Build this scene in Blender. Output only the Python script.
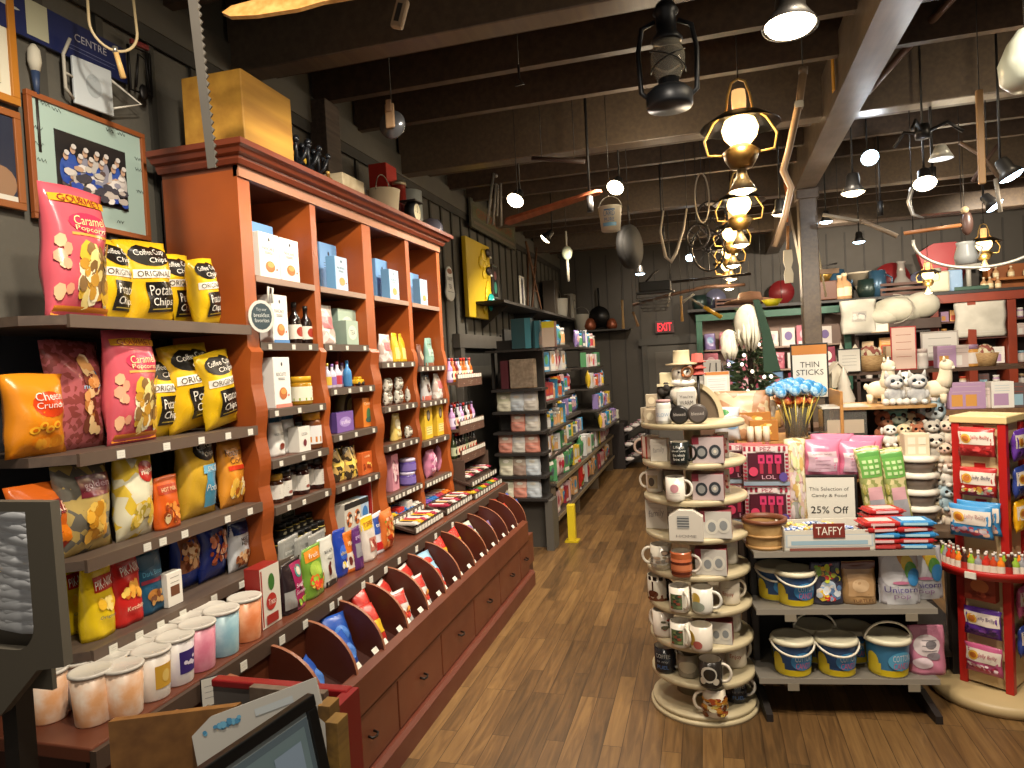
import bpy, bmesh, math, random
from math import pi, sin, cos, radians as rad
from mathutils import Vector as V, Matrix

for _o in list(bpy.data.objects): bpy.data.objects.remove(_o)
SC = bpy.context.scene
COL = SC.collection

# ------------------------------------------------------------------ camera
FL, EYE = 690.0, 1.5
_a = V((193, 30, -FL)).normalized()
_b = V((-2312, -104, -FL))
_u = _a.cross(_b).normalized()
if _u.y < 0: _u = -_u
_r = _a.cross(_u)
ROT = Matrix((_r, _a, _u))
CAM = V((0, 0, EYE))
cd = bpy.data.cameras.new('camera'); cam = bpy.data.objects.new('camera', cd); COL.objects.link(cam)
cam.matrix_world = Matrix.Translation(CAM) @ ROT.to_4x4()
cd.sensor_width = 36; cd.lens = FL / 1024 * 36; cd.clip_start = .05; cd.clip_end = 60
SC.camera = cam
# ------------------------------------------------------------------ world, exposure
wd = bpy.data.worlds.new('world'); SC.world = wd; wd.use_nodes = True
wd.node_tree.nodes['Background'].inputs[0].default_value = (1.0, .88, .74, 1)
wd.node_tree.nodes['Background'].inputs[1].default_value = .42
SC.view_settings.view_transform = 'Standard'
SC.view_settings.look = 'None'
SC.view_settings.exposure = 0.22
SC.view_settings.gamma = 1
SC.view_settings.use_curve_mapping = False

# ceiling track spots of the shop, some behind the camera, and one added for the cabinet side
def spot(loc, aim, e, size=70, blend=.6, col=(1, .87, .70), r=.04):
    l = bpy.data.lights.new('track_spot', 'SPOT'); l.energy = e; l.color = col
    l.spot_size = rad(size); l.spot_blend = blend; l.shadow_soft_size = r
    o = bpy.data.objects.new('track_spot_light', l); COL.objects.link(o)
    o.location = loc
    o.rotation_euler = (V(aim) - V(loc)).to_track_quat('-Z', 'Y').to_euler()
    return o
def bulb(loc, e, col=(1, .72, .42), r=.05):
    l = bpy.data.lights.new('lamp', 'POINT'); l.energy = e; l.color = col; l.shadow_soft_size = r
    o = bpy.data.objects.new('lamp_light', l); COL.objects.link(o); o.location = loc
    return o
SPOTS = [
    ((-.35, .7, 2.6), (-1.8, 2.2, 1.75), 38, 60),  # added lamp, brightens the near side panel of the tall cabinet
    ((-.62, .95, 2.85), (-1.75, 1.75, 1.2), 85, 100),
    ((-.62, 2.35, 2.82), (-1.65, 2.9, 1.2), 75, 95),
    ((-.65, 3.75, 2.75), (-1.65, 3.75, 1.1), 65, 95),
    ((.1, .4, 2.75), (-1.2, 1.0, .7), 40, 80),
    ((.42, 2.05, 2.72), (.45, 3.3, .8), 75, 95),
    ((1.3, 2.0, 2.72), (1.3, 3.5, .9), 75, 95),
    ((.0, 1.6, 2.72), (-.1, 3.1, .7), 45, 80),
    ((-.55, 4.2, 2.6), (-.75, 4.9, 0), 45, 100),
    ((.7, 4.1, 2.6), (.8, 5.2, 1), 80, 110),
    ((2.1, 4.6, 2.6), (2.1, 6.0, 1), 80, 110),
    ((-.9, 5.9, 2.6), (-1.7, 6.4, 1.0), 75, 110),
    ((-.9, 7.8, 2.6), (-1.7, 8.3, 1.0), 70, 110),
    ((1.4, 7.8, 2.7), (1.5, 10, 1.4), 130, 110),
    ((3.1, 7.4, 2.7), (3.2, 10, 1.4), 130, 110),
    ((-.6, 8.0, 2.7), (-.6, 10, 1.0), 50, 100),
]
for s_ in SPOTS: spot(s_[0], s_[1], s_[2] * 1.45, s_[3])

# ------------------------------------------------------------------ calibrated placing
def ray(px, py): return ROT @ V((px - 512, 384 - py, -FL))
def at_x(px, py, X): d = ray(px, py); return CAM + d * (X / d.x)
def at_y(px, py, Y): d = ray(px, py); return CAM + d * (Y / d.y)
def at_z(px, py, Z): d = ray(px, py); return CAM + d * ((Z - EYE) / d.z)
RT = ROT.transposed()
def depth(p): return -(RT @ (V(p) - CAM)).z
def solve_t(px, p0, dr):
    t = (px - 512) / FL; A = RT[0]; B = RT[2]; q = V(p0) - CAM; dr = V(dr)
    f = lambda w: (A[0] + t * B[0]) * w[0] + (A[1] + t * B[1]) * w[1] + (A[2] + t * B[2]) * w[2]
    return -f(q) / f(dr)
def solve_y(px, X, Z):
    t = (px - 512) / FL; z = Z - EYE
    # cx + t*cz = 0, c = RT*(X,y,z)
    A = RT[0]; B = RT[2]
    return -((A[0] + t * B[0]) * X + (A[2] + t * B[2]) * z) / (A[1] + t * B[1])
def solve_x(px, Y, Z):
    t = (px - 512) / FL; z = Z - EYE
    A = RT[0]; B = RT[2]
    return -((A[1] + t * B[1]) * Y + (A[2] + t * B[2]) * z) / (A[0] + t * B[0])

# ------------------------------------------------------------------ materials
def lin(c):
    if isinstance(c, str):
        c = [int(c[i:i + 2], 16) / 255 for i in (0, 2, 4)]
    return tuple((x / 12.92 if x <= .04045 else ((x + .055) / 1.055) ** 2.4) for x in c) + (1,)
_M = {}
def mat(c, rough=.5, metal=0, emit=0, alpha=1, kind='', c2=None, scale=20, bump=0, tr=0):
    key = (c, rough, metal, emit, alpha, kind, c2, scale, bump, tr)
    if key in _M: return _M[key]
    m = bpy.data.materials.new('surface_' + (kind or 'plain') + '_' + str(c)); m.use_nodes = True
    N = m.node_tree.nodes; L = m.node_tree.links; b = N['Principled BSDF']
    b.inputs['Base Color'].default_value = lin(c); b.inputs['Roughness'].default_value = rough
    b.inputs['Metallic'].default_value = metal
    if emit:
        b.inputs['Emission Color'].default_value = lin(c); b.inputs['Emission Strength'].default_value = emit
    b.inputs['Alpha'].default_value = alpha
    if tr: b.inputs['Transmission Weight'].default_value = tr; b.inputs['IOR'].default_value = 1.2
    tc = N.new('ShaderNodeTexCoord')
    if kind in ('wood', 'speck', 'stain', 'swirl', 'basket', 'fur'):
        mp = N.new('ShaderNodeMapping'); L.new(tc.outputs['Object'], mp.inputs[0])
        rp = N.new('ShaderNodeValToRGB')
        rp.color_ramp.elements[0].color = lin(c); rp.color_ramp.elements[1].color = lin(c2 or c)
        if kind == 'speck':
            t = N.new('ShaderNodeTexVoronoi'); t.inputs['Scale'].default_value = scale
            sp = N.new('ShaderNodeSeparateColor'); L.new(t.outputs['Color'], sp.inputs[0]); out = sp.outputs[0]
            rp.color_ramp.elements[0].position = .42; rp.color_ramp.elements[1].position = .58
        else:
            t = N.new('ShaderNodeTexNoise'); t.inputs['Scale'].default_value = scale; t.inputs['Detail'].default_value = 5
            if kind == 'wood': mp.inputs['Scale'].default_value = (8, .7, 8)
            if kind == 'basket': mp.inputs['Scale'].default_value = (1, 1, 8)
            out = t.outputs['Fac']; rp.color_ramp.elements[0].position = .35; rp.color_ramp.elements[1].position = .68
        L.new(mp.outputs[0], t.inputs['Vector']); L.new(out, rp.inputs[0]); L.new(rp.outputs[0], b.inputs['Base Color'])
    n = N.new('ShaderNodeTexNoise'); n.inputs['Scale'].default_value = 9 if not bump else 60
    L.new(tc.outputs['Object'], n.inputs['Vector'])
    mr = N.new('ShaderNodeMapRange'); mr.inputs[3].default_value = max(0, rough - .08); mr.inputs[4].default_value = min(1, rough + .1)
    L.new(n.outputs['Fac'], mr.inputs[0]); L.new(mr.outputs[0], b.inputs['Roughness'])
    if bump or kind == 'fur':
        bp = N.new('ShaderNodeBump'); bp.inputs['Strength'].default_value = bump or .5; bp.inputs['Distance'].default_value = .01
        L.new(n.outputs['Fac'], bp.inputs['Height']); L.new(bp.outputs[0], b.inputs['Normal'])
    _M[key] = m
    return m

# ------------------------------------------------------------------ mesh builder
_G = {}
def glyphs(s):
    if s in _G: return _G[s]
    cu = bpy.data.curves.new('lettering', 'FONT'); cu.body = s; cu.resolution_u = 2; cu.align_x = 'LEFT'
    o = bpy.data.objects.new('lettering', cu); COL.objects.link(o)
    dg = bpy.context.evaluated_depsgraph_get(); me = o.evaluated_get(dg).to_mesh()
    vs = [(v.co.x, v.co.y) for v in me.vertices]; fs = [tuple(p.vertices) for p in me.polygons]
    o.evaluated_get(dg).to_mesh_clear(); bpy.data.objects.remove(o); bpy.data.curves.remove(cu)
    if vs:
        x0 = min(v[0] for v in vs); x1 = max(v[0] for v in vs); y0 = min(v[1] for v in vs); y1 = max(v[1] for v in vs)
    else: x0 = y0 = 0; x1 = y1 = 1
    _G[s] = (vs, fs, x0, x1, y0, y1)
    return _G[s]

class MB:
    def __init__(s): s.v = []; s.f = []; s.m = []; s.ms = []; s.sm = []; s.T = None; s.lift = 0
    def mi(s, m):
        if not isinstance(m, bpy.types.Material): m = mat(m) if isinstance(m, str) else mat(*m) if isinstance(m, tuple) else m
        if m not in s.ms: s.ms.append(m)
        return s.ms.index(m)
    def add(s, vs, fs, m, smooth=False):
        o = len(s.v); i = s.mi(m)
        if s.T: vs = [tuple(s.T @ V(q)) for q in vs]
        s.v += [tuple(q) for q in vs]
        for f in fs: s.f.append(tuple(o + k for k in f)); s.m.append(i); s.sm.append(smooth)
        return s
    def box(s, x0, y0, z0, x1, y1, z1, m, bv=0):
        if bv <= 0:
            vs = [(x, y, z) for z in (z0, z1) for y in (y0, y1) for x in (x0, x1)]
            return s.add(vs, [(0, 2, 3, 1), (4, 5, 7, 6), (0, 1, 5, 4), (1, 3, 7, 5), (3, 2, 6, 7), (2, 0, 4, 6)], m)
        bv = min(bv, (x1 - x0) / 2.01, (y1 - y0) / 2.01, (z1 - z0) / 2.01)
        bm = bmesh.new(); bmesh.ops.create_cube(bm, size=1)
        for q in bm.verts: q.co = V(((x0 + x1) / 2 + q.co.x * (x1 - x0), (y0 + y1) / 2 + q.co.y * (y1 - y0), (z0 + z1) / 2 + q.co.z * (z1 - z0)))
        bmesh.ops.bevel(bm, geom=bm.edges[:], offset=bv, segments=2, affect='EDGES', profile=.5)
        return s.bm(bm, m)
    def bm(s, bm, m, smooth=False):
        bm.verts.index_update()
        s.add([q.co[:] for q in bm.verts], [[q.index for q in f.verts] for f in bm.faces], m, smooth); bm.free(); return s
    def prism(s, pts, axis, a0, a1, m, smooth=False):
        """polygon pts extruded along axis: 'x' pts=(y,z); 'y' pts=(x,z); 'z' pts=(x,y)"""
        g = {'x': lambda p, a: (a, p[0], p[1]), 'y': lambda p, a: (p[0], a, p[1]), 'z': lambda p, a: (p[0], p[1], a)}[axis]
        n = len(pts); vs = [g(p, a0) for p in pts] + [g(p, a1) for p in pts]
        fs = [tuple(range(n))[::-1], tuple(range(n, 2 * n))] + [(i, (i + 1) % n, n + (i + 1) % n, n + i) for i in range(n)]
        return s.add(vs, fs, m, smooth)
    def lathe(s, prof, m, n=20, cx=0, cy=0, caps=True, a0=0, a1=2 * pi):
        full = abs(a1 - a0 - 2 * pi) < 1e-6
        k = n if full else n + 1
        vs = []
        for r, z in prof:
            for i in range(k):
                a = a0 + (a1 - a0) * i / n; vs.append((cx + r * cos(a), cy + r * sin(a), z))
        fs = []
        for j in range(len(prof) - 1):
            for i in range(n if full else n):
                i2 = (i + 1) % k if full else i + 1
                fs.append((j * k + i, j * k + i2, (j + 1) * k + i2, (j + 1) * k + i))
        if caps and full:
            if prof[0][0] > 1e-5: fs.append(tuple(range(k))[::-1])
            if prof[-1][0] > 1e-5: fs.append(tuple((len(prof) - 1) * k + i for i in range(k)))
        return s.add(vs, fs, m, True)
    def cyl(s, r, z0, z1, m, n=20, cx=0, cy=0, r2=None): return s.lathe([(r, z0), (r2 if r2 is not None else r, z1)], m, n, cx, cy)
    def tube(s, pts, r, m, n=8, closed=False):
        pts = [V(p) for p in pts]; rs = r if isinstance(r, (list, tuple)) else [r] * len(pts)
        k = len(pts); vs = []; up = V((0, 0, 1)); prev = None
        for i, p in enumerate(pts):
            if closed: t = pts[(i + 1) % k] - pts[i - 1]
            else: t = pts[min(i + 1, k - 1)] - pts[max(i - 1, 0)]
            t.normalize()
            if prev is None:
                q = t.cross(up)
                if q.length < .1: q = t.cross(V((1, 0, 0)))
            else: q = prev - t * prev.dot(t)
            q.normalize(); prev = q; w = t.cross(q)
            for j in range(n): a = 2 * pi * j / n; vs.append(p + (q * cos(a) + w * sin(a)) * rs[i])
        fs = []
        for i in range(k if closed else k - 1):
            i2 = (i + 1) % k
            for j in range(n): j2 = (j + 1) % n; fs.append((i * n + j, i * n + j2, i2 * n + j2, i2 * n + j))
        if not closed: fs += [tuple(range(n))[::-1], tuple((k - 1) * n + j for j in range(n))]
        return s.add(vs, fs, m, True)
    def ball(s, c, r, m, seg=12, rings=8, sx=1, sy=1, sz=1, rot=None):
        vs = []; fs = []
        for j in range(rings + 1):
            ph = pi * j / rings
            for i in range(seg):
                a = 2 * pi * i / seg; q = V((r * sx * sin(ph) * cos(a), r * sy * sin(ph) * sin(a), r * sz * cos(ph)))
                if rot: q = rot @ q
                vs.append(V(c) + q)
        for j in range(rings):
            for i in range(seg): fs.append((j * seg + i, (j + 1) * seg + i, (j + 1) * seg + (i + 1) % seg, j * seg + (i + 1) % seg))
        return s.add(vs, fs, m, True)
    def grid(s, S, u0, v0, u1, v1, d, m, nu=6, nv=6, smooth=True):
        vs = [S(u0 + (u1 - u0) * i / nu, v0 + (v1 - v0) * j / nv, d) for j in range(nv + 1) for i in range(nu + 1)]
        k = nu + 1
        return s.add(vs, [(j * k + i, j * k + i + 1, (j + 1) * k + i + 1, (j + 1) * k + i) for j in range(nv) for i in range(nu)], m, smooth)
    def disc(s, S, u, v, ru, rv, d, m, n=16, rings=4):
        vs = [S(u, v, d)]; fs = []
        for k in range(1, rings + 1):
            for i in range(n): a = 2 * pi * i / n; vs.append(S(u + ru * k / rings * cos(a), v + rv * k / rings * sin(a), d))
        for i in range(n):
            fs.append((0, 1 + i, 1 + (i + 1) % n))
            for k in range(rings - 1):
                o = 1 + k * n; fs.append((o + i, o + n + i, o + n + (i + 1) % n, o + (i + 1) % n))
        return s.add(vs, fs, m, True)
    def text(s, S, t, u, v, uw, vh, d, m, skew=0):
        """lettering centred on (u,v), at most uw wide and vh tall in surface units"""
        vs, fs, x0, x1, y0, y1 = glyphs(t)
        if not vs: return s
        w = x1 - x0; h = y1 - y0; d += s.lift
        out = []
        for x, y in vs:
            a = (x - x0) / w - .5; b = (y - y0) / h - .5
            out.append(S(u + a * uw, v + b * vh + skew * a * vh, d))
        return s.add(out, fs, m, False)
    def art(s, S, items, d0=.0008, rough=.4):
        for i, a in enumerate(items):
            d = d0 + .0005 * i; k = a[0]
            def mm(c): return c if isinstance(c, bpy.types.Material) else mat(c, rough)
            if k == 'r': s.grid(S, a[1], a[2], a[3], a[4], d, mm(a[5]), 6, 6)
            elif k == 'e': s.disc(S, a[1], a[2], a[3], a[4], d, mm(a[5]))
            elif k == 't': s.text(S, a[1], a[2], a[3], a[4], a[5], d, mm(a[6]), a[7] if len(a) > 7 else 0)
            elif k == 's':   # scattered blobs: u0,v0,u1,v1,colours,n,radius,seed
                R = random.Random(a[8] if len(a) > 8 else 3)
                for q in range(a[6]):
                    ru = a[7] * R.uniform(.7, 1.3)
                    s.disc(S, R.uniform(a[1] + ru, a[3] - ru), R.uniform(a[2] + ru, a[4] - ru), ru, ru * R.uniform(.6, 1), d + .00012 * q, mm(R.choice(a[5])), 7, 1)
            elif k == 'l':   # lines of small print: u0,u1,v0,v1,n,colour
                for q in range(a[5]):
                    v = a[3] + (a[4] - a[3]) * q / max(1, a[5] - 1)
                    s.grid(S, a[1], v, a[2], v + .012, d, mm(a[6]), 3, 1)
        return s
    def build(s, name, parent=None, tag_=None):
        me = bpy.data.meshes.new(name); me.from_pydata(s.v, [], s.f)
        for m in s.ms: me.materials.append(m)
        me.polygons.foreach_set('material_index', s.m); me.polygons.foreach_set('use_smooth', s.sm)
        me.update()
        o = bpy.data.objects.new(name, me); COL.objects.link(o)
        if parent is not None: o.parent = parent
        return o

def flat(o, ux, uy, n):
    o, ux, uy, n = V(o), V(ux), V(uy), V(n)
    return lambda u, v, d: tuple(o + ux * u + uy * v + n * d)
def front(w, h, y=0, z=0, x=0): return flat((x - w / 2, y, z), (w, 0, 0), (0, 0, h), (0, -1, 0))
def right_side(dy, h, x=0): return flat((x, -dy / 2, 0), (0, dy, 0), (0, 0, h), (1, 0, 0))
def left_side(dy, h, x=0): return flat((x, dy / 2, 0), (0, -dy, 0), (0, 0, h), (-1, 0, 0))
def round_(r, h, z=0, span=pi, r2=None, a0=-pi / 2, cx=0, cy=0):
    r2 = r if r2 is None else r2
    def S(u, v, d):
        a = a0 + (u - .5) * span; R = r + (r2 - r) * v + d
        return (cx + R * cos(a), cy + R * sin(a), z + v * h)
    return S

# ------------------------------------------------------------------ tagging, copies
USED = {}; ROOTS = []
def tag(o, label, cat, group=None, kind=None):
    if label: o['label'] = label
    if cat: o['category'] = cat
    if group: o['group'] = group
    if kind: o['kind'] = kind
    if label: ROOTS.append(o)
    return o
def struct(name, mb):
    o = mb.build(name); o['kind'] = 'structure'; return o
def empty(name):
    o = bpy.data.objects.new(name, None); COL.objects.link(o); o.empty_display_size = .05; return o
def kids(o): return [c for c in KIDS.get(o.name, [])]
KIDS = {}
def part(mb, name, parent):
    o = mb.build(name, parent); KIDS.setdefault(parent.name, []).append(o); return o
def dup(o, parent=None):
    c = o.copy(); COL.objects.link(c)
    if parent is not None: c.parent = parent; KIDS.setdefault(parent.name, []).append(c)
    for k in list(KIDS.get(o.name, [])): dup(k, c)
    return c
BUILD = {}; PROTO = {}; NOMH = {}
def kind(key, h, fn): BUILD[key] = fn; NOMH[key] = h
def make(key):
    """a fresh object of that kind: the first is built, later ones are copies"""
    if key not in PROTO:
        PROTO[key] = BUILD[key](); return PROTO[key]
    o = dup(PROTO[key])
    return o
def place(key, loc, label, cat, group=None, rz=0, s=1, rx=0, ry=0):
    o = make(key); o.location = loc; o.rotation_euler = (rx, ry, rz); o.scale = (s, s, s) if not isinstance(s, tuple) else s
    for k_ in ('label', 'category', 'group'):
        if k_ in o: del o[k_]
    tag(o, label, cat, group)
    return o
ORD = ['first', 'second', 'third', 'fourth', 'fifth', 'sixth', 'seventh', 'eighth', 'ninth', 'tenth', 'eleventh', 'twelfth', 'thirteenth', 'fourteenth', 'fifteenth', 'sixteenth', 'seventeenth', 'eighteenth', 'nineteenth', 'twentieth']
def short(w):
    w = w.replace('in the row on the counter before the cabinet', 'on counter before the cabinet').replace('on the counter under', 'under').replace('in the back rows under the', 'in rear rows below').replace('on the rack', 'on rack').replace('in the back row of the rack', 'at back of rack')
    for n in ('first', 'second', 'third', 'fourth', 'fifth'):
        w = w.replace('of the %s cabinet bay' % n, 'of ' + n + ' bay').replace('in the %s cabinet bay' % n, 'in ' + n + ' bay').replace('on the %s ' % n, 'on ' + n + ' ')
    for n in ('highest', 'lowest', 'top', 'jam'): w = w.replace('on the %s ' % n, 'on ' + n + ' ')
    return w
DESC = {}   # key -> (description, category)
def row(where, items, line=None, X=None, Y=None, z=0, group=None, rz=None, end='left'):
    """items: (key, px, hpx[, inset[, extra turn]]) standing on a level z along a line X=const (facing +X) or Y=const (facing -Y)"""
    where = short(where)
    cnt = {}
    for it in items: cnt[DESC[it[0]][0]] = cnt.get(DESC[it[0]][0], 0) + 1
    seen = {}
    srt = sorted(items, key=lambda q: q[1])
    for it in srt:
        key, px, hpx = it[:3]; ins = it[3] if len(it) > 3 else .06; tw = it[4] if len(it) > 4 else 0
        dz = it[5] if len(it) > 5 else 0; ty = rad(it[6]) if len(it) > 6 else 0
        if X is not None:
            x = X - ins; y = solve_y(px, x, z + dz); r = pi / 2
        elif line is not None:
            a_ = line[2]; q0 = (line[0] - sin(a_) * ins, line[1] + cos(a_) * ins, z + dz); t_ = solve_t(px, q0, (cos(a_), sin(a_), 0))
            x = q0[0] + cos(a_) * t_; y = q0[1] + sin(a_) * t_; r = a_
        else:
            y = Y + ins; x = solve_x(px, y, z + dz); r = 0
        if rz is not None: r = rz
        s = hpx * depth((x, y, z + dz)) / FL / NOMH[key]
        d, c = DESC[key]
        seen[d] = seen.get(d, 0) + 1
        lab = d + ' ' + where
        if cnt[d] > 1: lab = d + ', ' + ORD[min(seen[d] - 1, 19)] + ' from ' + end + ', ' + where
        place(key, (x, y, z + dz + .001), lab, c, group if cnt[d] > 1 or group else None, r + rad(tw), s, ry=ty)
# ================================================================== the shell
def floor_mat():
    m = bpy.data.materials.new('surface_oak_boards'); m.use_nodes = True
    N = m.node_tree.nodes; L = m.node_tree.links; b = N['Principled BSDF']
    tc = N.new('ShaderNodeTexCoord'); mp = N.new('ShaderNodeMapping'); mp.inputs['Rotation'].default_value = (0, 0, pi / 2)
    L.new(tc.outputs['Object'], mp.inputs[0])
    br = N.new('ShaderNodeTexBrick'); L.new(mp.outputs[0], br.inputs['Vector'])
    br.inputs['Scale'].default_value = 1; br.inputs['Brick Width'].default_value = .6; br.inputs['Row Height'].default_value = .075
    br.inputs['Mortar Size'].default_value = .0012; br.inputs['Mortar'].default_value = lin('2a1a0c')
    br.inputs['Color1'].default_value = (0, 0, 0, 1); br.inputs['Color2'].default_value = (1, 1, 1, 1); br.offset = .37; br.offset_frequency = 3
    n1 = N.new('ShaderNodeTexNoise'); mp2 = N.new('ShaderNodeMapping'); mp2.inputs['Scale'].default_value = (22, 1.6, 1)
    L.new(tc.outputs['Object'], mp2.inputs[0])
    ad = N.new('ShaderNodeVectorMath'); ad.operation = 'ADD'; L.new(mp2.outputs[0], ad.inputs[0]); 
    sc = N.new('ShaderNodeVectorMath'); sc.operation = 'SCALE'; sc.inputs['Scale'].default_value = 9; L.new(br.outputs['Color'], sc.inputs[0]); L.new(sc.outputs[0], ad.inputs[1])
    L.new(ad.outputs[0], n1.inputs['Vector']); n1.inputs['Scale'].default_value = 1.4; n1.inputs['Detail'].default_value = 6; n1.inputs['Distortion'].default_value = 1.6
    mx = N.new('ShaderNodeMix'); mx.data_type = 'FLOAT'; mx.inputs[0].default_value = .72
    L.new(br.outputs['Color'], mx.inputs[2]); L.new(n1.outputs['Fac'], mx.inputs[3])
    r = N.new('ShaderNodeValToRGB'); e = r.color_ramp.elements
    e[0].position = .22; e[0].color = lin('3a2a17'); e[1].position = .8; e[1].color = lin('80623a')
    q = e.new(.5); q.color = lin('604628')
    L.new(mx.outputs[0], r.inputs[0])
    mm = N.new('ShaderNodeMix'); mm.data_type = 'RGBA'; L.new(br.outputs['Fac'], mm.inputs[0]); L.new(r.outputs[0], mm.inputs[6]); mm.inputs[7].default_value = lin('2a1a0c')
    L.new(mm.outputs[2], b.inputs['Base Color']); b.inputs['Roughness'].default_value = .42
    return m
GREY = mat('55524a', .7, bump=.1); GREYL = mat('5d594f', .6)
DKWOOD = mat('3a2f27', .6, kind='wood', c2='51443a', scale=6)
BEAM = mat('51453a', .38, kind='wood', c2='5f5141', scale=5)
RED = mat('592c1b', .38, kind='stain', c2='683722', scale=3)
REDD = mat('331913', .45, kind='stain', c2='43221a', scale=3)
TRIMG = mat('5a5650', .6)

mb = MB(); mb.box(-2.2, -1.5, -.06, 5.6, 10.2, 0, floor_mat()); struct('floor', mb)
mb = MB(); mb.box(-2.2, -1.5, 3.25, 5.6, 10.2, 3.3, mat('1f1814', .8)); struct('ceiling', mb)
mb = MB(); mb.box(-2.12, -1.5, 0, -2.02, 10.1, 3.25, GREY)
y = -1.3
while y < 10:
    mb.box(-2.02, y, 0, -2.006, y + .03, 2.86, mat('3b3933', .7)); y += .235
mb.box(-2.02, -1.5, 2.86, -1.985, 10, 3.0, mat('55524a', .6)); mb.box(-2.0, -1.5, 2.80, -1.992, 10, 2.86, mat('33312c', .7))
struct('wall_left', mb)
mb = MB(); mb.box(-2.1, 10.0, 0, 5.6, 10.1, 3.25, mat('423d36', .7))
for i in range(34):
    mb.box(-2.0 + i * .225, 9.992, 0, -1.98 + i * .225, 10, 3.0, mat('332f2a', .7))
struct('wall_back', mb)
mb = MB(); mb.box(5.5, -1.5, 0, 5.6, 10.1, 3.25, GREY)
for i in range(40): mb.box(5.486, -1.4 + i * .28, 0, 5.5, -1.37 + i * .28, 3.0, mat('3b3933', .7))
struct('wall_right', mb)
# door in the back wall
mb = MB(); mb.box(-.78, 9.955, 0, .03, 9.988, 1.665, mat('4a463f', .6))
mb.box(-.68, 9.948, .1, -.07, 9.957, .75, mat('544f48', .6), .004); mb.box(-.68, 9.948, .85, -.07, 9.957, 1.56, mat('544f48', .6), .004)
dr = struct('door_1', mb)
mb = MB(); mb.box(-.86, 9.93, 0, -.78, 9.99, 1.74, mat('3d3a34', .6)); mb.box(.03, 9.93, 0, .1, 9.99, 1.74, mat('3d3a34', .6)); mb.box(-.9, 9.92, 1.665, .14, 9.99, 1.76, mat('3d3a34', .6))
part(mb, 'door_frame', dr)
mb = MB(); mb.ball((-.12, 9.93, .85), .03, mat('b08a40', .3, 1)); part(mb, 'door_knob', dr)
mb = MB(); mb.box(-2.0, 9.97, 0, -.9, 9.988, .12, TRIMG); struct('baseboard_back', mb)
# joists and deep beams across the room, girder and post
tn = [0]
def trim(mb): tn[0] += 1; return struct('trim_%d' % tn[0], mb)
for y in (.1, .55, 1.45, 1.9, 2.3, 3.0, 3.4, 3.88, 4.98, 5.45, 5.92, 7.05, 7.5, 7.95, 8.85, 9.3):
    mb = MB(); mb.box(-2.0, y, 2.98, 5.49, y + .05, 3.25, mat('3a2c20', .6, kind='wood', c2='4a392a', scale=4)); trim(mb)
for y in (1.0, 2.70, 4.50, 6.60, 8.4):
    mb = MB(); mb.box(-2.0, y, 2.87, 5.49, y + .12, 3.25, BEAM, .006); trim(mb)
gx = lambda y: .70 + .0213 * (y - 2.95)
mb = MB(); mb.add([(gx(y) + dx, y, z) for y in (-1.4, 9.98) for z in (2.8, 3.1) for dx in (0, .155)], [(0, 1, 3, 2), (4, 6, 7, 5), (0, 4, 5, 1), (2, 3, 7, 6), (0, 2, 6, 4), (1, 5, 7, 3)], BEAM); trim(mb)
mb = MB(); mb.box(.79, 6.12, 0, .93, 6.26, 2.80, BEAM, .008); mb.box(.775, 6.105, 2.72, .945, 6.275, 2.80, BEAM, .006)
trim(mb)
mb = MB()
for y0, z0, y1, z1 in ((6.26, 2.2, 6.9, 2.80), ):
    mb.prism([(y0, z0), (y0, z0 - .14), (y1 + .1, z1), (y1 - .04, z1)], 'x', .81, .91, BEAM)
trim(mb)
mb = MB(); mb.box(-2.0, 3.35, 2.55, -1.9, 3.5, 2.98, DKWOOD, .004); trim(mb)   # wall post stub above the cabinet

# ================================================================== lower counter with candy bins
root = empty('candy_counter'); root.location = (-1.6, 3, 0)
def ctr(mb, n, par=None):
    mb.T = Matrix.Translation((1.6, -3, 0)); vs = [tuple(mb.T @ V(q)) for q in mb.v]; mb.v = vs; mb.T = None
    return part(mb, n, par or root)
YA, YB = 1.27, 4.72
mb = MB(); mb.box(-1.98, YA, .10, -1.235, YB, .30, RED); mb.box(-1.98, YA, .30, -1.46, YB, .62, REDD); ctr(mb, 'carcass')
mb = MB(); mb.box(-2.0, YA - .02, .62, -1.42, YB + .02, .655, mat('5c3122', .3, kind='stain', c2='6e3d2a', scale=4), .004); ctr(mb, 'countertop')
mb = MB(); mb.box(-1.425, YA - .02, .60, -1.405, YB + .02, .65, mat('4a3a30', .5)); mb.box(-1.45, YA, .50, -1.42, YB, .60, RED); sh = ctr(mb, 'counter_edge')
R = random.Random(4)
def tags(ys, x, z, par, fn, h=.028, w=.03, lean=0):
    for y in ys:
        m_ = MB(); m_.prism([(x, z), (x + .002, z), (x + .002 + lean, z + h), (x + lean, z + h)], 'y', y - w / 2, y + w / 2, mat('d8d6cc', .5))
        S = flat((x + .002, y - w / 2, z), (0, w, 0), (lean, 0, h), (1, 0, 0)); m_.art(S, [('l', .15, .85, .35, .65, 2, '55504a')], .0004)
        fn(m_, 'price_tag', par)
tags([1.62, 1.78, 1.98, 2.12, 2.3, 2.36, 2.55, 2.62, 2.76, 2.9, 3.1, 3.35, 3.6], -1.404, .606, sh, ctr)
mb = MB(); mb.prism([(-1.2, .30), (-1.2, .435), (-1.235, .445), (-1.235, .30)], 'y', YA, YB - .25, RED); lip = ctr(mb, 'bin_lip')
tags([2.1 + .215 * k for k in range(1, 11)] + [2.18 + .215 * k for k in range(0, 11)], -1.236, .446, lip, ctr, .016, .038, -.012)
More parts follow.
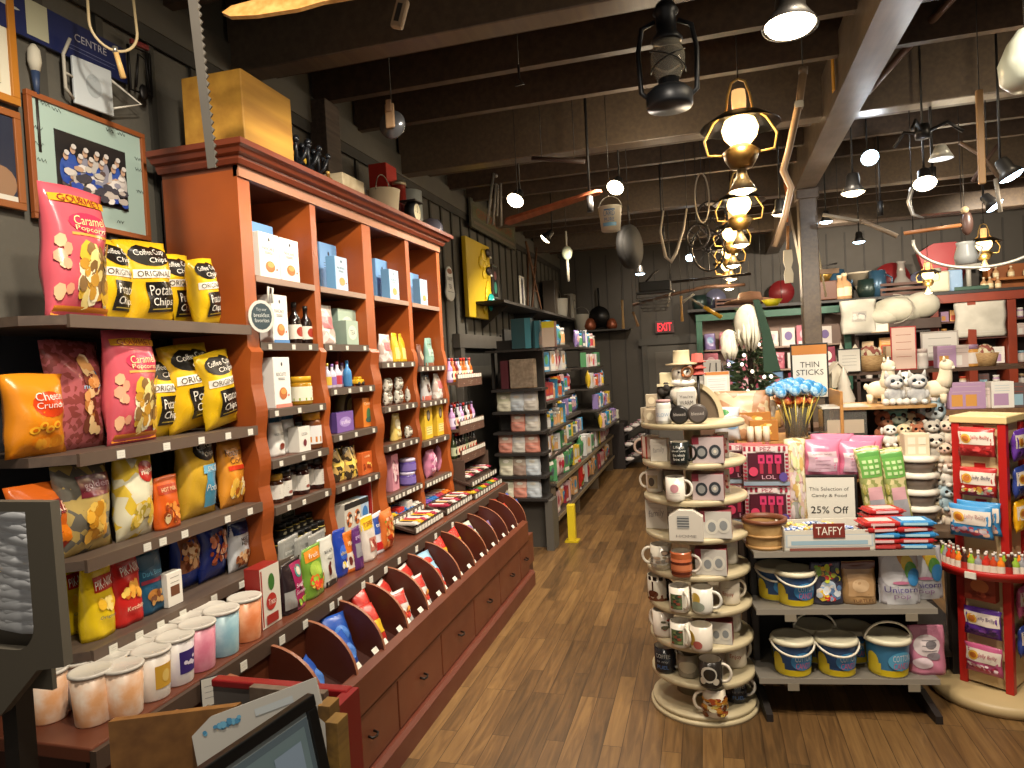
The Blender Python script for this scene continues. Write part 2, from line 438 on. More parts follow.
for k in range(15):
    y = 1.49 + .215 * k
    mb = MB()
    pts = [(-1.46, .28), (-1.46, .60)] + [(-1.43 + .21 * sin(a), .42 + .20 * cos(a) + .005) for a in [i * pi / 2 / 10 for i in range(0, 11)]] + [(-1.22, .28)]
    mb.prism(pts, 'y', y, y + .012, mat('4a2014', .4)); 
    for i in range(2, 12):
        a, b = pts[i], pts[i + 1]
        mb.add([(a[0], y - .001, a[1] + .0012), (a[0], y + .013, a[1] + .0012), (b[0], y + .013, b[1] + .0012), (b[0], y - .001, b[1] + .0012)], [(0, 1, 2, 3)], mat('8f5a40', .4))
    ctr(mb, 'bin_divider')
    if k > 1: continue
    mb = MB(); mb.prism([(-1.46, .28), (-1.46, .54)] + [(-1.44 + .17 * sin(a), .38 + .16 * cos(a)) for a in [i * pi / 2 / 8 for i in range(9)]] + [(-1.27, .28)], 'y', y + .1, y + .106, mat('2a1712', .4)); ctr(mb, 'inner_divider')
mb = MB(); mb.prism([(-1.46, .50), (-1.235, .385), (-1.235, .37), (-1.46, .48)], 'y', YA, YB - .25, mat('3a1a12', .5)); ctr(mb, 'bin_floor')
for k in range(8):
    y0 = 1.03 + .46 * k; y1 = y0 + .455
    if y0 < YA: y0 = YA
    y1 = min(y1, YB - .25)
    if y1 - y0 < .1: continue
    mb = MB(); mb.box(-1.235, y0, .305, -1.2, y1, .31, REDD); mb.box(-1.24, y0 + .003, .105, -1.203, y1 - .003, .302, RED, .003); d = ctr(mb, 'drawer')
    mb = MB(); yc = (y0 + y1) / 2; mb.tube([(-1.203, yc - .02, .215), (-1.185, yc - .02, .21), (-1.18, yc, .208), (-1.185, yc + .02, .21), (-1.203, yc + .02, .215)], .0045, mat('1c1512', .4, .6)); ctr(mb, 'pull', d)
mb = MB(); mb.prism([(-1.24, 0), (-1.175, 0), (-1.175, .085), (-1.19, .1), (-1.24, .1)], 'y', YA, YB - .22, mat('5a2a1c', .4)); mb.box(-1.98, YA + .02, 0, -1.24, YB - .02, .1, REDD); ctr(mb, 'base_moulding')
tag(root, 'long red-brown candy counter with scalloped bins and a row of drawers', 'counter')

# ================================================================== tall red cabinet
root = empty('tall_cabinet'); root.location = (-1.8, 3.1, .66)
def cb(mb, n, par=None):
    mb.v = [(q[0] + 1.8, q[1] - 3.1, q[2] - .66) for q in mb.v]; return part(mb, n, par or root)
ORG = mat('a85420', .36, kind='stain', c2='8a421c', scale=2.5)
XF, XB = -1.6, -1.93
def wave(y0, y1, m, zs, name):
    """upright whose front edge swells at every shelf"""
    pts = [(XB, .656)]; z = .656
    fr = []
    while z <= 2.26:
        k = min([abs(z - q) for q in zs] + [9]); dx = .0
        if z < 1.6: dx = .007 * cos(min(k / .11, 1) * pi) + .011
        fr.append((XF + dx - .004, z)); z += .02
    pts += fr + [(XF, 2.26), (XB, 2.26)]
    mb = MB(); mb.prism(pts, 'y', y0, y1, m); return cb(mb, name)
BAYS = {1: (2.24, 2.645, [1.885, 1.633, 1.377, 1.184, 1.007, .803]), 2: (2.69, 3.11, [1.885, 1.633, 1.435, 1.229, 1.0, .767]),
        3: (3.20, 3.62, [1.886, 1.546, 1.316, 1.115, .855, .735]), 4: (3.67, 4.09, [1.884, 1.516, 1.308, 1.079, .842, .712])}
wave(2.17, 2.24, ORG, BAYS[1][2], 'side_panel'); wave(2.645, 2.69, ORG, BAYS[1][2], 'upright'); wave(3.11, 3.20, ORG, BAYS[2][2], 'upright'); wave(3.62, 3.67, ORG, BAYS[3][2], 'upright'); wave(4.09, 4.14, ORG, BAYS[4][2], 'side_panel')
mb = MB(); mb.box(-1.945, 2.18, .656, -1.93, 4.13, 2.26, mat('2a1712', .6)); cb(mb, 'back_panel')  # back panel coloured extra dark to put the shade of the bays in
mb = MB(); mb.box(XF - .02, 2.17, 2.235, XF + .005, 4.14, 2.285, mat('9a6a50', .35)); cb(mb, 'fascia')
mb = MB()
prof = [(0, 2.275), (.02, 2.275), (.03, 2.29), (.03, 2.30), (.05, 2.305), (.06, 2.32), (.075, 2.325), (.075, 2.345), (0, 2.345)]
def ring(o): return [(XB, 2.17 - o), (XF + o, 2.17 - o), (XF + o, 4.14 + o), (XB, 4.14 + o)]
vs = []; fs = []
for o_, z in prof: vs += [(x, y, z) for x, y in ring(o_)]
for j in range(len(prof) - 1):
    for i in range(3): fs.append((j * 4 + i, j * 4 + i + 1, (j + 1) * 4 + i + 1, (j + 1) * 4 + i))
fs.append(tuple(range(len(vs) - 4, len(vs))))
mb.add(vs, fs, mat('6a2f1c', .35)); mb.box(XB, 2.17, 2.26, XF, 4.14, 2.28, RED)
cb(mb, 'cornice')
for b, (y0, y1, zs) in BAYS.items():
    for i, z in enumerate(zs):
        slant = z < .75 and b > 2
        mb = MB(); mb.box(XB + .005, y0, z - .02, XF - .01, y1, z, mat('5d3626', .45))
        dx = 0 if z > 1.6 else .02
        if z > 1.8: mb.box(XF - .012, y0, z - .024, XF, y1, z, mat('93796a', .45))
        else: mb.box(XF - .012, y0 + .002, z - .03, XF + dx, y1 - .002, z, mat('54483f', .5))
        s = cb(mb, 'shelf')
        if z < 1.8:
            n = R.randint(3, 5) if z > .9 or b < 3 else 9
            ys = [y0 + (y1 - y0) * (j + .5 + R.uniform(-.2, .2)) / n for j in range(n)]
            tags(ys, XF + dx + .0005, z - .026, s, cb, .02, .022 if n < 6 else .026)
tag(root, 'tall orange-red wooden cabinet with four bays standing on the counter', 'cabinet')

# ================================================================== open shelf unit for the chips
root = empty('open_shelf_unit'); root.location = (-1.8, 1.8, .8)
def cs(mb, n, par=None):
    mb.v = [(q[0] + 1.8, q[1] - 1.8, q[2] - .8) for q in mb.v]; return part(mb, n, par or root)
for z, ty in ((1.69, []), (1.325, [1.55, 1.72, 1.87, 2.0, 2.12]), (1.045, [1.62, 1.68, 1.77, 1.97, 2.09]), (.805, [1.48, 1.57, 1.65, 1.74, 1.88, 2.02, 2.1])):
    mb = MB(); mb.prism([(-1.59, 1.42), (-1.59, 2.165), (-2.0, 2.165), (-2.0, 1.36), (-1.68, 1.36)], 'z', z - .025, z, mat('4d4038', .5, kind='wood', c2='5c4d42', scale=5)); mb.box(-1.592, 1.42, z - .032, -1.58, 2.165, z + .002, mat('5b4b40', .5)); s = cs(mb, 'shelf')
    tags(ty, -1.5795, z - .028, s, cs, .022, .027)
mb = MB(); mb.box(-2.015, 1.36, .66, -2.0, 2.165, 1.70, mat('2c3038', .7)); cs(mb, 'back_panel')
for y in (1.7, 2.12):
    mb = MB(); mb.box(-2.0, y, .66, -1.975, y + .03, 1.68, mat('2b2b2b', .5, .5)); cs(mb, 'bracket_rail')
tag(root, 'dark open wall shelf unit holding bagged chips beside the tall cabinet', 'shelf')
# ================================================================== kinds of goods
def bag_surf(w, h, t, style, seed):
    R = random.Random(seed); ph = [R.uniform(0, 6.28) for _ in range(6)]
    def prof(u, v):
        a = abs(2 * u - 1); e = max(0, 1 - a ** 2.6) ** .55
        if style == 'pillow': q = max(0, sin(pi * min(max((v - .05) / .9, 0), 1))) ** .45
        else: q = (1 - max(0, min(1, v / .93)) ** 1.7) ** .8 * (.85 + .15 * min(1, v * 4))
        wr = 1 + .13 * sin(7 * v + ph[0] + 3 * u) * sin(9 * u + ph[1]) + .07 * sin(19 * v + ph[2] + 8 * u)
        return e * q * wr
    def P(u, v, side, d=0):
        q = prof(u, v); sh = 1 - .10 * sin(pi * v) * (t / w) * 2
        x = (u - .5) * w * (sh if style == 'pillow' else 1 - .05 * v) + .012 * w * sin(11 * v + ph[3])
        z = v * h + (.01 * h * sin(5 * u + ph[4]) if v > .9 else 0)
        lean = .03 * h * v * v * sin(ph[5])
        return (x, -side * (t / 2 * q + .0012) + lean - side * d, z)
    return P
def bag(name, w, h, t, base, art, style='pillow', seed=1, rough=.28, back=None, crimp=None):
    def fn():
        P = bag_surf(w, h, t, style, seed); mb = MB(); nu, nv = 12, 16
        m = base if isinstance(base, bpy.types.Material) else mat(base, rough)
        cm = mat(crimp, rough) if crimp else m
        vs = []; fs = []; fc = []
        for j in range(nv + 1):
            v = j / nv
            for i in range(nu + 1): vs.append(P(i / nu, v, 1))
            for i in range(nu - 1, 0, -1): vs.append(P(i / nu, v, -1))
        k = 2 * nu
        for j in range(nv):
            f = [(j * k + i, j * k + (i + 1) % k, (j + 1) * k + (i + 1) % k, (j + 1) * k + i) for i in range(k)]
            if j >= nv - 1 or (j == 0 and style == 'pillow'): fc += f
            else: fs += f
        fs.append(tuple(range(k))[::-1]); fc.append(tuple(nv * k + i for i in range(k)))
        o = len(mb.v); mb.add(vs, fs, m, True); i2 = mb.mi(cm)
        for f in fc: mb.f.append(tuple(f)); mb.m.append(i2); mb.sm.append(True)
        mb.lift = .0022; mb.art(lambda u, v, d: P(u, v, 1, d), art, .0016, rough)
        return mb.build(name)
    return fn
def carton(name, w, h, d, base, art, side=None, sart=None, top=None, rough=.45):
    def fn():
        mb = MB(); m = mat(base, rough); ms = mat(side or base, rough)
        mb.box(-w / 2, -d / 2, 0, w / 2, d / 2, h, ms, min(w, h, d) * .03)
        mb.grid(front(w * .985, h * .985, -d / 2, h * .007), 0, 0, 1, 1, .0005, m, 1, 1, False)
        if top: mb.grid(flat((-w / 2, -d / 2, h), (w, 0, 0), (0, d, 0), (0, 0, 1)), .02, .02, .98, .98, .0006, mat(top, rough), 1, 1, False)
        mb.art(front(w, h, -d / 2), art, .001, rough)
        if sart: mb.art(left_side(d, h, -w / 2), sart, .0008, rough); mb.art(right_side(d, h, w / 2), sart, .0008, rough)
        return mb.build(name)
    return fn
def jar(r, h, body, lid, label=None, lart=None, name='jar', lid_h=.2, neck=.9):
    def fn():
        mb = MB(); hb = h * (1 - lid_h)
        mb.lathe([(r * .9, 0), (r, h * .04), (r, hb * .88), (r * neck, hb)], body if isinstance(body, bpy.types.Material) else mat(body, .15), 18)
        S = round_(r + .0006, h * .5, h * .14, 4.4)
        if label: mb.grid(S, 0, 0, 1, 1, 0, mat(label, .5), 14, 1)
        if lart: mb.art(S, lart, .0006)
        o = mb.build(name)
        m2 = MB(); m2.lathe([(r * neck * 1.05, hb), (r * neck * 1.05, h * .98), (r * neck, h)], mat(lid, .3), 18); part(m2, 'lid', o)
        return o
    return fn
def bottle(r, h, body, cap, label=None, lart=None, name='bottle'):
    def fn():
        mb = MB(); mb.lathe([(r * .9, 0), (r, h * .03), (r, h * .55), (r * .8, h * .64), (r * .36, h * .74), (r * .34, h * .9)], mat(body, .12), 14)
        if label:
            S = round_(r + .0005, h * .34, h * .12, 4.0); mb.grid(S, 0, 0, 1, 1, 0, mat(label, .5), 12, 1)
            if lart: mb.art(S, lart, .0006)
        o = mb.build(name); m2 = MB(); m2.cyl(r * .4, h * .88, h, mat(cap, .35), 12); part(m2, 'cap', o)
        return o
    return fn
def mug(r, h, base, art, turn=0, inner='e8e2d4', hcol=None, band=None, spread=3.6):
    """turn: direction of the handle in degrees, 0 = right (+x)"""
    def fn():
        mb = MB(); m = mat(base, .2)
        mb.lathe([(r * .82, 0), (r * .96, .004), (r, .012), (r, h), (r * .93, h)], m, 24, caps=False)
        mb.lathe([(r * .93, h), (r * .92, .008), (0, .006)], mat(inner, .25), 24, caps=False); mb.lathe([(0, 0), (r * .82, 0)], m, 24, caps=False)
        if band:
            for z0, z1, c in band: mb.lathe([(r + .0004, z0 * h), (r + .0004, z1 * h)], mat(c, .2), 24, caps=False)
        mb.art(round_(r + .0004, h, 0, spread), art, .0005, .25)
        o = mb.build('mug'); a = rad(turn); m2 = MB()
        pts = [(r * .95 + .032 * sin(t) ** .8 if 0 < t < pi else r * .95, h * .52 + h * .33 * cos(t)) for t in [i * pi / 9 for i in range(10)]]
        m2.tube([(q * cos(a), q * sin(a), z) for q, z in pts], .0055, mat(hcol or base, .2), 8); part(m2, 'handle', o)
        return o
    return fn
def tub(r, h, fill, lab=None, lart=None, c2=None):
    def fn():
        mb = MB(); mb.lathe([(r * .84, 0), (r * .86, .003), (r, h * .95)], mat(fill, .35, kind='swirl', c2=c2 or 'ded8d0', scale=16), 22)
        S = round_(r * .86 + .001, h * .95, 0, 2.2, r + .001)
        if lab: mb.grid(S, .2, .25, .75, .75, 0, mat(lab, .4), 8, 2)
        if lart: mb.art(S, lart, .0006)
        o = mb.build('candy_tub'); m2 = MB(); m2.lathe([(r * 1.0, h * .93), (r * 1.06, h * .935), (r * 1.06, h * .985), (r * .98, h), (r * .9, h * .985), (0, h * .985)], mat('cfcac0', .3), 24); part(m2, 'lid', o)
        return o
    return fn
W_ = 'e6e2d8'; K_ = '16130f'
def K(key, nomh, desc, cat, fn): kind(key, nomh, fn); DESC[key] = (desc, cat)

# ---- chips
YEL = 'e0b81e'
ARTY = [('e', .52, .82, .42, .13, K_), ('t', 'Coffee Cup', .5, .85, .62, .09, W_, .25), ('t', 'Chips', .62, .76, .4, .08, W_, .25), ('r', .1, .55, .9, .65, W_), ('t', 'ORIGINAL', .5, .60, .7, .07, '3a2c12'),
        ('r', .28, .14, .88, .5, '1d1a18'), ('t', 'Potato', .58, .40, .5, .12, W_), ('t', 'Chips', .58, .25, .46, .12, W_), ('l', .35, .8, .17, .17, 1, 'b09a40')]
K('chips', .3, 'yellow potato chip bag with a black cup logo', 'chips', bag('chip_bag', .2, .3, .1, YEL, ARTY, seed=5))
K('chips2', .3, 'yellow original chip bag leaning sideways, black logo', 'chips', bag('chip_bag', .24, .3, .11, 'd9ae1c', ARTY, seed=9))
POPA = [('s', .3, .06, .95, .6, ['f0dc90', 'e2b840', 'f5ecc8', '8a6a40', 'c8963a'], 70, .07, 4), ('r', .25, .62, .98, .64, 'e8a050'), ('e', .55, .72, .32, .08, 'c83858'), ('t', 'Caramel', .55, .74, .5, .07, 'f2d8a0', .2), ('t', 'Popcorn', .55, .67, .5, .05, 'f2d8a0'), ('r', .06, .86, .96, .92, 'e0a02a'), ('t', 'GOURMET', .5, .89, .7, .05, '8a1c30'), ('r', .06, .02, .96, .09, 'e08a30'), ('s', .02, .1, .26, .7, ['e0a080', 'e8b890'], 9, .06, 8)]
K('popcorn', .36, 'tall pink popcorn bag with a clear window', 'popcorn', bag('popcorn_bag', .2, .36, .11, 'cf5a68', POPA, seed=2, rough=.22))
K('popcorn2', .36, 'mauve pink clear popcorn bag with a blue badge', 'popcorn', bag('popcorn_bag', .22, .36, .10, mat('a85a5e', .2, kind='speck', c2='84403c', scale=60), [('s', .42, .1, .8, .9, ['d8a060', 'c08040', 'e8c890', '703828'], 46, .07, 5), ('e', .62, .68, .14, .05, '2a6a8a'), ('t', 'nutty', .62, .56, .36, .05, 'a0d0e8')], seed=12, rough=.2))
K('puffs', .26, 'orange cheese curl bag with red and white lettering', 'chips', bag('cheese_curl_bag', .2, .26, .12, 'e08a1c', [('e', .6, .62, .3, .16, 'd8451c'), ('t', 'Cheese', .6, .72, .5, .1, W_, .1), ('t', 'Crunchy', .6, .6, .5, .1, W_, .1)] + [('e', .3 + .13 * i, .32 + .05 * (i % 2), .08, .045, 'f7b830') for i in range(4)] + [('e', .3 + .13 * i, .32 + .05 * (i % 2), .04, .02, 'd06a10') for i in range(4)] + [('s', .2, .06, .9, .26, ['f0a828', 'e89018'], 16, .07, 2)], seed=6))
K('puffs2', .25, 'orange and red cheese snack bag', 'chips', bag('cheese_snack_bag', .24, .25, .11, 'c8601c', [('r', .2, .6, .8, .78, '7a1c28'), ('t', 'MIKES', .5, .69, .5, .12, 'e8b8a0'), ('s', .1, .08, .95, .5, ['f0a020', 'e88018', 'b03018'], 30, .08, 3)], seed=14))
K('clearchips', .28, 'clear bag of golden chips with a maroon label', 'chips', bag('chip_bag', .2, .28, .1, mat('b8a060', .2, kind='speck', c2='6a665c', scale=30), [('r', .28, .62, .95, .86, '6a2832'), ('t', 'golden', .6, .74, .5, .1, 'b09098'), ('s', .3, .08, .85, .6, ['e8b040', 'f0c860', 'd09028'], 34, .09, 6)], seed=15, rough=.2))
K('whitechips', .28, 'white and yellow chip bag with a red patch', 'chips', bag('chip_bag', .15, .28, .09, mat('e0dcc0', .25, kind='speck', c2='e0c040', scale=28), [('e', .65, .74, .25, .12, 'b02a22'), ('t', 'ridged', .65, .74, .4, .08, 'f0e8d0', .3), ('s', .15, .05, .9, .5, ['e8c850', 'f0e0a0', 'c8b040'], 24, .09, 7)], seed=16))
K('smallorange', .18, 'small orange pouch of snack mix', 'snack', bag('snack_pouch', .11, .18, .06, 'c8581c', [('r', .1, .66, .9, .84, 'a83a18'), ('t', 'HOT MIX', .5, .75, .6, .08, 'f0d0a0'), ('s', .1, .08, .9, .52, ['8a3a18', 'e09040', 'd8c090'], 22, .08, 5)], 'standup', 17))
K('bluechips', .28, 'yellow chip bag with a light blue stripe and logo', 'chips', bag('chip_bag', .17, .28, .09, 'c8a030', [('e', .6, .8, .36, .13, K_), ('t', 'Coffee Cup', .6, .84, .56, .08, W_, .3), ('t', 'Chips', .66, .75, .4, .07, W_, .3), ('r', .5, .1, .96, .6, '4a90b0'), ('t', 'Potato', .72, .34, .4, .08, W_), ('r', .4, .52, .9, .62, '70b0d0'), ('t', 'SALT', .68, .57, .34, .06, W_)], seed=18))
K('corn', .28, 'orange roasted corn bag with brown lettering', 'snack', bag('corn_bag', .15, .28, .08, 'd89030', [('t', 'Roasted', .5, .82, .75, .1, '4a2412', .1), ('t', 'Corn', .5, .7, .5, .1, '4a2412', .1), ('r', .15, .55, .85, .62, 'c83a1c'), ('s', .15, .08, .9, .5, ['f0c050', 'b86820', 'f0e0b0'], 26, .09, 9)], seed=19))
K('pikyellow', .2, 'yellow shoestring potato canister pouch with red logo', 'snack', bag('shoestring_pouch', .1, .2, .06, 'e0c01c', [('r', .3, .6, .95, .8, 'b02818'), ('t', 'PIK-NIK', .62, .7, .6, .12, W_, .2), ('s', .3, .3, .95, .55, ['f0d880', 'e8b830'], 12, .09, 3), ('t', 'Originals', .6, .26, .5, .05, '305878')], 'standup', 21))
K('pikred', .2, 'red shoestring potato canister pouch with yellow sticks', 'snack', bag('shoestring_pouch', .1, .2, .06, 'c02420', [('r', .2, .66, .95, .84, 'a81818'), ('t', 'PIK-NIK', .58, .75, .66, .12, W_, .2), ('s', .15, .3, .9, .62, ['e8a840', 'f0c860', 'd87828'], 22, .08, 4), ('t', 'Ketchup', .55, .22, .6, .08, 'f0e0c0')], 'standup', 22))
K('bluepouch', .19, 'dark teal blue snack pouch', 'snack', bag('snack_pouch', .11, .19, .05, '1c4a66', [('r', .1, .5, .9, .56, '8a3040'), ('t', 'Dark Bites', .5, .66, .7, .08, '60a0c0'), ('e', .45, .3, .25, .09, 'a06a30'), ('s', .2, .1, .8, .4, ['c09050', '704020'], 8, .07, 2)], 'standup', 23))
K('minibox', .1, 'small white snack carton with a brown picture', 'snack', carton('snack_carton', .06, .1, .03, W_, [('r', .2, .3, .8, .6, '6a4028'), ('l', .2, .8, .7, .85, 2, '554433')]))
COOK = ['b87848', '8a4a28', 'd8a878', 'e8c8a0', '5a2c18']
K('cookies', .24, 'brown and blue bag of peanut clusters', 'snack', bag('cluster_bag', .16, .24, .08, '1c3080', [('r', .12, .3, .95, .97, '8a5030'), ('s', .12, .3, .95, .85, COOK, 44, .07, 5), ('t', 'Peanut Clusters', .5, .9, .7, .05, 'f0d8b0')], seed=24))
K('cookies2', .24, 'blue bag of coated pretzel bites', 'snack', bag('pretzel_bag', .16, .24, .09, '1a2c78', [('s', .15, .22, .9, .85, ['d88868', 'c86848', 'e8b898', '984828'], 50, .065, 8), ('t', 'bites', .5, .92, .4, .05, W_)], seed=25))
K('mixnuts', .22, 'white and navy bag of mixed nuts', 'snack', bag('nut_bag', .14, .22, .06, 'c8ccd0', [('r', 0, .72, 1, .97, '1c3064'), ('t', 'MIXED', .62, .62, .5, .07, '222222'), ('t', 'NUTS', .62, .54, .5, .07, '222222'), ('s', .1, .05, .95, .42, COOK, 36, .07, 6)], seed=26))
# ---- tubs of cotton candy
K('tubo', .15, 'tub of pale orange cotton candy', 'tub', tub(.055, .15, 'd8a070', c2='e8d8c8'))
K('tuby', .15, 'clear tub of cotton candy with a yellow label', 'tub', tub(.055, .15, 'd8ccc0', 'd8a83c', [('e', .5, .5, .12, .14, 'e8c870')]))
K('tubp', .15, 'clear tub of cotton candy with a purple label', 'tub', tub(.055, .15, 'c8c0c8', '3c2c78', [('s', .25, .35, .7, .65, ['e8e0f0'], 5, .06, 2)]))
K('tubk', .15, 'tub of pink cotton candy', 'tub', tub(.055, .15, 'c87088', c2='e0a0b0'))
K('tubb', .15, 'clear tub of light blue cotton candy', 'tub', tub(.055, .15, '80a8b8', c2='a8c8d0'))
K('tubr', .15, 'clear tub of peach orange cotton candy', 'tub', tub(.055, .15, 'd07848', c2='e8a880'))
K('tubw', .15, 'tub of whitish cotton candy', 'tub', tub(.055, .15, 'b8a8a0', c2='c8b8b8'))
K('rice', .17, 'white and red carton with a green leaf picture', 'carton', carton('treat_carton', .09, .17, .05, 'd8d4c8', [('r', .04, .04, .1, .96, 'a02018'), ('e', .55, .72, .16, .14, '3a7030'), ('e', .5, .4, .26, .14, 'b03028'), ('t', 'Treat', .52, .4, .36, .1, W_), ('r', .2, .05, .8, .2, '982820')], '8a1f18'))
# ---- gourmet boxes
def gourmet(base, pic, txt): return [('t', txt, .45, .66, .6, .07, '3a3a40'), ('e', .5, .86, .05, .04, '3a3a40'), ('l', .25, .65, .55, .58, 2, '77777a'), ('e', .5, .28, .24, .12, pic), ('e', .52, .32, .17, .06, 'd89850'), ('e', .82, .24, .04, .025, 'c03830')]
K('pancake', .2, 'white pancake mix carton', 'carton', carton('mix_carton', .14, .2, .06, 'eae8e0', gourmet(0, 'b86a28', 'PANCAKE')))
K('bluebox', .2, 'pale blue muffin mix carton', 'carton', carton('mix_carton', .14, .2, .06, 'a8c4dc', gourmet(0, 'c89860', 'MUFFIN'), '6a9cc8'))
K('bluebox2', .2, 'plain blue mix carton behind the others', 'carton', carton('mix_carton', .13, .2, .05, '6f9ccc', [('l', .2, .8, .5, .6, 3, '405878'), ('e', .5, .8, .05, .04, '303848')]))
K('pretzel', .22, 'white biscuit mix carton with a blue foot', 'carton', carton('mix_carton', .12, .22, .07, 'e4e4e0', gourmet(0, 'c07038', 'PANCAKE') + [('r', 0, 0, 1, .07, '4a80b8')]))
K('biscuit', .22, 'white biscuit mix carton with a salmon foot', 'carton', carton('mix_carton', .12, .22, .07, 'e4e4e0', gourmet(0, 'b86838', 'BISCUITS') + [('r', 0, 0, 1, .07, 'c88070')]))
K('syrup', .2, 'dark syrup bottle with a white label', 'bottle', bottle(.032, .2, '1c100c', '141414', 'd8d4c8', [('e', .5, .5, .2, .35, 'a03828')], 'syrup_bottle'))
K('honey', .13, 'amber honey jar with a pale label', 'jar', jar(.05, .13, 'a87a1c', 'd8a428', 'e0ddc8', [('r', .1, .02, .9, .2, '80a030')], 'honey_jar'))
K('bluewhite', .19, 'white stand-up pouch with a blue top', 'pouch', bag('drink_mix_pouch', .1, .19, .06, 'd8d8d4', [('r', 0, .78, 1, .98, '2c5878'), ('t', 'HOT COCOA', .5, .5, .7, .06, '333333'), ('e', .5, .22, .14, .07, '7a3020'), ('s', .3, .12, .7, .3, ['7a3020', '502018'], 6, .07, 2)], 'standup', 31))
K('whitebox', .1, 'small white carton with a berry picture', 'carton', carton('tea_carton', .08, .1, .05, 'dcdad2', [('t', 'COCOA', .5, .7, .5, .12, '444444'), ('e', .5, .35, .15, .14, '6a2830')]))
K('spice', .13, 'orange-lidded jar of spice rub', 'jar', jar(.034, .13, '6a3a1c', 'c88a20', 'd8d8d8', [('r', .1, .1, .9, .4, 'c07828')], 'spice_jar'))
K('jam', .13, 'dark jam jar with black lid', 'jar', jar(.037, .13, '30100c', '141212', 'cfccc4', [('l', .25, .75, .4, .7, 3, '555555'), ('e', .5, .25, .08, .1, '8a4a40')], 'jam_jar'))
K('jamy', .13, 'small jam jar with a gold lid', 'jar', jar(.037, .13, '40200c', 'b89030', 'cfccc4', [('l', .25, .75, .4, .7, 3, '555555')], 'jam_jar'))
K('dip', .07, 'small pickle jar with a black lid', 'jar', jar(.026, .07, '9a8a40', '151515', '2a2620', [('e', .5, .5, .12, .3, 'c8c0a0')], 'pickle_jar', .3))
K('dipbox', .08, 'small white and green snack carton', 'carton', carton('cracker_carton', .1, .08, .04, 'b0b0a0', [('r', .1, .3, .9, .7, '5a6048'), ('t', 'crackers', .5, .5, .6, .2, 'e0e0d0')]))
# ---- bags on the counter
K('greybag', .2, 'grey foil stand-up pouch', 'pouch', bag('foil_pouch', .13, .2, .05, '8a8a86', [('r', .1, .2, .9, .6, '6f6f6c'), ('t', 'gourmet', .5, .75, .6, .06, 'c8c8c4')], 'standup', 41))
K('magenta', .21, 'magenta and black candy pouch with a round badge', 'pouch', bag('candy_pouch', .17, .21, .08, '2a2024', [('r', .38, .02, .98, .92, '9c2458'), ('e', .7, .74, .2, .13, '4a9a90'), ('e', .7, .74, .13, .085, 'd8d0c0'), ('t', 'Sugar', .66, .48, .5, .1, 'f0e0e8', .1), ('t', 'Gummies', .64, .36, .5, .08, 'f0e0e8', .1), ('r', .02, .1, .34, .45, '9a9a98'), ('s', .4, .05, .95, .26, ['e87848', 'f0d040', '80b040'], 12, .07, 3)], 'standup', 42))
K('greenbag', .2, 'green and orange fruit chew bag', 'pouch', bag('fruit_chew_bag', .14, .2, .07, '6f9a38', [('r', .1, .72, .9, .94, 'd88828'), ('e', .5, .55, .3, .15, 'a8c850'), ('s', .1, .08, .95, .5, ['e08030', '90c040', 'd84830', 'e8d860'], 30, .08, 3), ('t', 'fruit', .5, .83, .5, .09, W_)], 'standup', 43))
K('whitebag', .23, 'white coffee pouch with a brown bear', 'pouch', bag('coffee_pouch', .14, .23, .07, 'c8c8c0', [('r', 0, 0, 1, .12, '26221f'), ('e', .4, .34, .09, .12, '5a2018'), ('e', .44, .46, .05, .05, '5a2018'), ('t', 'BEAR', .5, .72, .5, .06, '444444'), ('e', .55, .6, .2, .04, 'a8a8a0')], 'standup', 44))
K('bluebag', .22, 'deep blue candy bag', 'pouch', bag('candy_bag', .12, .22, .06, '1c3ca0', [('e', .5, .5, .3, .16, '3c68d0'), ('t', 'choco', .5, .5, .5, .08, 'f0d840'), ('s', .2, .1, .8, .35, ['e8d040', 'f0f0f0'], 8, .07, 3)], 'standup', 45))
K('orangebag', .21, 'orange and white candy bag with round pictures', 'pouch', bag('candy_bag', .12, .21, .06, 'd07028', [('r', .1, .1, .9, .5, 'd8d0c4'), ('s', .15, .12, .85, .48, ['a83020', 'c86828', '70302c'], 14, .09, 3), ('t', 'PEACH', .5, .72, .6, .1, 'f8e8c0')], 'standup', 46))
K('purplebag', .21, 'narrow purple foil candy bag', 'pouch', bag('candy_bag', .08, .21, .05, '5a2c6a', [('r', .1, .3, .9, .62, '8a8890'), ('t', 'grape', .5, .75, .6, .08, 'd8c0e8')], 'standup', 47))
K('yellowbag', .22, 'white candy bag with a yellow top', 'pouch', bag('candy_bag', .13, .22, .06, 'd0c8c0', [('r', 0, .7, 1, .97, 'd8b828'), ('t', 'TOFFEE', .5, .82, .7, .1, '9a2818'), ('r', .3, .2, .9, .5, 'b87868'), ('s', .3, .2, .9, .5, ['903830', 'e0d0c0'], 12, .06, 3)], 'standup', 48))
K('stripebag', .21, 'blue, red and white candy bag', 'pouch', bag('candy_bag', .12, .21, .06, 'd0d0d8', [('r', .1, .5, .9, .9, '2c50a0'), ('r', .1, .1, .9, .3, 'c02828'), ('t', 'taffy', .5, .7, .6, .12, 'f0f0f0')], 'standup', 49))
K('gingerbag', .24, 'orange bag of ginger chews with green dots', 'pouch', bag('candy_bag', .15, .24, .07, 'cc6c30', [('s', .1, .08, .92, .9, ['e8a868', '7a9a38', 'c03c20', 'f0d090', 'e08840'], 46, .07, 3), ('t', 'ginger', .5, .8, .6, .08, 'f8ecd0')], seed=50))
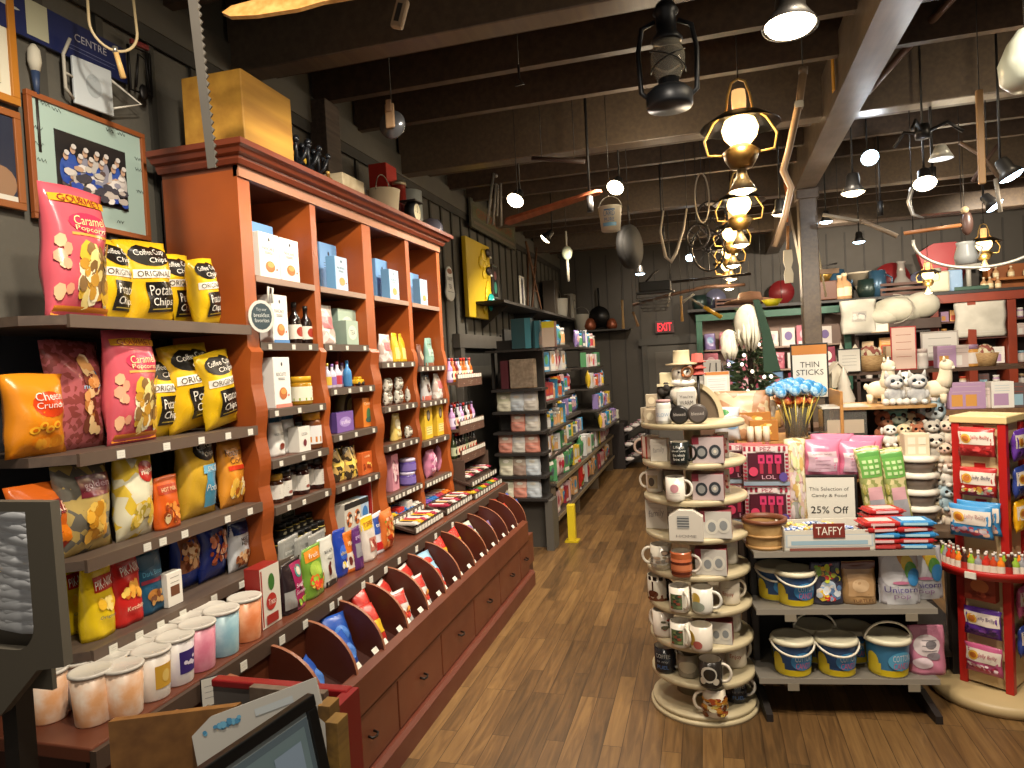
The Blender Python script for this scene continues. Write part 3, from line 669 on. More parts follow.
# ---- bays 2-4
K('tealtin', .12, 'pale green patterned gift tin', 'tin', carton('gift_tin', .12, .12, .08, '9cb0a0', [('e', .5, .5, .35, .3, 'c8d0c0'), ('t', 'TEA', .5, .5, .4, .2, '506058')], '7a8c80'))
K('silverbag', .14, 'clear pouch of silver-wrapped candy', 'pouch', bag('candy_pouch', .12, .14, .06, mat('b8a8a0', .2, kind='speck', c2='d8d4d0', scale=50), [('r', .2, .4, .8, .7, 'b86a70')], 'standup', 51))
for i, (c, n) in enumerate((('c8a838', 'yellow'), ('b03848', 'red'), ('3878b0', 'blue'), ('8a68b0', 'purple'))):
    K('figure' + n, .12, n + '-capped candy-filled bottle', 'bottle', bottle(.02, .12, 'c8c0d0' if n != 'blue' else '4a88c0', c, c, None, 'candy_bottle'))
def toycar():
    mb = MB(); mb.box(-.04, -.02, .01, .04, .02, .035, mat('d8a820', .3), .006); mb.box(-.02, -.017, .033, .02, .017, .05, mat('c89818', .3), .006)
    o = mb.build('toy_car')
    for x in (-.024, .024):
        for y in (-.02, .02):
            m2 = MB(); m2.tube([(x, y - .004, .011), (x, y + .004, .011)], .011, mat('1a1a1a', .6), 12); part(m2, 'wheel', o)
    return o
K('toycar', .05, 'tiny yellow toy car', 'toy', toycar)
K('purplebox', .09, 'purple chocolate gift box', 'box', carton('chocolate_box', .15, .09, .05, '7858a0', [('e', .5, .5, .35, .25, 'a088c8'), ('t', 'truffles', .5, .5, .5, .2, 'e8e0f0')], '4c3878'))
K('roundbox', .15, 'round gold chocolate box standing on edge', 'box', lambda: MB().tube([(0, -.02, .075), (0, .02, .075)], .075, mat('a89868', .3), 24).art(flat((-.075, -.02, 0), (.15, 0, 0), (0, 0, .15), (0, -1, 0)), [('e', .5, .5, .45, .45, '4a4238'), ('e', .5, .5, .3, .32, 'c8b878'), ('e', .5, .45, .15, .2, 'e8d8a0')]).build('chocolate_box'))
K('orangebox', .15, 'orange caramel carton with green trees', 'carton', carton('caramel_carton', .12, .15, .05, 'd07828', [('e', .5, .4, .2, .25, '3a7048'), ('t', 'Caramels', .5, .8, .7, .1, 'f8e8c0'), ('e', .5, .25, .3, .1, '2c5a50')], 'b05818'))
K('goldbag', .15, 'candy pouch with gold ribbon', 'pouch', bag('gift_pouch', .12, .15, .06, mat('b89858', .25, kind='speck', c2='3c3020', scale=45), [('r', .44, .05, .56, .95, 'd8b848'), ('r', .05, .45, .95, .55, 'd8b848'), ('e', .5, .5, .14, .12, 'e8d070')], 'standup', 52))
K('darkbox', .16, 'brown and gold gift carton', 'carton', carton('gift_carton', .1, .16, .05, '6a3a28', [('e', .5, .5, .3, .25, '9a5a40'), ('l', .2, .8, .7, .8, 2, 'd0a060')]))
K('orangesm', .1, 'small orange candy carton', 'carton', carton('candy_carton', .1, .1, .04, 'c86028', [('s', .1, .1, .9, .6, ['e8a040', 'f0c868', '903818'], 12, .09, 3), ('t', 'candy', .5, .8, .5, .14, 'f8e0b0')]))
K('cans', .13, 'black and white snack tin', 'can', carton('snack_tin', .075, .13, .06, 'c8c4b8', [('r', 0, .8, 1, 1, '222222'), ('e', .5, .45, .34, .26, 'c06830'), ('s', .15, .2, .85, .7, ['d88030', '303030', 'e8e0d0'], 10, .1, 3)]))
K('canb', .13, 'blue and white snack can', 'can', carton('snack_tin', .075, .13, .06, 'a8c0d8', [('r', 0, .8, 1, 1, '222222'), ('e', .5, .45, .34, .26, '3878b8'), ('e', .5, .2, .3, .1, 'd8d8e0')]))
K('redwhite', .24, 'tall red and white peppermint carton', 'carton', carton('mint_carton', .06, .24, .06, 'dcd8d0', [('r', 0, 0, .3, 1, 'b02a28'), ('e', .65, .7, .2, .06, 'b03030'), ('e', .65, .3, .2, .06, 'b03030'), ('e', .65, .5, .2, .05, '487848')], 'a02420'))
K('yellowsoup', .16, 'yellow arched soup mix pouch', 'pouch', bag('soup_pouch', .07, .16, .06, 'd8b428', [('r', .1, .1, .9, .5, 'e8d888'), ('l', .2, .8, .3, .45, 3, '8a6a20')], 'standup', 53))
K('silverpile', .1, 'silver and white wrapped cookie pack', 'pouch', bag('cookie_pack', .11, .1, .06, mat('c8c4b8', .25, kind='speck', c2='6a6258', scale=40), [('r', .2, .3, .8, .6, 'e0dccc'), ('t', 'mint', .5, .45, .4, .14, '806040')], seed=54))
K('yelpouch', .18, 'pale yellow cookie pouch leaning back', 'pouch', bag('cookie_pouch', .12, .18, .06, 'd0b868', [('e', .5, .6, .3, .2, 'e8e0c0'), ('s', .2, .1, .8, .4, ['a88848', 'e0d098'], 10, .1, 3)], 'standup', 55))
K('pinktall', .24, 'tall pink floral carton', 'carton', carton('bath_carton', .1, .24, .05, 'c88898', [('s', .05, .05, .95, .95, ['7a3c50', 'e0b0b8', 'f0d8dc', 'a05068'], 30, .1, 3)]))
K('purplejar', .07, 'squat purple jar with a white lid', 'jar', jar(.045, .07, '5a4890', 'c8c0d8', '7a68b0', None, 'candy_jar', .2))
K('glassjar', .09, 'small clear candy jar', 'jar', jar(.03, .09, '8a8880', '9a9890', None, None, 'candy_jar', .2))
K('tealpouch', .2, 'pale teal chocolate pouch', 'pouch', bag('chocolate_pouch', .13, .2, .06, '80a89c', [('t', 'LICORICE', .5, .78, .7, .07, '203830'), ('r', .15, .35, .85, .6, 'a8c8bc'), ('t', 'mint', .5, .48, .4, .09, '305048'), ('r', 0, 0, 1, .12, '8a5a48')], 'standup', 56))
K('brownpouch', .15, 'small brown chocolate pouch', 'pouch', bag('chocolate_pouch', .08, .15, .05, '6a4438', [('e', .5, .5, .3, .2, 'b89880')], 'standup', 57))
K('greywhite', .2, 'grey and white bark candy bag', 'pouch', bag('bark_bag', .14, .2, .06, 'b8b8b8', [('r', 0, .7, 1, .98, '3c4450'), ('e', .5, .4, .15, .15, '4a2820'), ('r', 0, 0, 1, .15, 'b06050')], 'standup', 58))
K('yelbox', .26, 'yellow chocolate carton with a black monogram', 'carton', carton('chocolate_carton', .15, .26, .06, 'dcb430', [('e', .5, .68, .22, .17, '3a3020'), ('e', .5, .68, .14, .12, '8a8078'), ('r', .15, .12, .85, .36, 'e4d488'), ('l', .2, .8, .18, .32, 3, '5a4a20')]))
K('pinkbag', .17, 'pink cotton candy bag', 'pouch', bag('cotton_candy_bag', .13, .17, .08, 'c880a0', [('e', .5, .5, .3, .25, 'e0b0c8'), ('s', .1, .1, .9, .9, ['d898b8', 'f0d0e0', 'b06088'], 12, .1, 3)], seed=59))
def bar(c, c2, n):
    K('bar' + n, .02, n + ' wrapped candy bar lying flat', 'candy bar', lambda: MB().box(-.02, -.06, 0, .02, .06, .018, mat(c, .25), .006).box(-.019, -.072, .006, .019, .072, .010, mat(c, .25)).box(-.012, -.035, .0175, .012, .035, .0195, mat(c2, .3)).build('candy_bar'))
for a in (('2c6ab0', 'd8e0e8', 'blue'), ('d0a828', 'a82820', 'yellow'), ('a03048', 'f0d8d8', 'red'), ('6a48a0', 'd8c8f0', 'violet'), ('c8c4bc', '303030', 'white'), ('4a2c20', 'c8a060', 'brown'), ('388048', 'e8e0a0', 'green'), ('d06820', 'f8e8c8', 'orange')): bar(*a)
K('redbox', .12, 'red and white tea carton', 'carton', carton('tea_carton', .08, .12, .06, 'b82c28', [('r', .1, .4, .9, .7, 'e0d8d0')]))
K('whitebox2', .15, 'white tea carton', 'carton', carton('tea_carton', .08, .15, .06, 'c8c4bc', [('e', .5, .5, .3, .25, 'a09888')]))
# sauce bottles
for a in (('1c1412', 'a82018', 'c8b8a0', 'black'), ('6a1c18', '2a2a2a', 'd8a080', 'red'), ('a85a20', 'c82818', 'e8d8b0', 'amber'), ('b088b8', '484060', 'd8c8e0', 'lilac'), ('243018', '202020', 'a8b090', 'green'), ('a8a8b0', '303848', 'd8d8d8', 'pale')):
    K('sauce' + a[3], .16, 'small ' + a[3] + ' sauce bottle', 'bottle', bottle(.022, .16, a[0], a[1], a[2], [('e', .5, .5, .15, .3, a[1])], 'sauce_bottle'))
# ================================================================== chips on the open shelves
XS = -1.59
row('on the top chip shelf', [('popcorn', 77, 130, .10), ('chips', 113, 82, .14, 8), ('chips2', 151, 82, .13, 0, 0, -6), ('chips', 178, 72, .18, 0, 0, -5), ('chips', 208, 66, .08, 6, 0, -9)], X=XS, z=1.69)
row('on the second chip shelf', [('puffs', 36, 82, .12, -4), ('popcorn2', 78, 108, .14), ('popcorn', 132, 112, .08), ('chips', 160, 80, .14), ('chips2', 194, 84, .12, 0, .012, -7), ('chips', 222, 74, .07, 0, .012, -9)], X=XS, z=1.325)
row('on the third chip shelf', [('puffs2', 48, 80, .10), ('clearchips', 85, 90, .08), ('whitechips', 135, 88, .07), ('smallorange', 167, 52, .06), ('bluechips', 198, 82, .08), ('corn', 232, 66, .07)], X=XS, z=1.045)
row('on the lowest chip shelf', [('pikyellow', 72, 74, .18), ('pikyellow', 98, 76, .07), ('pikred', 127, 72, .07), ('bluepouch', 151, 60, .07), ('minibox', 172, 33, .05), ('cookies', 186, 58, .13), ('cookies2', 212, 60, .11), ('mixnuts', 239, 50, .08)], X=XS, z=.805)
row('on the counter under the chip shelves', [('tubo', 50, 50, .22), ('tubo', 94, 52, .09), ('tubo', 126, 50, .035), ('tuby', 154, 48, .035), ('tubp', 178, 47, .035), ('tubk', 200, 46, .035), ('tubb', 224, 45, .035), ('tubr', 247, 43, .035)], X=-1.44, z=.655)
row('in the back rows under the chip shelves', [('tubw', 84, 46, .22), ('tubw', 113, 46, .15), ('tubw', 139, 45, .14), ('tubk', 163, 44, .14), ('tubw', 188, 43, .14), ('tubk', 212, 41, .13), ('tubw', 108, 42, .27), ('tubw', 132, 42, .26), ('tubk', 156, 41, .25), ('tubw', 178, 40, .25)], X=-1.42, z=.655)
row('beside the candy tubs on the counter', [('rice', 265, 60, .05)], X=-1.44, z=.655)

# ================================================================== the cabinet
B1 = 'in the first cabinet bay'
X_ = -1.6
row('on the highest shelf ' + B1.replace('in', 'of', 1), [('bluebox2', 258, 60, .17), ('pancake', 265, 46, .07), ('pancake', 286, 43, .06)], X=X_, z=1.885)
row('on the second shelf of the first cabinet bay', [('pretzel', 275, 48, .06), ('syrup', 296, 42, .07), ('syrup', 307, 38, .05)], X=X_, z=1.633)
row('on the third shelf of the first cabinet bay', [('biscuit', 277, 50, .06), ('honey', 302, 28, .06)], X=X_ + .01, z=1.377)
row('on the fourth shelf of the first cabinet bay', [('bluewhite', 277, 43, .08), ('bluewhite', 289, 42, .10), ('whitebox', 300, 25, .05), ('spice', 313, 36, .05), ('spice', 306, 40, .13), ('syrup', 316, 44, .18)], X=X_ + .01, z=1.184)
row('on the jam shelf of the first cabinet bay', [('jamy', 276, 28, .06)] + [('jam', 284 + 8.6 * i, 30 + (i % 2) * 2, .06 + .03 * (i % 2)) for i in range(5)], X=X_ + .01, z=1.007)
row('on the lowest shelf of the first cabinet bay', [('dip', 280 + 6.6 * i, 16, .045) for i in range(8)] + [('dip', 281 + 6.6 * i, 16, .11, 0, .03) for i in range(7)] + [('dipbox', 284, 20, .2, 0, .06), ('dipbox', 300, 18, .19, 0, .06)], X=X_ + .01, z=.803, group='pickle jars in the first cabinet bay')
row('in the row on the counter before the cabinet', [('greybag', 290, 56, .17), ('greybag', 305, 52, .15), ('greybag', 318, 50, .13), ('magenta', 292, 50, .05, 6), ('greenbag', 312, 50, .06), ('whitebag', 327, 48, .07), ('bluebag', 341, 46, .08), ('orangebag', 350, 40, .07), ('purplebag', 358, 42, .05), ('yellowbag', 369, 44, .07), ('stripebag', 378, 40, .08), ('gingerbag', 387, 40, .06)], X=-1.43, z=.655)
row('on the top shelf of the second cabinet bay', [('bluebox2', 325, 50, .16), ('bluebox', 338, 34, .05)], X=X_, z=1.885)
row('on the second shelf of the second cabinet bay', [('silverbag', 324, 40, .07), ('tealtin', 338, 36, .12), ('tealtin', 346, 24, .05)], X=X_, z=1.633)
row('on the third shelf of the second cabinet bay', [('figureyellow', 328, 25, .06), ('figurepurple', 333, 24, .06), ('figurered', 338, 26, .06), ('figureblue', 348, 26, .06), ('figurepurple', 343, 24, .09), ('toycar', 358, 9, .05), ('darkbox', 340, 34, .2)], X=X_ + .01, z=1.435)
row('on the fourth shelf of the second cabinet bay', [('purplebox', 341, 20, .05), ('roundbox', 349, 36, .15), ('orangebox', 365, 29, .05)], X=X_ + .01, z=1.229)
row('on the fifth shelf of the second cabinet bay', [('goldbag', 338, 34, .08), ('goldbag', 350, 32, .06), ('darkbox', 352, 44, .16), ('orangesm', 364, 22, .05)], X=X_ + .01, z=1.0)
row('on the lowest shelf of the second cabinet bay', [('cans', 344, 30, .05), ('cans', 352, 29, .05), ('canb', 360, 28, .05), ('redwhite', 369, 42, .08), ('redwhite', 377, 41, .05)], X=X_ + .02, z=.767)
row('on the top shelf of the third cabinet bay', [('bluebox2', 379, 42, .15), ('bluebox', 391, 30, .05)], X=X_, z=1.886)
row('on the second shelf of the third cabinet bay', [('silverbag', 385, 28, .06), ('silverbag', 389, 26, .14), ('yellowsoup', 395, 29, .06), ('yellowsoup', 402, 28, .06), ('yellowsoup', 408, 27, .06)], X=X_, z=1.546)
row('on the third shelf of the third cabinet bay', [('silverpile', 388, 14, .05), ('silverpile', 388, 14, .05, 0, .07), ('silverpile', 399, 14, .05), ('silverpile', 399, 13, .05, 0, .075), ('silverpile', 410, 14, .05), ('silverpile', 410, 13, .05, 0, .075)], X=X_ + .01, z=1.316, group='silver cookie packs in two layers in the third cabinet bay')
row('on the fourth shelf of the third cabinet bay', [('yelpouch', 396, 27, .07), ('silverpile', 409, 12, .05)], X=X_ + .01, z=1.115)
row('on the fifth shelf of the third cabinet bay', [('pinktall', 393, 36, .06), ('purplejar', 408, 13, .05), ('purplejar', 408, 13, .05, 0, .072), ('glassjar', 406, 18, .17)], X=X_ + .01, z=.855)
row('on the top shelf of the fourth cabinet bay', [('bluebox2', 412, 34, .15), ('bluebox', 421, 26, .05)], X=X_, z=1.884)
row('on the second shelf of the fourth cabinet bay', [('brownpouch', 420, 22, .05), ('tealpouch', 429, 28, .06)], X=X_, z=1.516)
row('on the third shelf of the fourth cabinet bay', [('greywhite', 426, 29, .07), ('silverbag', 438, 25, .05)], X=X_ + .01, z=1.308)
row('on the fourth shelf of the fourth cabinet bay', [('yelbox', 426, 34, .05), ('yelbox', 438, 33, .05)], X=X_ + .01, z=1.079)
row('on the fifth shelf of the fourth cabinet bay', [('pinkbag', 430, 27, .05), ('pinkbag', 441, 26, .08)], X=X_ + .01, z=.842)
R = random.Random(11)
def bars(b, z, cols, where, x=-1.66, tilt=0):
    y0, y1, _ = BAYS[b]; k = 0; c = {}
    for i in range(8):
        for r in range(2):
            col = cols[(i // 2 + r) % len(cols)]; c[col] = c.get(col, 0) + 1
            place('bar' + col, (x - .15 * r, y0 + .03 + (y1 - y0 - .06) * i / 7, z + .001), DESC['bar' + col][0] + ' ' + where, 'candy bar', DESC['bar' + col][0] + 's ' + where, pi / 2 + R.uniform(-.08, .08))
bars(3, .735, ['yellow', 'blue', 'blue', 'white'], 'on the lowest shelf of the third cabinet bay')
bars(4, .712, ['violet', 'blue', 'red', 'orange'], 'on the lowest shelf of the fourth cabinet bay')
# slanted trays with tagged fronts on the counter
def tray(y0, y1, x0, x1, z0, z1, label, n):
    r = empty('candy_tray'); r.location = (x1, y0, z0)
    T = Matrix.Translation((-x1, -y0, -z0))
    def pt(mb, nm, par=None): mb.v = [tuple(T @ V(q)) for q in mb.v]; return part(mb, nm, par or r)
    mb = MB(); mb.prism([(x1, z0), (x1, z0 + .012), (x0, z1 + .012), (x0, z1)], 'y', y0, y1, mat('3a2a22', .5)); mb.prism([(x0, z0), (x0, z1), (x0 - .01, z1), (x0 - .01, z0)], 'y', y0, y1, REDD); pt(mb, 'tray_floor')
    mb = MB(); mb.box(x1 - .004, y0, z0, x1 + .004, y1, z0 + .035, mat('4a4038', .5)); f = pt(mb, 'tray_front')
    for i in range(n):
        m_ = MB(); yc = y0 + (y1 - y0) * (i + .5) / n; m_.box(x1 + .004, yc - .014, z0 + .006, x1 + .006, yc + .014, z0 + .03, mat('d8d6cc', .5)); pt(m_, 'price_tag', f)
    tag(r, label, 'tray')
    return r
def fill(y0, y1, x0, x1, z0, z1, cols, where, n=7, rows=2, grp=None):
    for i in range(n):
        for k in range(rows):
            t = (k + .5) / rows; col = cols[(i + k) % len(cols)]
            place('bar' + col, (x1 + (x0 - x1) * t, y0 + .025 + (y1 - y0 - .05) * (i + .5) / n, z0 + (z1 - z0) * t + .016), DESC['bar' + col][0].replace('lying flat', '') + where, 'candy bar', col + ' bars ' + where, pi / 2 + R.uniform(-.1, .1), ry=0, rx=-math.atan2(z1 - z0, x1 - x0) if 0 else 0)
TR = [(3.22, 3.60, -1.60, -1.46, .66, .70, 'low slanted candy tray on the counter before the third bay', ['white', 'yellow', 'red']), (3.66, 4.10, -1.60, -1.46, .66, .70, 'low slanted candy tray on the counter before the fourth bay', ['red', 'brown', 'white'])]
for y0, y1, x0, x1, z0, z1, lb, cols in TR:
    tray(y0, y1, x0, x1, z0, z1, lb, 10); fill(y0, y1, x0, x1, z0, z1, cols, 'in the ' + ' '.join(lb.split()[0:4]) + (' before bay three' if 'third' in lb else ' before bay four'), 7, 1)
row('in front of the third bay', [('redbox', 398, 20, .18), ('whitebox2', 407, 22, .18)], X=-1.44, z=.66)
# bottle rack past the cabinet
root = empty('bottle_rack'); root.location = (-1.7, 4.4, .66)
def br(mb, n, par=None): mb.v = [(q[0] + 1.7, q[1] - 4.4, q[2] - .66) for q in mb.v]; return part(mb, n, par or root)
RK = [1.425, 1.12, .93]
for y in (4.16, 4.66):
    mb = MB(); mb.box(-1.98, y, .66, -1.80, y + .015, 1.72, mat('4a3a30', .5)); mb.box(-1.80, y, .66, -1.52, y + .015, .90, mat('4a3a30', .5)); br(mb, 'side_frame')
mb = MB(); mb.box(-1.99, 4.16, .66, -1.98, 4.67, 1.72, REDD); br(mb, 'back_panel')
for z in RK:
    mb = MB(); mb.box(-1.98, 4.175, z - .04, -1.54, 4.66, z - .025, mat('5a4436', .5)); mb.box(-1.545, 4.17, z - .055, -1.535, 4.665, z + .03, mat('5a4034', .5))
    S = flat((-1.535, 4.17, z - .055), (0, .49, 0), (0, 0, .085), (1, 0, 0)); mb.art(S, [('s', .05, .12, .95, .45, ['9a8878', '8a4438', 'a8988a'], 22, .02, 4)], .001)
    s = br(mb, 'shelf')
    tags([4.195 + .044 * i for i in range(11)], -1.534, z + .002, s, br, .024, .036)
tag(root, 'narrow brown bottle rack at the far end of the cabinet', 'rack')
BC = ['sauceblack', 'saucelilac', 'saucered', 'saucepale', 'sauceamber', 'saucegreen']
for i, z in enumerate(RK):
    RR = random.Random(i + 3); w = ['top', 'middle', 'bottom'][i]
    for k in range(8):
        for r_ in range(2):
            c = BC[(RR.randint(0, 5) if i < 2 else RR.choice([0, 0, 5, 2]))]
            place(c, (-1.60 - .1 * r_, 4.20 + .057 * k, z - .023), DESC[c][0] + ' on the ' + w + ' shelf of the bottle rack', 'bottle', DESC[c][0] + 's, ' + w + ' rack shelf', pi / 2, 1.0)
tray(4.14, 4.68, -1.66, -1.47, .73, .80, 'upper candy stick tray at the far end of the counter', 10)
tray(4.10, 4.70, -1.62, -1.44, .657, .68, 'lower candy stick tray at the far end of the counter', 11)
fill(4.14, 4.68, -1.66, -1.47, .73, .80, ['white', 'red', 'brown'], 'in the upper stick tray', 8, 1)
fill(4.10, 4.70, -1.60, -1.44, .657, .68, ['yellow', 'red', 'green'], 'in the lower stick tray', 8, 1)

# goods in the scalloped bins
BINC = [('popsm', ['c83a30', 'e8c040']), ]
K('binred', .12, 'red and white bag of gummy candy', 'candy', bag('gummy_bag', .1, .12, .04, 'c8c4c0', [('r', 0, .6, 1, .95, 'b03028'), ('s', .1, .08, .9, .55, ['c84038', 'e8e0d8', '903028', 'e8a050'], 20, .1, 3)], seed=61))
K('binblue', .12, 'light blue and red bag of candy', 'candy', bag('gummy_bag', .1, .12, .04, '88b0c8', [('e', .5, .6, .3, .2, 'c03830'), ('s', .1, .08, .9, .5, ['d8e0e0', 'c84038', '3878a8'], 18, .1, 5)], seed=62))
K('bindark', .12, 'royal blue candy bag', 'candy', bag('gummy_bag', .09, .12, .04, '2450a8', [('e', .5, .5, .3, .2, '5080d0')], seed=63))
K('binyellow', .12, 'red and yellow candy tube bag', 'candy', bag('gummy_bag', .07, .14, .04, 'b83028', [('r', .1, .3, .9, .6, 'd8b030')], seed=64))
K('bingreen', .12, 'green and white candy bag', 'candy', bag('gummy_bag', .09, .12, .04, 'b8c0b0', [('r', 0, .1, 1, .45, '4a8a48'), ('e', .5, .7, .3, .15, '7a5a98')], seed=65))
K('binpurple', .12, 'purple and white candy bag', 'candy', bag('gummy_bag', .09, .12, .04, '6a5890', [('e', .5, .6, .3, .2, 'd8d0e0')], seed=66))
bc = ['bindark', 'bindark', 'binyellow', 'binred', 'binred', 'binblue', 'bingreen', 'binyellow', 'bingreen', 'binpurple', 'binpurple', 'binyellow', 'bindark']
nth = ['nearest', 'second', 'third', 'fourth', 'fifth', 'sixth', 'seventh', 'eighth', 'ninth', 'tenth', 'eleventh', 'twelfth', 'thirteenth']
for i in range(13):
    y = 2.02 + .215 * i
    for q in range(2):
        k = bc[i] if q == 0 else bc[(i + (1 if i % 3 == 0 else 0)) % 13]
        if i in (0, 10) and q: continue
        place(k, (-1.275 - .07 * q, y + (.04 * q if q else -.015), .412 + .035 * q), DESC[k][0] + (' at the front of the ' if q == 0 else ' at the back of the ') + nth[i] + ' candy bin', 'candy', None, pi / 2 + R.uniform(-.4, .4), 1.28, rx=rad(-26))
DKM_ = mat('1f1a18', .45)
# ================================================================== round mug rack
TZ = [1.221, 1.061, .912, .759, .608, .463, .318, .167, .038]
MC = (solve_x(704, 3.045, .05), 3.045); MR = .215
root = empty('mug_display_rack'); root.location = (MC[0], MC[1], 0)
CREAM = mat('bdb090', .4, kind='stain', c2='aea180', scale=4)
mb = MB(); mb.lathe([(.225, 0), (.225, .014), (.218, .018)], CREAM, 48); part(mb, 'foot_ring', root)
mb = MB(); mb.lathe([(MR, .02), (MR + .003, .03), (MR, .038), (0, .038)], CREAM, 48); part(mb, 'base_disc', root)
for i, z in enumerate(TZ[:-1]):
    mb = MB(); mb.lathe([(0, z - .022), (MR - .004, z - .022), (MR, z - .018), (MR, z - .004), (MR - .004, z), (0, z)], CREAM, 48, caps=False); part(mb, 'round_shelf', root)
mb = MB(); mb.cyl(.075, .038, .145, mat('8d8268', .5), 24, -.04, .03); mb.cyl(.035, .14, 1.2, mat('a89c80', .5), 20); part(mb, 'centre_post', root)
tag(root, 'round cream mug rack with eight tiers beside the aisle', 'rack')
RM = .038
def P4(c): return c
K('mugredwhite', .095, 'red and white striped mug', 'mug', mug(RM, .095, 'd0b8a8', [('r', .1, 0, .3, 1, 'a03830'), ('r', .45, 0, .5, 1, 'a03830'), ('e', .7, .5, .12, .25, '8a4038')], 200))
K('mugblack', .095, 'black mug with white script lettering', 'mug', mug(.04, .095, '1e2220', [('t', 'Life is', .5, .8, .3, .12, W_), ('t', 'about using', .5, .62, .4, .1, W_), ('t', 'the whole', .5, .45, .34, .12, W_), ('t', 'box of', .5, .28, .3, .12, W_)], -15, 'd8d0c0'))
def giftbox(c1, art, side='7a3038'): return carton('gift_box', .14, .12, .09, c1, art, side)
RB = [('r', 0, .72, .22, 1, '8a2838'), ('e', .3, .42, .19, .26, '2e3238'), ('e', .72, .45, .19, .26, '2e3238'), ('e', .3, .42, .12, .16, '8a8a88'), ('e', .72, .45, .11, .15, '9a9a98'), ('e', .72, .45, .05, .07, 'd0c8b8')]
K('giftdark', .12, 'clear-fronted mug gift box with two dark coasters', 'gift box', giftbox('b8a8a8', RB))
RB2 = [('r', 0, .6, .2, 1, '8a2838'), ('e', .4, .42, .2, .28, 'd8d4c8'), ('e', .75, .48, .2, .28, 'd8d4c8'), ('e', .4, .42, .12, .18, '8a8e90'), ('e', .75, .48, .12, .18, '8a8e90')]
K('giftlight', .12, 'mug gift box with two white rings', 'gift box', giftbox('c8c4bc', RB2))
K('giftwhite', .12, 'plain white carton with grey script', 'gift box', carton('gift_box', .09, .12, .08, 'd2ccc0', [('t', 'family', .5, .5, .7, .3, '8a8480', .3), ('l', .2, .8, .7, .85, 2, 'a09888')]))
K('giftred', .12, 'red and white patterned carton', 'gift box', carton('gift_box', .07, .12, .07, 'cfc6bc', [('r', 0, 0, .25, 1, '9a3030'), ('s', .3, .1, .95, .9, ['a83838', 'd8a098'], 14, .1, 2)]))
def house():
    mb = MB(); mb.prism([(-.07, 0), (.07, 0), (.07, .1), (.03, .128), (-.03, .128), (-.07, .1)], 'y', -.035, .035, mat('d4cec2', .45))
    S = front(.14, .128, -.035); mb.art(S, [('r', .25, .42, .6, .82, '6f7274'), ('t', 'HOME', .5, .16, .6, .09, '8a8480')] + [('r', .25, .42 + .09 * k, .6, .45 + .09 * k, 'b8b8b4') for k in range(5)], .0008)
    return mb.build('gift_box')
K('gifthouse', .128, 'house-shaped white box with a grey picture', 'gift box', house)
K('mugwhl', .1, 'white mug with its handle to the left', 'mug', mug(.038, .1, 'ddd6c8', [('r', .35, .2, .7, .8, 'b8a888'), ('e', .5, .5, .1, .2, '5a5248')], 185))
K('mugwhr', .1, 'white mug with a small pink motif', 'mug', mug(.04, .1, 'ded8cc', [('e', .5, .55, .12, .18, 'c89098'), ('l', .35, .65, .25, .35, 2, 'a09a90')], -12))
K('mugpat', .09, 'white patterned mug, handle left', 'mug', mug(.04, .09, 'cfc8b8', [('s', .1, .1, .9, .9, ['8a8478', 'a89c80', '6a6458', 'c0a890'], 26, .07, 2)], 190))
K('mugstripe', .09, 'rust orange mug with dark bands', 'mug', mug(.038, .09, 'a85a38', [], -8, band=[(.12, .24, '5a2a1c'), (.3, .5, 'c87850'), (.52, .62, '5a2a1c'), (.75, .95, 'b06038')], hcol='d8d0c4'))
K('mugbw', .09, 'black and cream mug with a figure', 'mug', mug(.04, .09, 'cfc6b4', [('r', 0, 0, 1, .25, '6a3a24'), ('r', 0, .85, 1, 1, '201c1a'), ('r', .42, .2, .46, .8, '3a2018'), ('e', .44, .3, .14, .14, '5a3020'), ('r', .8, .0, 1, 1, '201c1a')], -20, hcol='1e1a18'))
K('mugpic', .09, 'white mug with a green landscape picture', 'mug', mug(.036, .09, 'd8d2c4', [('r', .25, .15, .6, .75, '5a6a48'), ('s', .25, .15, .6, .75, ['7a8a58', '8a4a38', '3a4a38'], 14, .06, 2)], -55))
K('mugyellow', .092, 'white mug with a yellow flower', 'mug', mug(.038, .092, 'd8d6cc', [('e', .3, .6, .14, .25, 'c8a848'), ('e', .35, .3, .2, .2, '909888')], -15))
K('mugcream', .095, 'cream mug with red script', 'mug', mug(.038, .095, 'ddd2bc', [('t', 'Enjoy', .4, .45, .3, .2, 'b05a40'), ('l', .3, .5, .7, .7, 1, 'a09070')], 20))
K('mugplain', .09, 'plain white mug', 'mug', mug(.036, .09, 'dcd6ca', [('e', .5, .5, .2, .3, 'c8c2b4')], 60))
K('mugfloral', .095, 'white mug with a dark leaf and red motif', 'mug', mug(.038, .095, 'd4cabc', [('s', .5, .2, .95, .8, ['3a3430', '9a4a40', '5a5a48'], 12, .08, 3)], 150))
K('mugyred', .085, 'white mug with a red and yellow print', 'mug', mug(.037, .085, 'd6cec0', [('e', .2, .5, .14, .3, 'b89838'), ('e', .4, .3, .12, .16, 'a85850')], 110))
K('muggrey', .09, 'grey glazed mug', 'mug', mug(.042, .09, '8a8270', [('e', .5, .5, .25, .25, 'b0a890')], 120, '7a7260'))
K('mugphoto', .095, 'black mug with a white line drawing', 'mug', mug(.04, .095, '26221e', [('e', .45, .55, .2, .3, 'c8c4b8'), ('e', .47, .55, .15, .22, '26221e'), ('e', .3, .3, .08, .12, 'b8b0a0'), ('e', .62, .3, .08, .12, 'b8b0a0'), ('r', .86, 0, 1, 1, 'd8d0c0')], -10, 'd8cfc0', hcol='d8d0c0'))
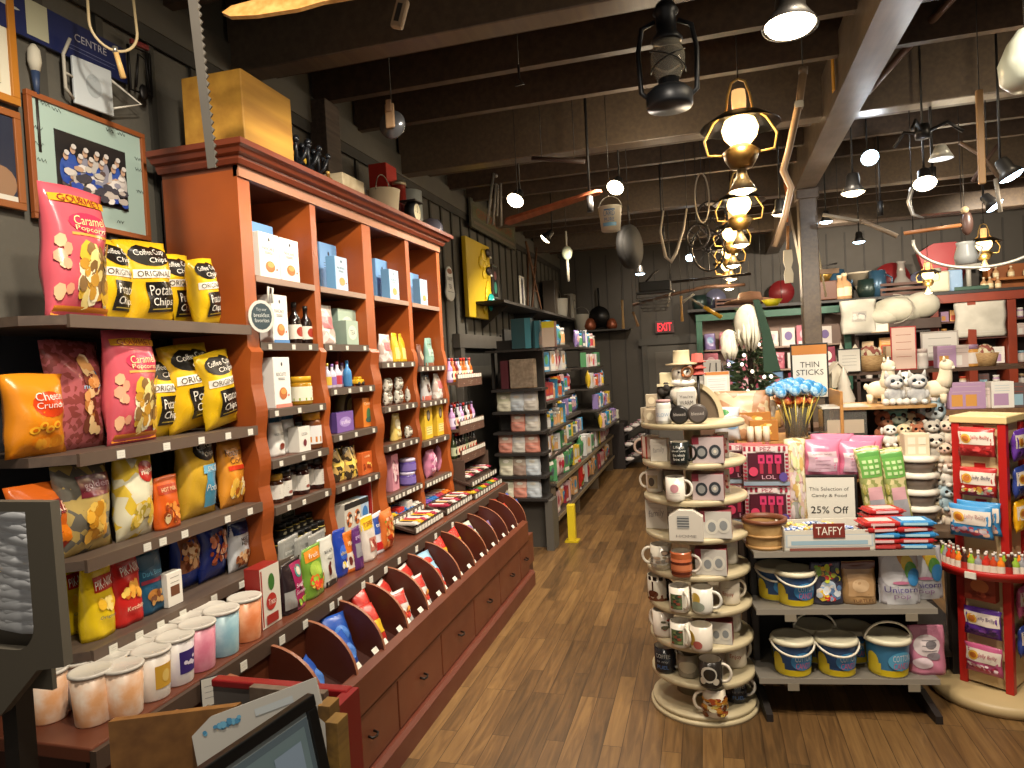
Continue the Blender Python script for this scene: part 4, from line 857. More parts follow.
K('mugblack2', .09, 'black mug with grey and blue words', 'mug', mug(.038, .09, '1d1e22', [('t', 'COFFEE', .5, .7, .4, .16, 'a8a8a0'), ('t', 'is my', .5, .48, .3, .12, '8a8a88'), ('t', 'FUEL', .5, .27, .3, .14, '48689a')], -5, hcol='c8c4ba'))
K('mugklimt', .095, 'white mug with a golden patterned wrap', 'mug', mug(.038, .095, 'd8cdb8', [('s', .05, .03, .95, .8, ['b87a28', 'c89038', 'a04a28', 'd8c060', '6a3a20', 'e0d8b0'], 60, .08, 3)], 190))
def circ(px, z, R_):
    x = solve_x(px, MC[1] - .12, z)
    for _ in range(5):
        dx = max(-R_, min(R_, x - MC[0])); y = MC[1] - (R_ * R_ - dx * dx) ** .5; x = solve_x(px, y, z)
    return MC[0] + max(-R_, min(R_, x - MC[0])), y
def tier(i, w, items):
    where = ('on the ' + w + ' tier of the mug rack') if i else 'on top of the mug rack'
    cnt = {}
    for it in items: cnt[it[0]] = cnt.get(it[0], 0) + 1
    seen = {}
    for it in sorted(items, key=lambda q: q[1]):
        R_ = .178 - (it[3] if len(it) > 3 else 0); x, y = circ(it[1], TZ[i], R_)
        s = it[2] * depth((x, y, TZ[i])) / FL / NOMH[it[0]]; d, c = DESC[it[0]]
        seen[it[0]] = seen.get(it[0], 0) + 1
        lab = d + (', %s from left, ' % ORD[seen[it[0]] - 1] if cnt[it[0]] > 1 else ' ') + where.replace('on the ', 'on ')
        tw = (it[4] if len(it) > 4 else 0)
        place(it[0], (x, y, TZ[i] + .001), lab, c, None, math.atan2(x - MC[0], MC[1] - y) * .2 + rad(tw), s)
tier(1, 'second', [('mugredwhite', 646, 22, .0), ('giftwhite', 661, 22, .02), ('mugblack', 680, 23, -.03), ('giftdark', 709, 26, .02, -8), ('giftred', 729, 24, .06, -20)])
tier(2, 'third', [('mugwhl', 649, 22, .01), ('muggrey', 659, 22, .09), ('mugwhr', 676, 24, -.02), ('giftdark', 709, 26, .02, -8), ('giftred', 731, 22, .06, -20)])
tier(3, 'fourth', [('giftwhite', 652, 29, .02, 10), ('giftwhite', 670, 29, .08), ('gifthouse', 687, 30, -.03), ('giftlight', 716, 27, .01, -8), ('mugplain', 736, 22, .09)])
tier(4, 'fifth', [('mugpat', 662, 24, .0), ('mugstripe', 682, 25, -.03), ('giftlight', 712, 26, .02, -8), ('mugplain', 734, 22, .05)])
tier(5, 'sixth', [('mugbw', 659, 24, .0), ('mugpic', 680, 25, -.03), ('mugyellow', 703, 25, -.02), ('mugcream', 730, 25, .03)])
tier(6, 'seventh', [('mugfloral', 664, 26, .0), ('mugpic', 681, 25, -.03), ('mugyred', 702, 25, -.04), ('giftlight', 720, 22, .03, -12), ('mugplain', 740, 22, .05)])
tier(7, 'lowest raised', [('mugblack2', 666, 25, .0), ('muggrey', 689, 23, .04), ('mugphoto', 711, 27, -.03), ('mugcream', 739, 26, .04)])
tier(8, 'base', [('mugklimt', 715, 28, -.01), ('mugblack2', 736, 25, .04)])
# top of the rack
K('soapbox', .06, 'small cream gift carton', 'carton', carton('soap_carton', .055, .06, .05, 'a89880', [('e', .5, .5, .3, .3, 'c8bca0'), ('l', .2, .8, .2, .3, 1, '7a6a58')]))
K('whitejar', .1, 'white candle jar with a blue label', 'candle', jar(.032, .1, 'c8c8c0', 'c09898', 'd8d8d4', [('t', 'GLOW', .5, .5, .4, .3, '7898b8')], 'candle_jar', .1))
def plate(c, c2):
    def fn():
        mb = MB(); mb.tube([(0, -.006, .045), (0, .006, .045)], .045, mat(c, .3), 28)
        S = flat((-.045, -.006, 0), (.09, 0, 0), (0, 0, .09), (0, -1, 0)); mb.art(S, [('e', .5, .5, .4, .4, c2), ('t', 'blessed', .5, .52, .6, .16, 'b8b0a8', .1)]); return mb.build('round_plaque')
    return fn
K('plaqueblack', .09, 'black round plaque with script', 'plaque', plate('1c1a18', '262320'))
K('plaquegrey', .09, 'dark grey round plaque with script', 'plaque', plate('4a4440', '544c48'))
tier(0, '', [('soapbox', 642, 14, .0), ('soapbox', 652, 13, .0), ('whitejar', 664, 24, .0), ('plaqueblack', 680, 19, -.01), ('plaquegrey', 698, 20, -.01)])
row('stacked behind the others on the mug rack', [('soapbox', 652, 14, .13, 0, .0), ('soapbox', 652, 12, .13, 0, .065)], Y=MC[1] - .14, z=TZ[0])
def arch():
    mb = MB(); pts = []; n = 16
    for i in range(n + 1): a = pi / 2 * i / n; pts.append((.15 * sin(a) , .17 * cos(a)))
    inn = [(x * .86, z * .88) for x, z in pts]
    mb.prism(pts + inn[::-1], 'y', -.012, .012, CREAM); o = mb.build('arched_display_panel')
    m2 = MB(); m2.prism([(0, 0)] + inn, 'y', .0, .01, mat('5a4c3c', .5)); part(m2, 'panel_back', o)
    return o
kind('arch', .17, arch); p = (solve_x(690, MC[1] + .07, TZ[0]), MC[1] + .07, TZ[0] + .001)
place('arch', p, 'cream quarter-round panel standing on top of the mug rack', 'panel', None, 0, .95)
def snowman():
    mb = MB(); mb.ball((0, 0, .045), .045, mat('ded8cc', .9, kind='fur', c2='cfc8ba', scale=30), 14, 10, 1, .9, .95); mb.ball((0, -.005, .115), .034, mat('ded8cc', .9, kind='fur', c2='cfc8ba', scale=30), 14, 10)
    o = mb.build('snowman_figure')
    m2 = MB(); m2.lathe([(.05, .142), (.051, .147), (.027, .15), (.026, .185), (.025, .19), (0, .19)], mat('b8a988', .7), 20); part(m2, 'top_hat', o)
    m2 = MB(); m2.tube([(.016 * cos(a) + .014, -.038, .12 + .016 * sin(a)) for a in [i * pi / 6 for i in range(12)]], .005, mat('7a4a28', .5), 6, True); part(m2, 'spectacles', o)
    m2 = MB()
    for x in (-.012, .014): m2.ball((x, -.038, .12), .004, mat('101010', .3), 6, 5)
    m2.tube([(0, -.036, .11), (.0, -.06, .106)], [.005, .001], mat('d07020', .5), 6); part(m2, 'face', o)
    m2 = MB(); m2.lathe([(.036, .075), (.042, .085), (.036, .095)], mat('e8e4dc', .9), 16); part(m2, 'scarf', o)
    return o
kind('snowman', .2, snowman)
q = (solve_x(684, MC[1] - .0, TZ[0]), MC[1] - .0, TZ[0] + .05)
mb = MB(); mb.box(-.05, -.045, 0, .05, .045, .048, mat('8a7c64', .5), .003); o = mb.build('wooden_block'); o.location = (q[0], q[1], TZ[0] + .001); tag(o, 'small block under the snowman on the mug rack', 'block')
place('snowman', q, 'white snowman figure in a cream top hat behind the plaques', 'figure', None, .1, 1.32)
def hatsign():
    mb = MB(); mb.box(-.045, -.004, .03, .045, .004, .15, mat('b8b4ac', .5), .003); mb.box(-.055, -.0045, 0, .055, .0045, .032, mat('c0bab0', .5), .003)
    S = front(.09, .15, -.005); mb.art(S, [('t', "You're", .5, .82, .7, .1, '4a4644'), ('t', 'WARM', .5, .62, .7, .14, '4a4644'), ('t', 'my heart', .5, .42, .8, .1, '4a4644'), ('t', 'ALWAYS', .5, .11, .9, .12, '8a3838')], .0008); return mb.build('hat_shaped_sign')
kind('hatsign', .15, hatsign); place('hatsign', (solve_x(687, MC[1] - .07, TZ[0] + .04), MC[1] - .09, TZ[0] + .002), 'pale grey hat-shaped sign in front of the snowman', 'sign', None, 0, .85)
def redhats():
    mb = MB()
    for k in range(3): mb.lathe([(.05, k * .035), (.05, k * .035 + .005), (.03, k * .035 + .008), (.028, k * .035 + .035)], mat('b85048', .7), 18, 0, 0)
    return mb.build('stacked_red_hats')
def onehat():
    mb = MB(); mb.lathe([(.042, 0), (.042, .005), (.03, .008), (.027, .045), (.0, .048)], mat('a84840', .7), 18); return mb.build('felt_hat')
K('redhat', .048, 'small red felt hat', 'hat', onehat)
mb = MB(); mb.cyl(.03, 0, .006, DKM_, 16); mb.cyl(.006, .006, .19, DKM_, 8); mb.cyl(.02, .185, .19, DKM_, 16); o = mb.build('hat_stand'); _hx = solve_x(698, MC[1] + .02, 1.4); o.location = (_hx, MC[1] + .02, TZ[0] + .001); tag(o, 'thin dark hat stand on the mug rack carrying red hats', 'stand')
def pine():
    mb = MB(); Rr = random.Random(5)
    for i in range(46):
        a = Rr.uniform(0, 6.28); z = Rr.uniform(.0, .1); r = .05 * (1 - z / .14)
        c = (r * cos(a) * Rr.uniform(.2, 1), r * sin(a) * Rr.uniform(.2, 1), z + .01); mb.ball(c, .014, mat('2a2420', .8), 6, 5)
    o = mb.build('pinecone_ornament'); m2 = MB(); m2.box(-.018, -.018, .105, .018, .018, .14, mat('c8bc98', .6), .003); m2.box(-.026, -.026, .1, .026, .026, .106, mat('c8bc98', .6)); part(m2, 'cream_cap', o); return o
kind('pine', .14, pine); place('pine', (solve_x(668, MC[1] + .0, TZ[0]), MC[1] + .0, TZ[0] + .005), 'dark brown cone ornament with a cream cap on the mug rack', 'ornament', None, 0, 1.45)

# ================================================================== low shelf rack in front
TO = (.155, 2.935); TA = rad(8.2); TL = (TO[0], TO[1], TA)
root = empty('display_rack'); root.location = (TO[0], TO[1], 0); root.rotation_euler.z = TA
DKM = mat('1f1a18', .45)
SHM = mat('6f6a62', .4)
for x in (.015, .655):
    mb = MB(); mb.box(x, .17, .03, x + .03, .2, .68, DKM, .003); part(mb, 'upright', root)
    mb = MB(); mb.prism([(-.03, 0), (-.03, .03), (.12, .07), (.24, .07), (.36, .03), (.36, 0)], 'x', x + .002, x + .028, DKM); f = part(mb, 'foot', root)
    mb = MB(); mb.cyl(.012, 0, .02, mat('8a8680', .4), 10, x + .015, -.01); part(mb, 'leveller', f)
for z, d0, d1, n in ((.684, -.0, .34, 0), (.45, .0, .3, 0), (.166, .0, .3, 0)):
    mb = MB(); mb.box(0, d0, z - .012, .69, d1, z, SHM, .002); mb.box(0, d0 - .003, z - .022, .69, d0, z + .001, mat('8d877c', .4)); s = part(mb, 'shelf', root)
    if z < .6:
        for x in (.11, .57):
            mb = MB(); mb.box(x, d0 - .004, z - .05, x + .045, d0 - .001, z - .02, mat('8a8272', .5)); part(mb, 'tag_holder', s)
mb = MB(); mb.box(.0, .31, .07, .69, .325, .67, mat('1c1715', .7)); part(mb, 'back_panel', root)
for x in (.0, .68):
    mb = MB(); mb.box(x, .2, .07, x + .01, .31, .67, mat('241d1a', .7)); part(mb, 'side_panel', root)
tag(root, 'low dark three-shelf display rack on splayed feet', 'rack')
def bucket(c1, c2, up=True):
    def fn():
        r, h = .058, .11; mb = MB(); mb.lathe([(r * .86, 0), (r * .88, .004), (r, h * .9)], mat('c8c0a0', .4), 28)
        S = round_(r * .875 + .0008, h * .84, .004, 5.6, r + .0002)
        mb.grid(S, 0, 0, 1, 1, 0, mat(c1, .35), 26, 1); mb.grid(S, 0, 0, 1, .2, .0004, mat('d8c020', .35), 26, 1)
        mb.art(S, [('e', .30, .42, .06, .3, 'd8c030'), ('r', .24, .08, .38, .4, 'dcc430'), ('e', .56, .5, .12, .3, c2), ('t', 'COTTON', .56, .6, .16, .2, 'd8e0e8'), ('t', 'CANDY', .56, .36, .15, .2, 'd06a90'), ('e', .8, .5, .05, .25, 'd8c030'), ('e', .12, .5, .05, .25, 'd8c030')], .0012)
        o = mb.build('candy_bucket')
        m2 = MB(); m2.lathe([(r * 1.04, h * .86), (r * 1.1, h * .88), (r * 1.1, h * .94), (r * 1.02, h), (r * .9, h * .97), (0, h * .97)], mat('d0cab0', .35), 28); part(m2, 'lid', o)
        m2 = MB(); m2.tube([(r * 1.1 * cos(t), (-.01 if up else -r * 1.12 * sin(t)), h * .9 + (.05 if up else -.03) * sin(t)) for t in [pi * i / 14 for i in range(15)]], .0035, mat('d8d2c0', .4), 6); part(m2, 'handle', o)
        return o
    return fn
K('bucket', .16, 'yellow and blue candy bucket', 'bucket', bucket('284a78', '3c88c0', False))
K('bucketb', .16, 'yellow-blue candy bucket with its handle up', 'bucket', bucket('284a78', '3c88c0'))
K('bucket2', .16, 'yellow bucket with light blue wrap, handle raised', 'bucket', bucket('3a78a0', '58a8d0'))
K('pinkwhite', .2, 'pink and white candy bag with grey print', 'bag', bag('candy_bag', .15, .2, .09, 'c07890', [('e', .45, .6, .36, .22, 'dccfd0'), ('e', .3, .25, .25, .12, 'd8c4cc'), ('e', .55, .62, .16, .08, '7a7478'), ('e', .6, .4, .18, .08, '8a8088'), ('l', .3, .7, .5, .7, 3, '6a6468')], 'standup', 71))
K('spiky', .2, 'colourful candy bag with spiky green and yellow shapes', 'bag', bag('candy_bag', .15, .19, .07, '3a3848', [('s', .1, .5, .95, .97, ['88b030', 'c8d038', 'e0b030', '2a2a38', 'c03830'], 34, .08, 2), ('s', .12, .08, .9, .5, ['c83030', '88a8c8', 'd8d0c8', '5878a0', 'e0c040', 'd0d8e0'], 34, .09, 5), ('e', .5, .45, .22, .14, 'a8b8c8')], 'standup', 72))
K('goldfoil', .19, 'gold foil pouch with a brown top', 'bag', bag('foil_pouch', .15, .19, .07, 'a88458', [('r', 0, .82, 1, .99, '6a4234'), ('r', .15, .2, .9, .72, 'b8946a'), ('e', .5, .45, .25, .15, 'd0b088'), ('t', 'TURTLES', .55, .1, .6, .07, '5a3826')], 'standup', 73, .18))
def rb():
    its = [('r', 0, 0, 1, .34, 'b8b8bc'), ('e', .3, .62, .28, .3, 'c8c8cc')]
    for k, c in enumerate(('c88820', 'd8b830', '58903a', '3a80b8')): its.append(('e', .62 + .07 * k, .86 - .12 * k, .16, .16, c))
    return its + [('t', 'Unicorn', .5, .28, .8, .11, '4a3a80'), ('t', 'pop', .5, .14, .4, .09, '8a6a90'), ('e', .5, .4, .2, .03, 'c87898')]
K('unicorn', .24, 'white unicorn candy bag with a rainbow mane', 'bag', bag('candy_bag', .17, .24, .07, 'b8b6bc', rb(), 'standup', 74))
row('on the rack bottom shelf', [('bucket', 793, 52, .07), ('bucket', 837, 52, .07), ('bucket2', 888, 55, .07), ('pinkwhite', 927, 47, .07)], TL, z=.166)
row('in the back row of the rack bottom shelf', [('bucketb', 815, 50, .2), ('bucket', 853, 48, .2)], TL, z=.166)
row('on the rack middle shelf', [('bucket', 776, 48, .15), ('bucket', 796, 50, .08), ('spiky', 827, 43, .07), ('goldfoil', 859, 42, .07), ('unicorn', 899, 54, .07), ('unicorn', 923, 52, .13)], TL, z=.45)
def basket():
    mb = MB(); mb.lathe([(.066, 0), (.08, .10)], mat('cdaa72', .6, kind='wood', c2='b08a52', scale=3), 26, caps=False); mb.lathe([(.0, .002), (.066, .002)], '7a5a34', 26, caps=False); mb.lathe([(.062, .004), (.076, .10)], mat('a07c4c', .6), 26, caps=False)
    o = mb.build('bushel_basket')
    for z0, z1, r0, c in ((.096, .112, .0795, '6a3a20'), (.045, .055, .0725, 'a88250'), (0, .012, .067, 'a88250')):
        m2 = MB(); m2.lathe([(r0, z0), (r0 + .004, z0), (r0 + .006, z1), (r0 - .008, z1), (r0 - .008, z0)], mat(c, .5), 26, caps=False); part(m2, 'hoop', o)
    return o
K('basket', .112, 'wooden bushel basket with a dark brown rim', 'basket', basket)
def taffybox():
    mb = MB(); w, d, h = .3, .12, .085; m = mat('d4d0c4', .5)
    mb.box(-w / 2, -d / 2, 0, w / 2, d / 2, .004, m); mb.box(-w / 2, -d / 2, 0, w / 2, -d / 2 + .004, h * .85, m); mb.box(-w / 2, d / 2 - .004, 0, w / 2, d / 2, h, m)
    mb.box(-w / 2, -d / 2, 0, -w / 2 + .004, d / 2, h, m); mb.box(w / 2 - .004, -d / 2, 0, w / 2, d / 2, h, m)
    mb.art(front(w, h * .85, -d / 2), [('r', .02, .2, .98, .8, 'b8c4cc'), ('r', .04, .24, .96, .76, 'd8d8d0'), ('r', .08, .3, .92, .5, '9ab8c8'), ('r', .06, .03, .94, .16, '8a5248')], .0006)
    o = mb.build('taffy_box'); m2 = MB(); m2.box(-.052, -d / 2 - .004, h * .55, .052, -d / 2 + .001, h * 1.12, mat('7a2c22', .5)); m2.art(front(.104, .05, -d / 2 - .004, h * .55), [('t', 'TAFFY', .5, .48, .84, .56, 'ece6d8')], .0006); part(m2, 'name_plate', o)
    return o
K('taffybox', .085, 'white open-topped taffy box with a maroon name plate', 'box', taffybox)
for i, (c, c2) in enumerate((('4a6ab0', 'd0d8e8'), ('d0c8b0', 'c8a840'), ('c8a030', 'e8d890'), ('b0b8c0', '7888a0'))):
    def tf(c=c, c2=c2):
        mb = MB(); mb.tube([(-.022, 0, .008), (-.012, 0, .008), (0, 0, .008), (.012, 0, .008), (.022, 0, .008)], [.008, .006, .008, .006, .008], mat(c, .3, kind='speck', c2=c2, scale=120), 8); return mb.build('wrapped_taffy')
    K('taffy%d' % i, .016, ['blue', 'cream', 'yellow', 'silver'][i] + ' wrapped taffy', 'candy', tf)
def pack(n, c, c2):
    K('pack' + n, .022, n + ' licorice candy pack', 'candy', lambda: MB().box(-.07, -.05, 0, .07, .05, .022, mat(c, .25), .008).box(-.08, -.045, .009, .08, .045, .013, mat(c, .25)).box(-.045, -.0505, .006, .045, -.049, .016, mat(c2, .3)).box(-.045, -.03, .0215, .045, .03, .0225, mat(c2, .3)).build('licorice_pack'))
pack('red', 'a82424', 'd8b8b8'); pack('blue', '2c78b0', 'a8d0e0'); pack('crimson', '8a2420', 'c04848')
row('on the rack top shelf', [('basket', 765, 29, .09), ('taffybox', 824, 24, .07)], TL, z=.684)
Rr = random.Random(7); c_, s_ = cos(TA), sin(TA)
def onrack(x, y, z): return (TO[0] + c_ * x - s_ * y, TO[1] + s_ * x + c_ * y, z)
for i in range(34):
    k = i % 4; place('taffy%d' % k, onrack(.145 + .014 * (i % 17) + Rr.uniform(0, .01), .035 + .07 * (i // 17) * .9 + Rr.uniform(-.008, .012), .748 + Rr.uniform(0, .016)), DESC['taffy%d' % k][0] + ' heaped in the white taffy box', 'candy', DESC['taffy%d' % k][0] + ' heap', Rr.uniform(0, 3), 1.1)
# filler of taffy below the visible ones
o = MB().box(-.135, -.045, .006, .135, .045, .062, mat('c8bca0', .4, kind='speck', c2='5a78a8', scale=50)).build('loose_taffy'); o.location = onrack(.268, .07, .684); o.rotation_euler.z = TA
tag(o, 'mass of small taffies filling the white taffy box', 'candy', kind='stuff')
st = [(.50, .05, ['crimson', 'red', 'blue', 'red', 'red']), (.625, .05, ['blue', 'red', 'blue', 'red', 'blue']), (.56, .17, ['blue', 'red', 'red', 'blue', 'red', 'red'])]
for j, (x, y, cs_) in enumerate(st):
    nm = ['left front', 'right front', 'rear'][j]
    for i, n in enumerate(cs_):
        place('pack' + n, onrack(x + Rr.uniform(-.008, .008), y, .685 + .0225 * i), '%s, %s from bottom of the %s stack' % (DESC['pack' + n][0], ORD[i], nm), 'candy', None, TA + Rr.uniform(-.1, .1), .98)

# ================================================================== table behind, risers and their goods
root = empty('display_table'); root.location = (.6, 3.7, 0)
OAK = mat('9a6c38', .5, kind='wood', c2='b48448', scale=5)
mb = MB(); mb.box(-.5, -.36, .65, .44, .5, .684, mat('5a4838', .5), .004); part(mb, 'table_top', root)
for x in (-.48, .38):
    for y in (-.34, .44):
        mb = MB(); mb.box(x, y, 0, x + .05, y + .05, .65, DKM, .003); part(mb, 'leg', root)
mb = MB(); mb.box(-.44, -.33, .12, .5, .44, .14, mat('3a2e26', .6)); part(mb, 'lower_shelf', root)
tag(root, 'dark display table standing behind the low rack', 'table')
def crate(w, d, h, open_front=False, m=OAK):
    def fn():
        mb = MB(); t = .012
        mb.box(-w / 2, -d / 2, h - t, w / 2, d / 2, h, m, .002); mb.box(-w / 2, -d / 2, 0, w / 2, d / 2, t, m, .002)
        for x in (-w / 2, w / 2 - t): mb.box(x, -d / 2, t, x + t, d / 2, h - t, m, .002)
        mb.box(-w / 2 + t, d / 2 - t, t, w / 2 - t, d / 2, h - t, m)
        return mb.build('wooden_riser')
    return fn
kind('crate1', .2, crate(.36, .2, .2)); place('crate1', (.545, 3.56, .685), 'oak riser box holding up the pink candy bags', 'riser')
kind('crate2', .36, crate(.62, .42, .35)); place('crate2', (.45, 3.93, .685), 'large oak riser at the back of the display table', 'riser')
PB = [('r', .03, .86, .97, .97, 'b02850')] 
def pez():
    mb = MB(); w, h, d = .165, .15, .05; mb.box(-w / 2, -d / 2, 0, w / 2, d / 2, h, mat('a83048', .35), .002)
    S = front(w, h, -d / 2); it = [('r', .01, .01, .99, .99, 'd8d0cc')]
    for k in range(9): it.append(('r', .02 + .108 * k, .86, .075 + .108 * k, .98, 'a02840'))
    for k in range(8): it += [('r', .02, .04 + .1 * k, .08, .1 + .1 * k, 'a02840'), ('r', .92, .04 + .1 * k, .98, .1 + .1 * k, 'a02840')]
    it += [('r', .3, .86, .72, .98, 'd8c8c8'), ('t', 'PEZ', .5, .92, .24, .1, '9a2040'), ('r', .1, .14, .9, .83, '4a1828'), ('r', .0, .0, 1, .1, '8a98a8')]
    for k in range(3): it += [('r', .36 + .18 * k, .3, .44 + .18 * k, .6, 'a83048'), ('r', .33 + .18 * k, .56, .47 + .18 * k, .78, 'c83868'), ('r', .37 + .18 * k, .62, .43 + .18 * k, .7, '6a1838')]
    it += [('e', .22, .36, .1, .12, 'c84060'), ('t', 'LOL', .55, .22, .3, .1, 'd8a8b8'), ('e', .86, .22, .09, .12, '5a4890')]
    mb.art(S, it, .0005, .3); return mb.build('dispenser_box')
K('pez', .15, 'pink and maroon candy dispenser box with striped border', 'box', pez)
DT = 'on the table behind the rack'
row('lower, ' + DT, [('pez', 768, 39, .0)], Y=3.42, z=.684)
row('upper, stacked on the lower one', [('pez', 766, 39, .0, 0, .192)], Y=3.42, z=.684)
K('pezb', .15, 'red candy dispenser box edge', 'box', pez)
row('lower left, behind the mug rack', [('pezb', 744, 38, .06)], Y=3.42, z=.684); row('upper left, behind the mug rack', [('pezb', 742, 38, .06, 0, .192)], Y=3.42, z=.684)
MS = [('s', .05, .03, .95, .97, ['d8cca0', 'e8e0c0', 'd8b8a8', 'b8c088', 'e0d0d0', 'c8a868'], 70, .09, 3), ('r', .12, .3, .88, .62, 'd8b8b8'), ('r', .2, .08, .85, .28, 'a8a8a4'), ('t', 'popcorn', .5, .5, .6, .04, '9a4858')]
K('tallpop', .42, 'tall clear bag of pastel popcorn', 'popcorn', bag('popcorn_bag', .1, .42, .07, mat('d8cca8', .25, kind='speck', c2='b89868', scale=40), MS, seed=81))
row('beside the dispenser boxes', [('tallpop', 798, 86, .0)], Y=3.42, z=.684)
K('greencone', .4, 'tall popcorn bag with a green header', 'popcorn', bag('popcorn_bag', .12, .4, .06, mat('d8cc98', .25, kind='speck', c2='98a060', scale=40), [('r', .1, .88, .95, .99, '5a9848'), ('r', .1, .62, .95, .88, '6aa850')] + [('r', .2 + .24 * i, .66 + .07 * j, .36 + .24 * i, .70 + .07 * j, 'c0dca0') for i in range(3) for j in range(3)] + [('r', .25, .34, .85, .5, 'd8a8b0'), ('r', .25, .06, .85, .34, 'a8a8b0'), ('s', .02, .05, .2, .6, ['e0d8a8', 'b8b058'], 12, .07, 2)], seed=82))
row('beside the oak riser', [('greencone', 879, 80, .0), ('greencone', 902, 78, .02)], Y=3.42, z=.684)
for o_ in ROOTS[-2:]: o_.rotation_euler.y = -.12
K('pinkcandy', .2, 'pink and white cotton candy bag', 'candy', bag('cotton_candy_bag', .19, .2, .1, 'd87c9c', [('r', .12, .22, .88, .6, 'd4b4c6'), ('r', .12, .6, .88, .72, 'dcc4cc'), ('t', 'cotton candy', .5, .66, .5, .05, '8a5868'), ('l', .3, .7, .3, .5, 3, 'b890a4'), ('r', .78, .45, .9, .56, 'e0d8d8')], seed=83))
row('on the oak riser', [('pinkcandy', 822, 40, .05), ('pinkcandy', 857, 38, .05)], Y=3.43, z=.885)
row('at the back of the oak riser', [('pinkcandy', 833, 42, .15), ('pinkcandy', 864, 40, .15)], Y=3.43, z=.885)
def sign(w, h, lines, frame='1c1a18', paper='d4d2c8', head=None):
    def fn():
        mb = MB(); mb.box(-w / 2, -.004, 0, w / 2, .004, h, mat(frame, .4), .002); o = mb.build('sign_frame_stand')
        m2 = MB(); t = w * .05; m2.box(-w / 2 + t, -.0055, t, w / 2 - t, -.004, h - t, mat(paper, .6)); S = front(w, h, -.0055)
        if head: m2.art(S, [('r', .04, .8, .96, .97, head)], .0004)
        m2.art(S, lines, .0008, .6); part(m2, 'printed_card', o)
        m2 = MB(); m2.prism([(.004, 0), (.05, 0), (.004, h * .6)], 'x', -.01, .01, mat(frame, .4)); part(m2, 'easel_back', o)
        return o
    return fn
kind('s25', .23, sign(.24, .23, [('t', 'This Selection of', .5, .72, .7, .07, '57554f'), ('t', 'Candy & Food', .5, .58, .62, .08, '57554f'), ('t', '25% Off', .5, .3, .66, .14, '2a2927')]))
place('s25', (solve_x(829, 3.43, .8), 3.43, .685), 'black-framed card reading 25% Off before the oak riser', 'sign', None, .0, 1.0)
kind('sthin', .28, sign(.19, .3, [('t', 'THIN', .5, .62, .5, .1, '2c2a28'), ('t', 'STICKS', .5, .48, .72, .1, '2c2a28'), ('e', .6, .2, .2, .1, '2a2420')], head='b87838'))
mb = MB(); mb.cyl(.008, 0, .19, DKM, 10); mb.cyl(.05, 0, .008, DKM, 20); _q = (solve_x(811, 4.03, 1.2), 4.03, 1.037)
_sp = place('sthin', (_q[0], _q[1], _q[2] + .19), 'THIN STICKS sign with an orange header behind the lollipops', 'sign', None, 0, 1.0); part(mb, 'base_post', _sp).location = (0, 0, -.19)
# lollipops in a glass
def glass():
    mb = MB(); mb.lathe([(.05, 0), (.055, .004), (.062, .16), (.058, .16), (.05, .01), (0, .01)], mat('c8c8bc', .1, tr=.9), 24, caps=False); return mb.build('glass_jar')
K('glass', .16, 'clear glass jar full of lollipop sticks', 'jar', glass)
gx, gy, gz = solve_x(797, 3.86, 1.04), 3.86, 1.037
place('glass', (gx, gy, gz), 'clear glass jar full of lollipop sticks', 'jar', None, 0, 1)
for i, (c, n) in enumerate((('3c8cc8', 'blue'), ('b85028', 'orange'), ('8a3028', 'dark red'))):
    def lp(c=c):
        mb = MB(); mb.tube([(0, 0, 0), (0, 0, .2)], .0028, mat(['d8c860', 'c8d8a0', 'd8d4c0'][i % 3], .4), 6); o = mb.build('lollipop')
        m2 = MB(); m2.ball((0, 0, .225), .026, mat(c, .2, kind='speck', c2='a8d0e8' if c[0] == '3' else 'd89048', scale=60), 10, 8); part(m2, 'candy_head', o); return o
    K('lolly%d' % i, .235, n + ' wrapped lollipop', 'lollipop', lp)
for i in range(44):
    a = i * 2.4; q = (i % 22 + .5) / 22; r = .034 * q ** .5; k = 0 if i < 26 else 1 + i % 2
    tl = (.20 if k else .30) * q ** .5 * (1.5 if k else 1.35)
    place('lolly%d' % k, (gx + r * cos(a), gy + r * sin(a), gz + .012), DESC['lolly%d' % k][0] + ' fanned out of the glass jar', 'lollipop', DESC['lolly%d' % k][0] + 's in the glass jar', 0, (1.22 - .12 * q) if k == 0 else .86, rx=-tl * sin(a), ry=tl * cos(a))
# plush shelf
root = empty('plush_shelf_unit'); root.location = (.9, 3.85, 0)
mb = MB(); mb.box(-.27, -.14, .684, -.255, .18, 1.28, OAK, .002); part(mb, 'side_board', root)
def half(z, x1): 
    mb = MB(); n = 10; pts = [(-.255, .18), (-.255, -.14)] + [(x1 - .06 + .06 * sin(a), -.08 - .06 * cos(a)) for a in [i * pi / 2 / 6 for i in range(7)]] + [(x1, .18)]
    mb.prism(pts, 'z', z - .014, z, mat('b08a58', .5, kind='wood', c2='9a7444', scale=4)); return mb
for z in (1.20, .995): part(half(z, .17), 'shelf', root)
mb = MB(); mb.box(-.255, .17, .684, .17, .18, 1.2, mat('3a2a20', .6)); part(mb, 'back_board', root)
mb = MB(); mb.box(-.02, .05, 0, .02, .09, 1.2, mat('4a3828', .5)); mb.box(-.18, -.1, 0, .18, .16, .02, mat('4a3828', .5)); part(mb, 'post', root)
tag(root, 'small oak shelf unit crowded with plush animals', 'shelf')
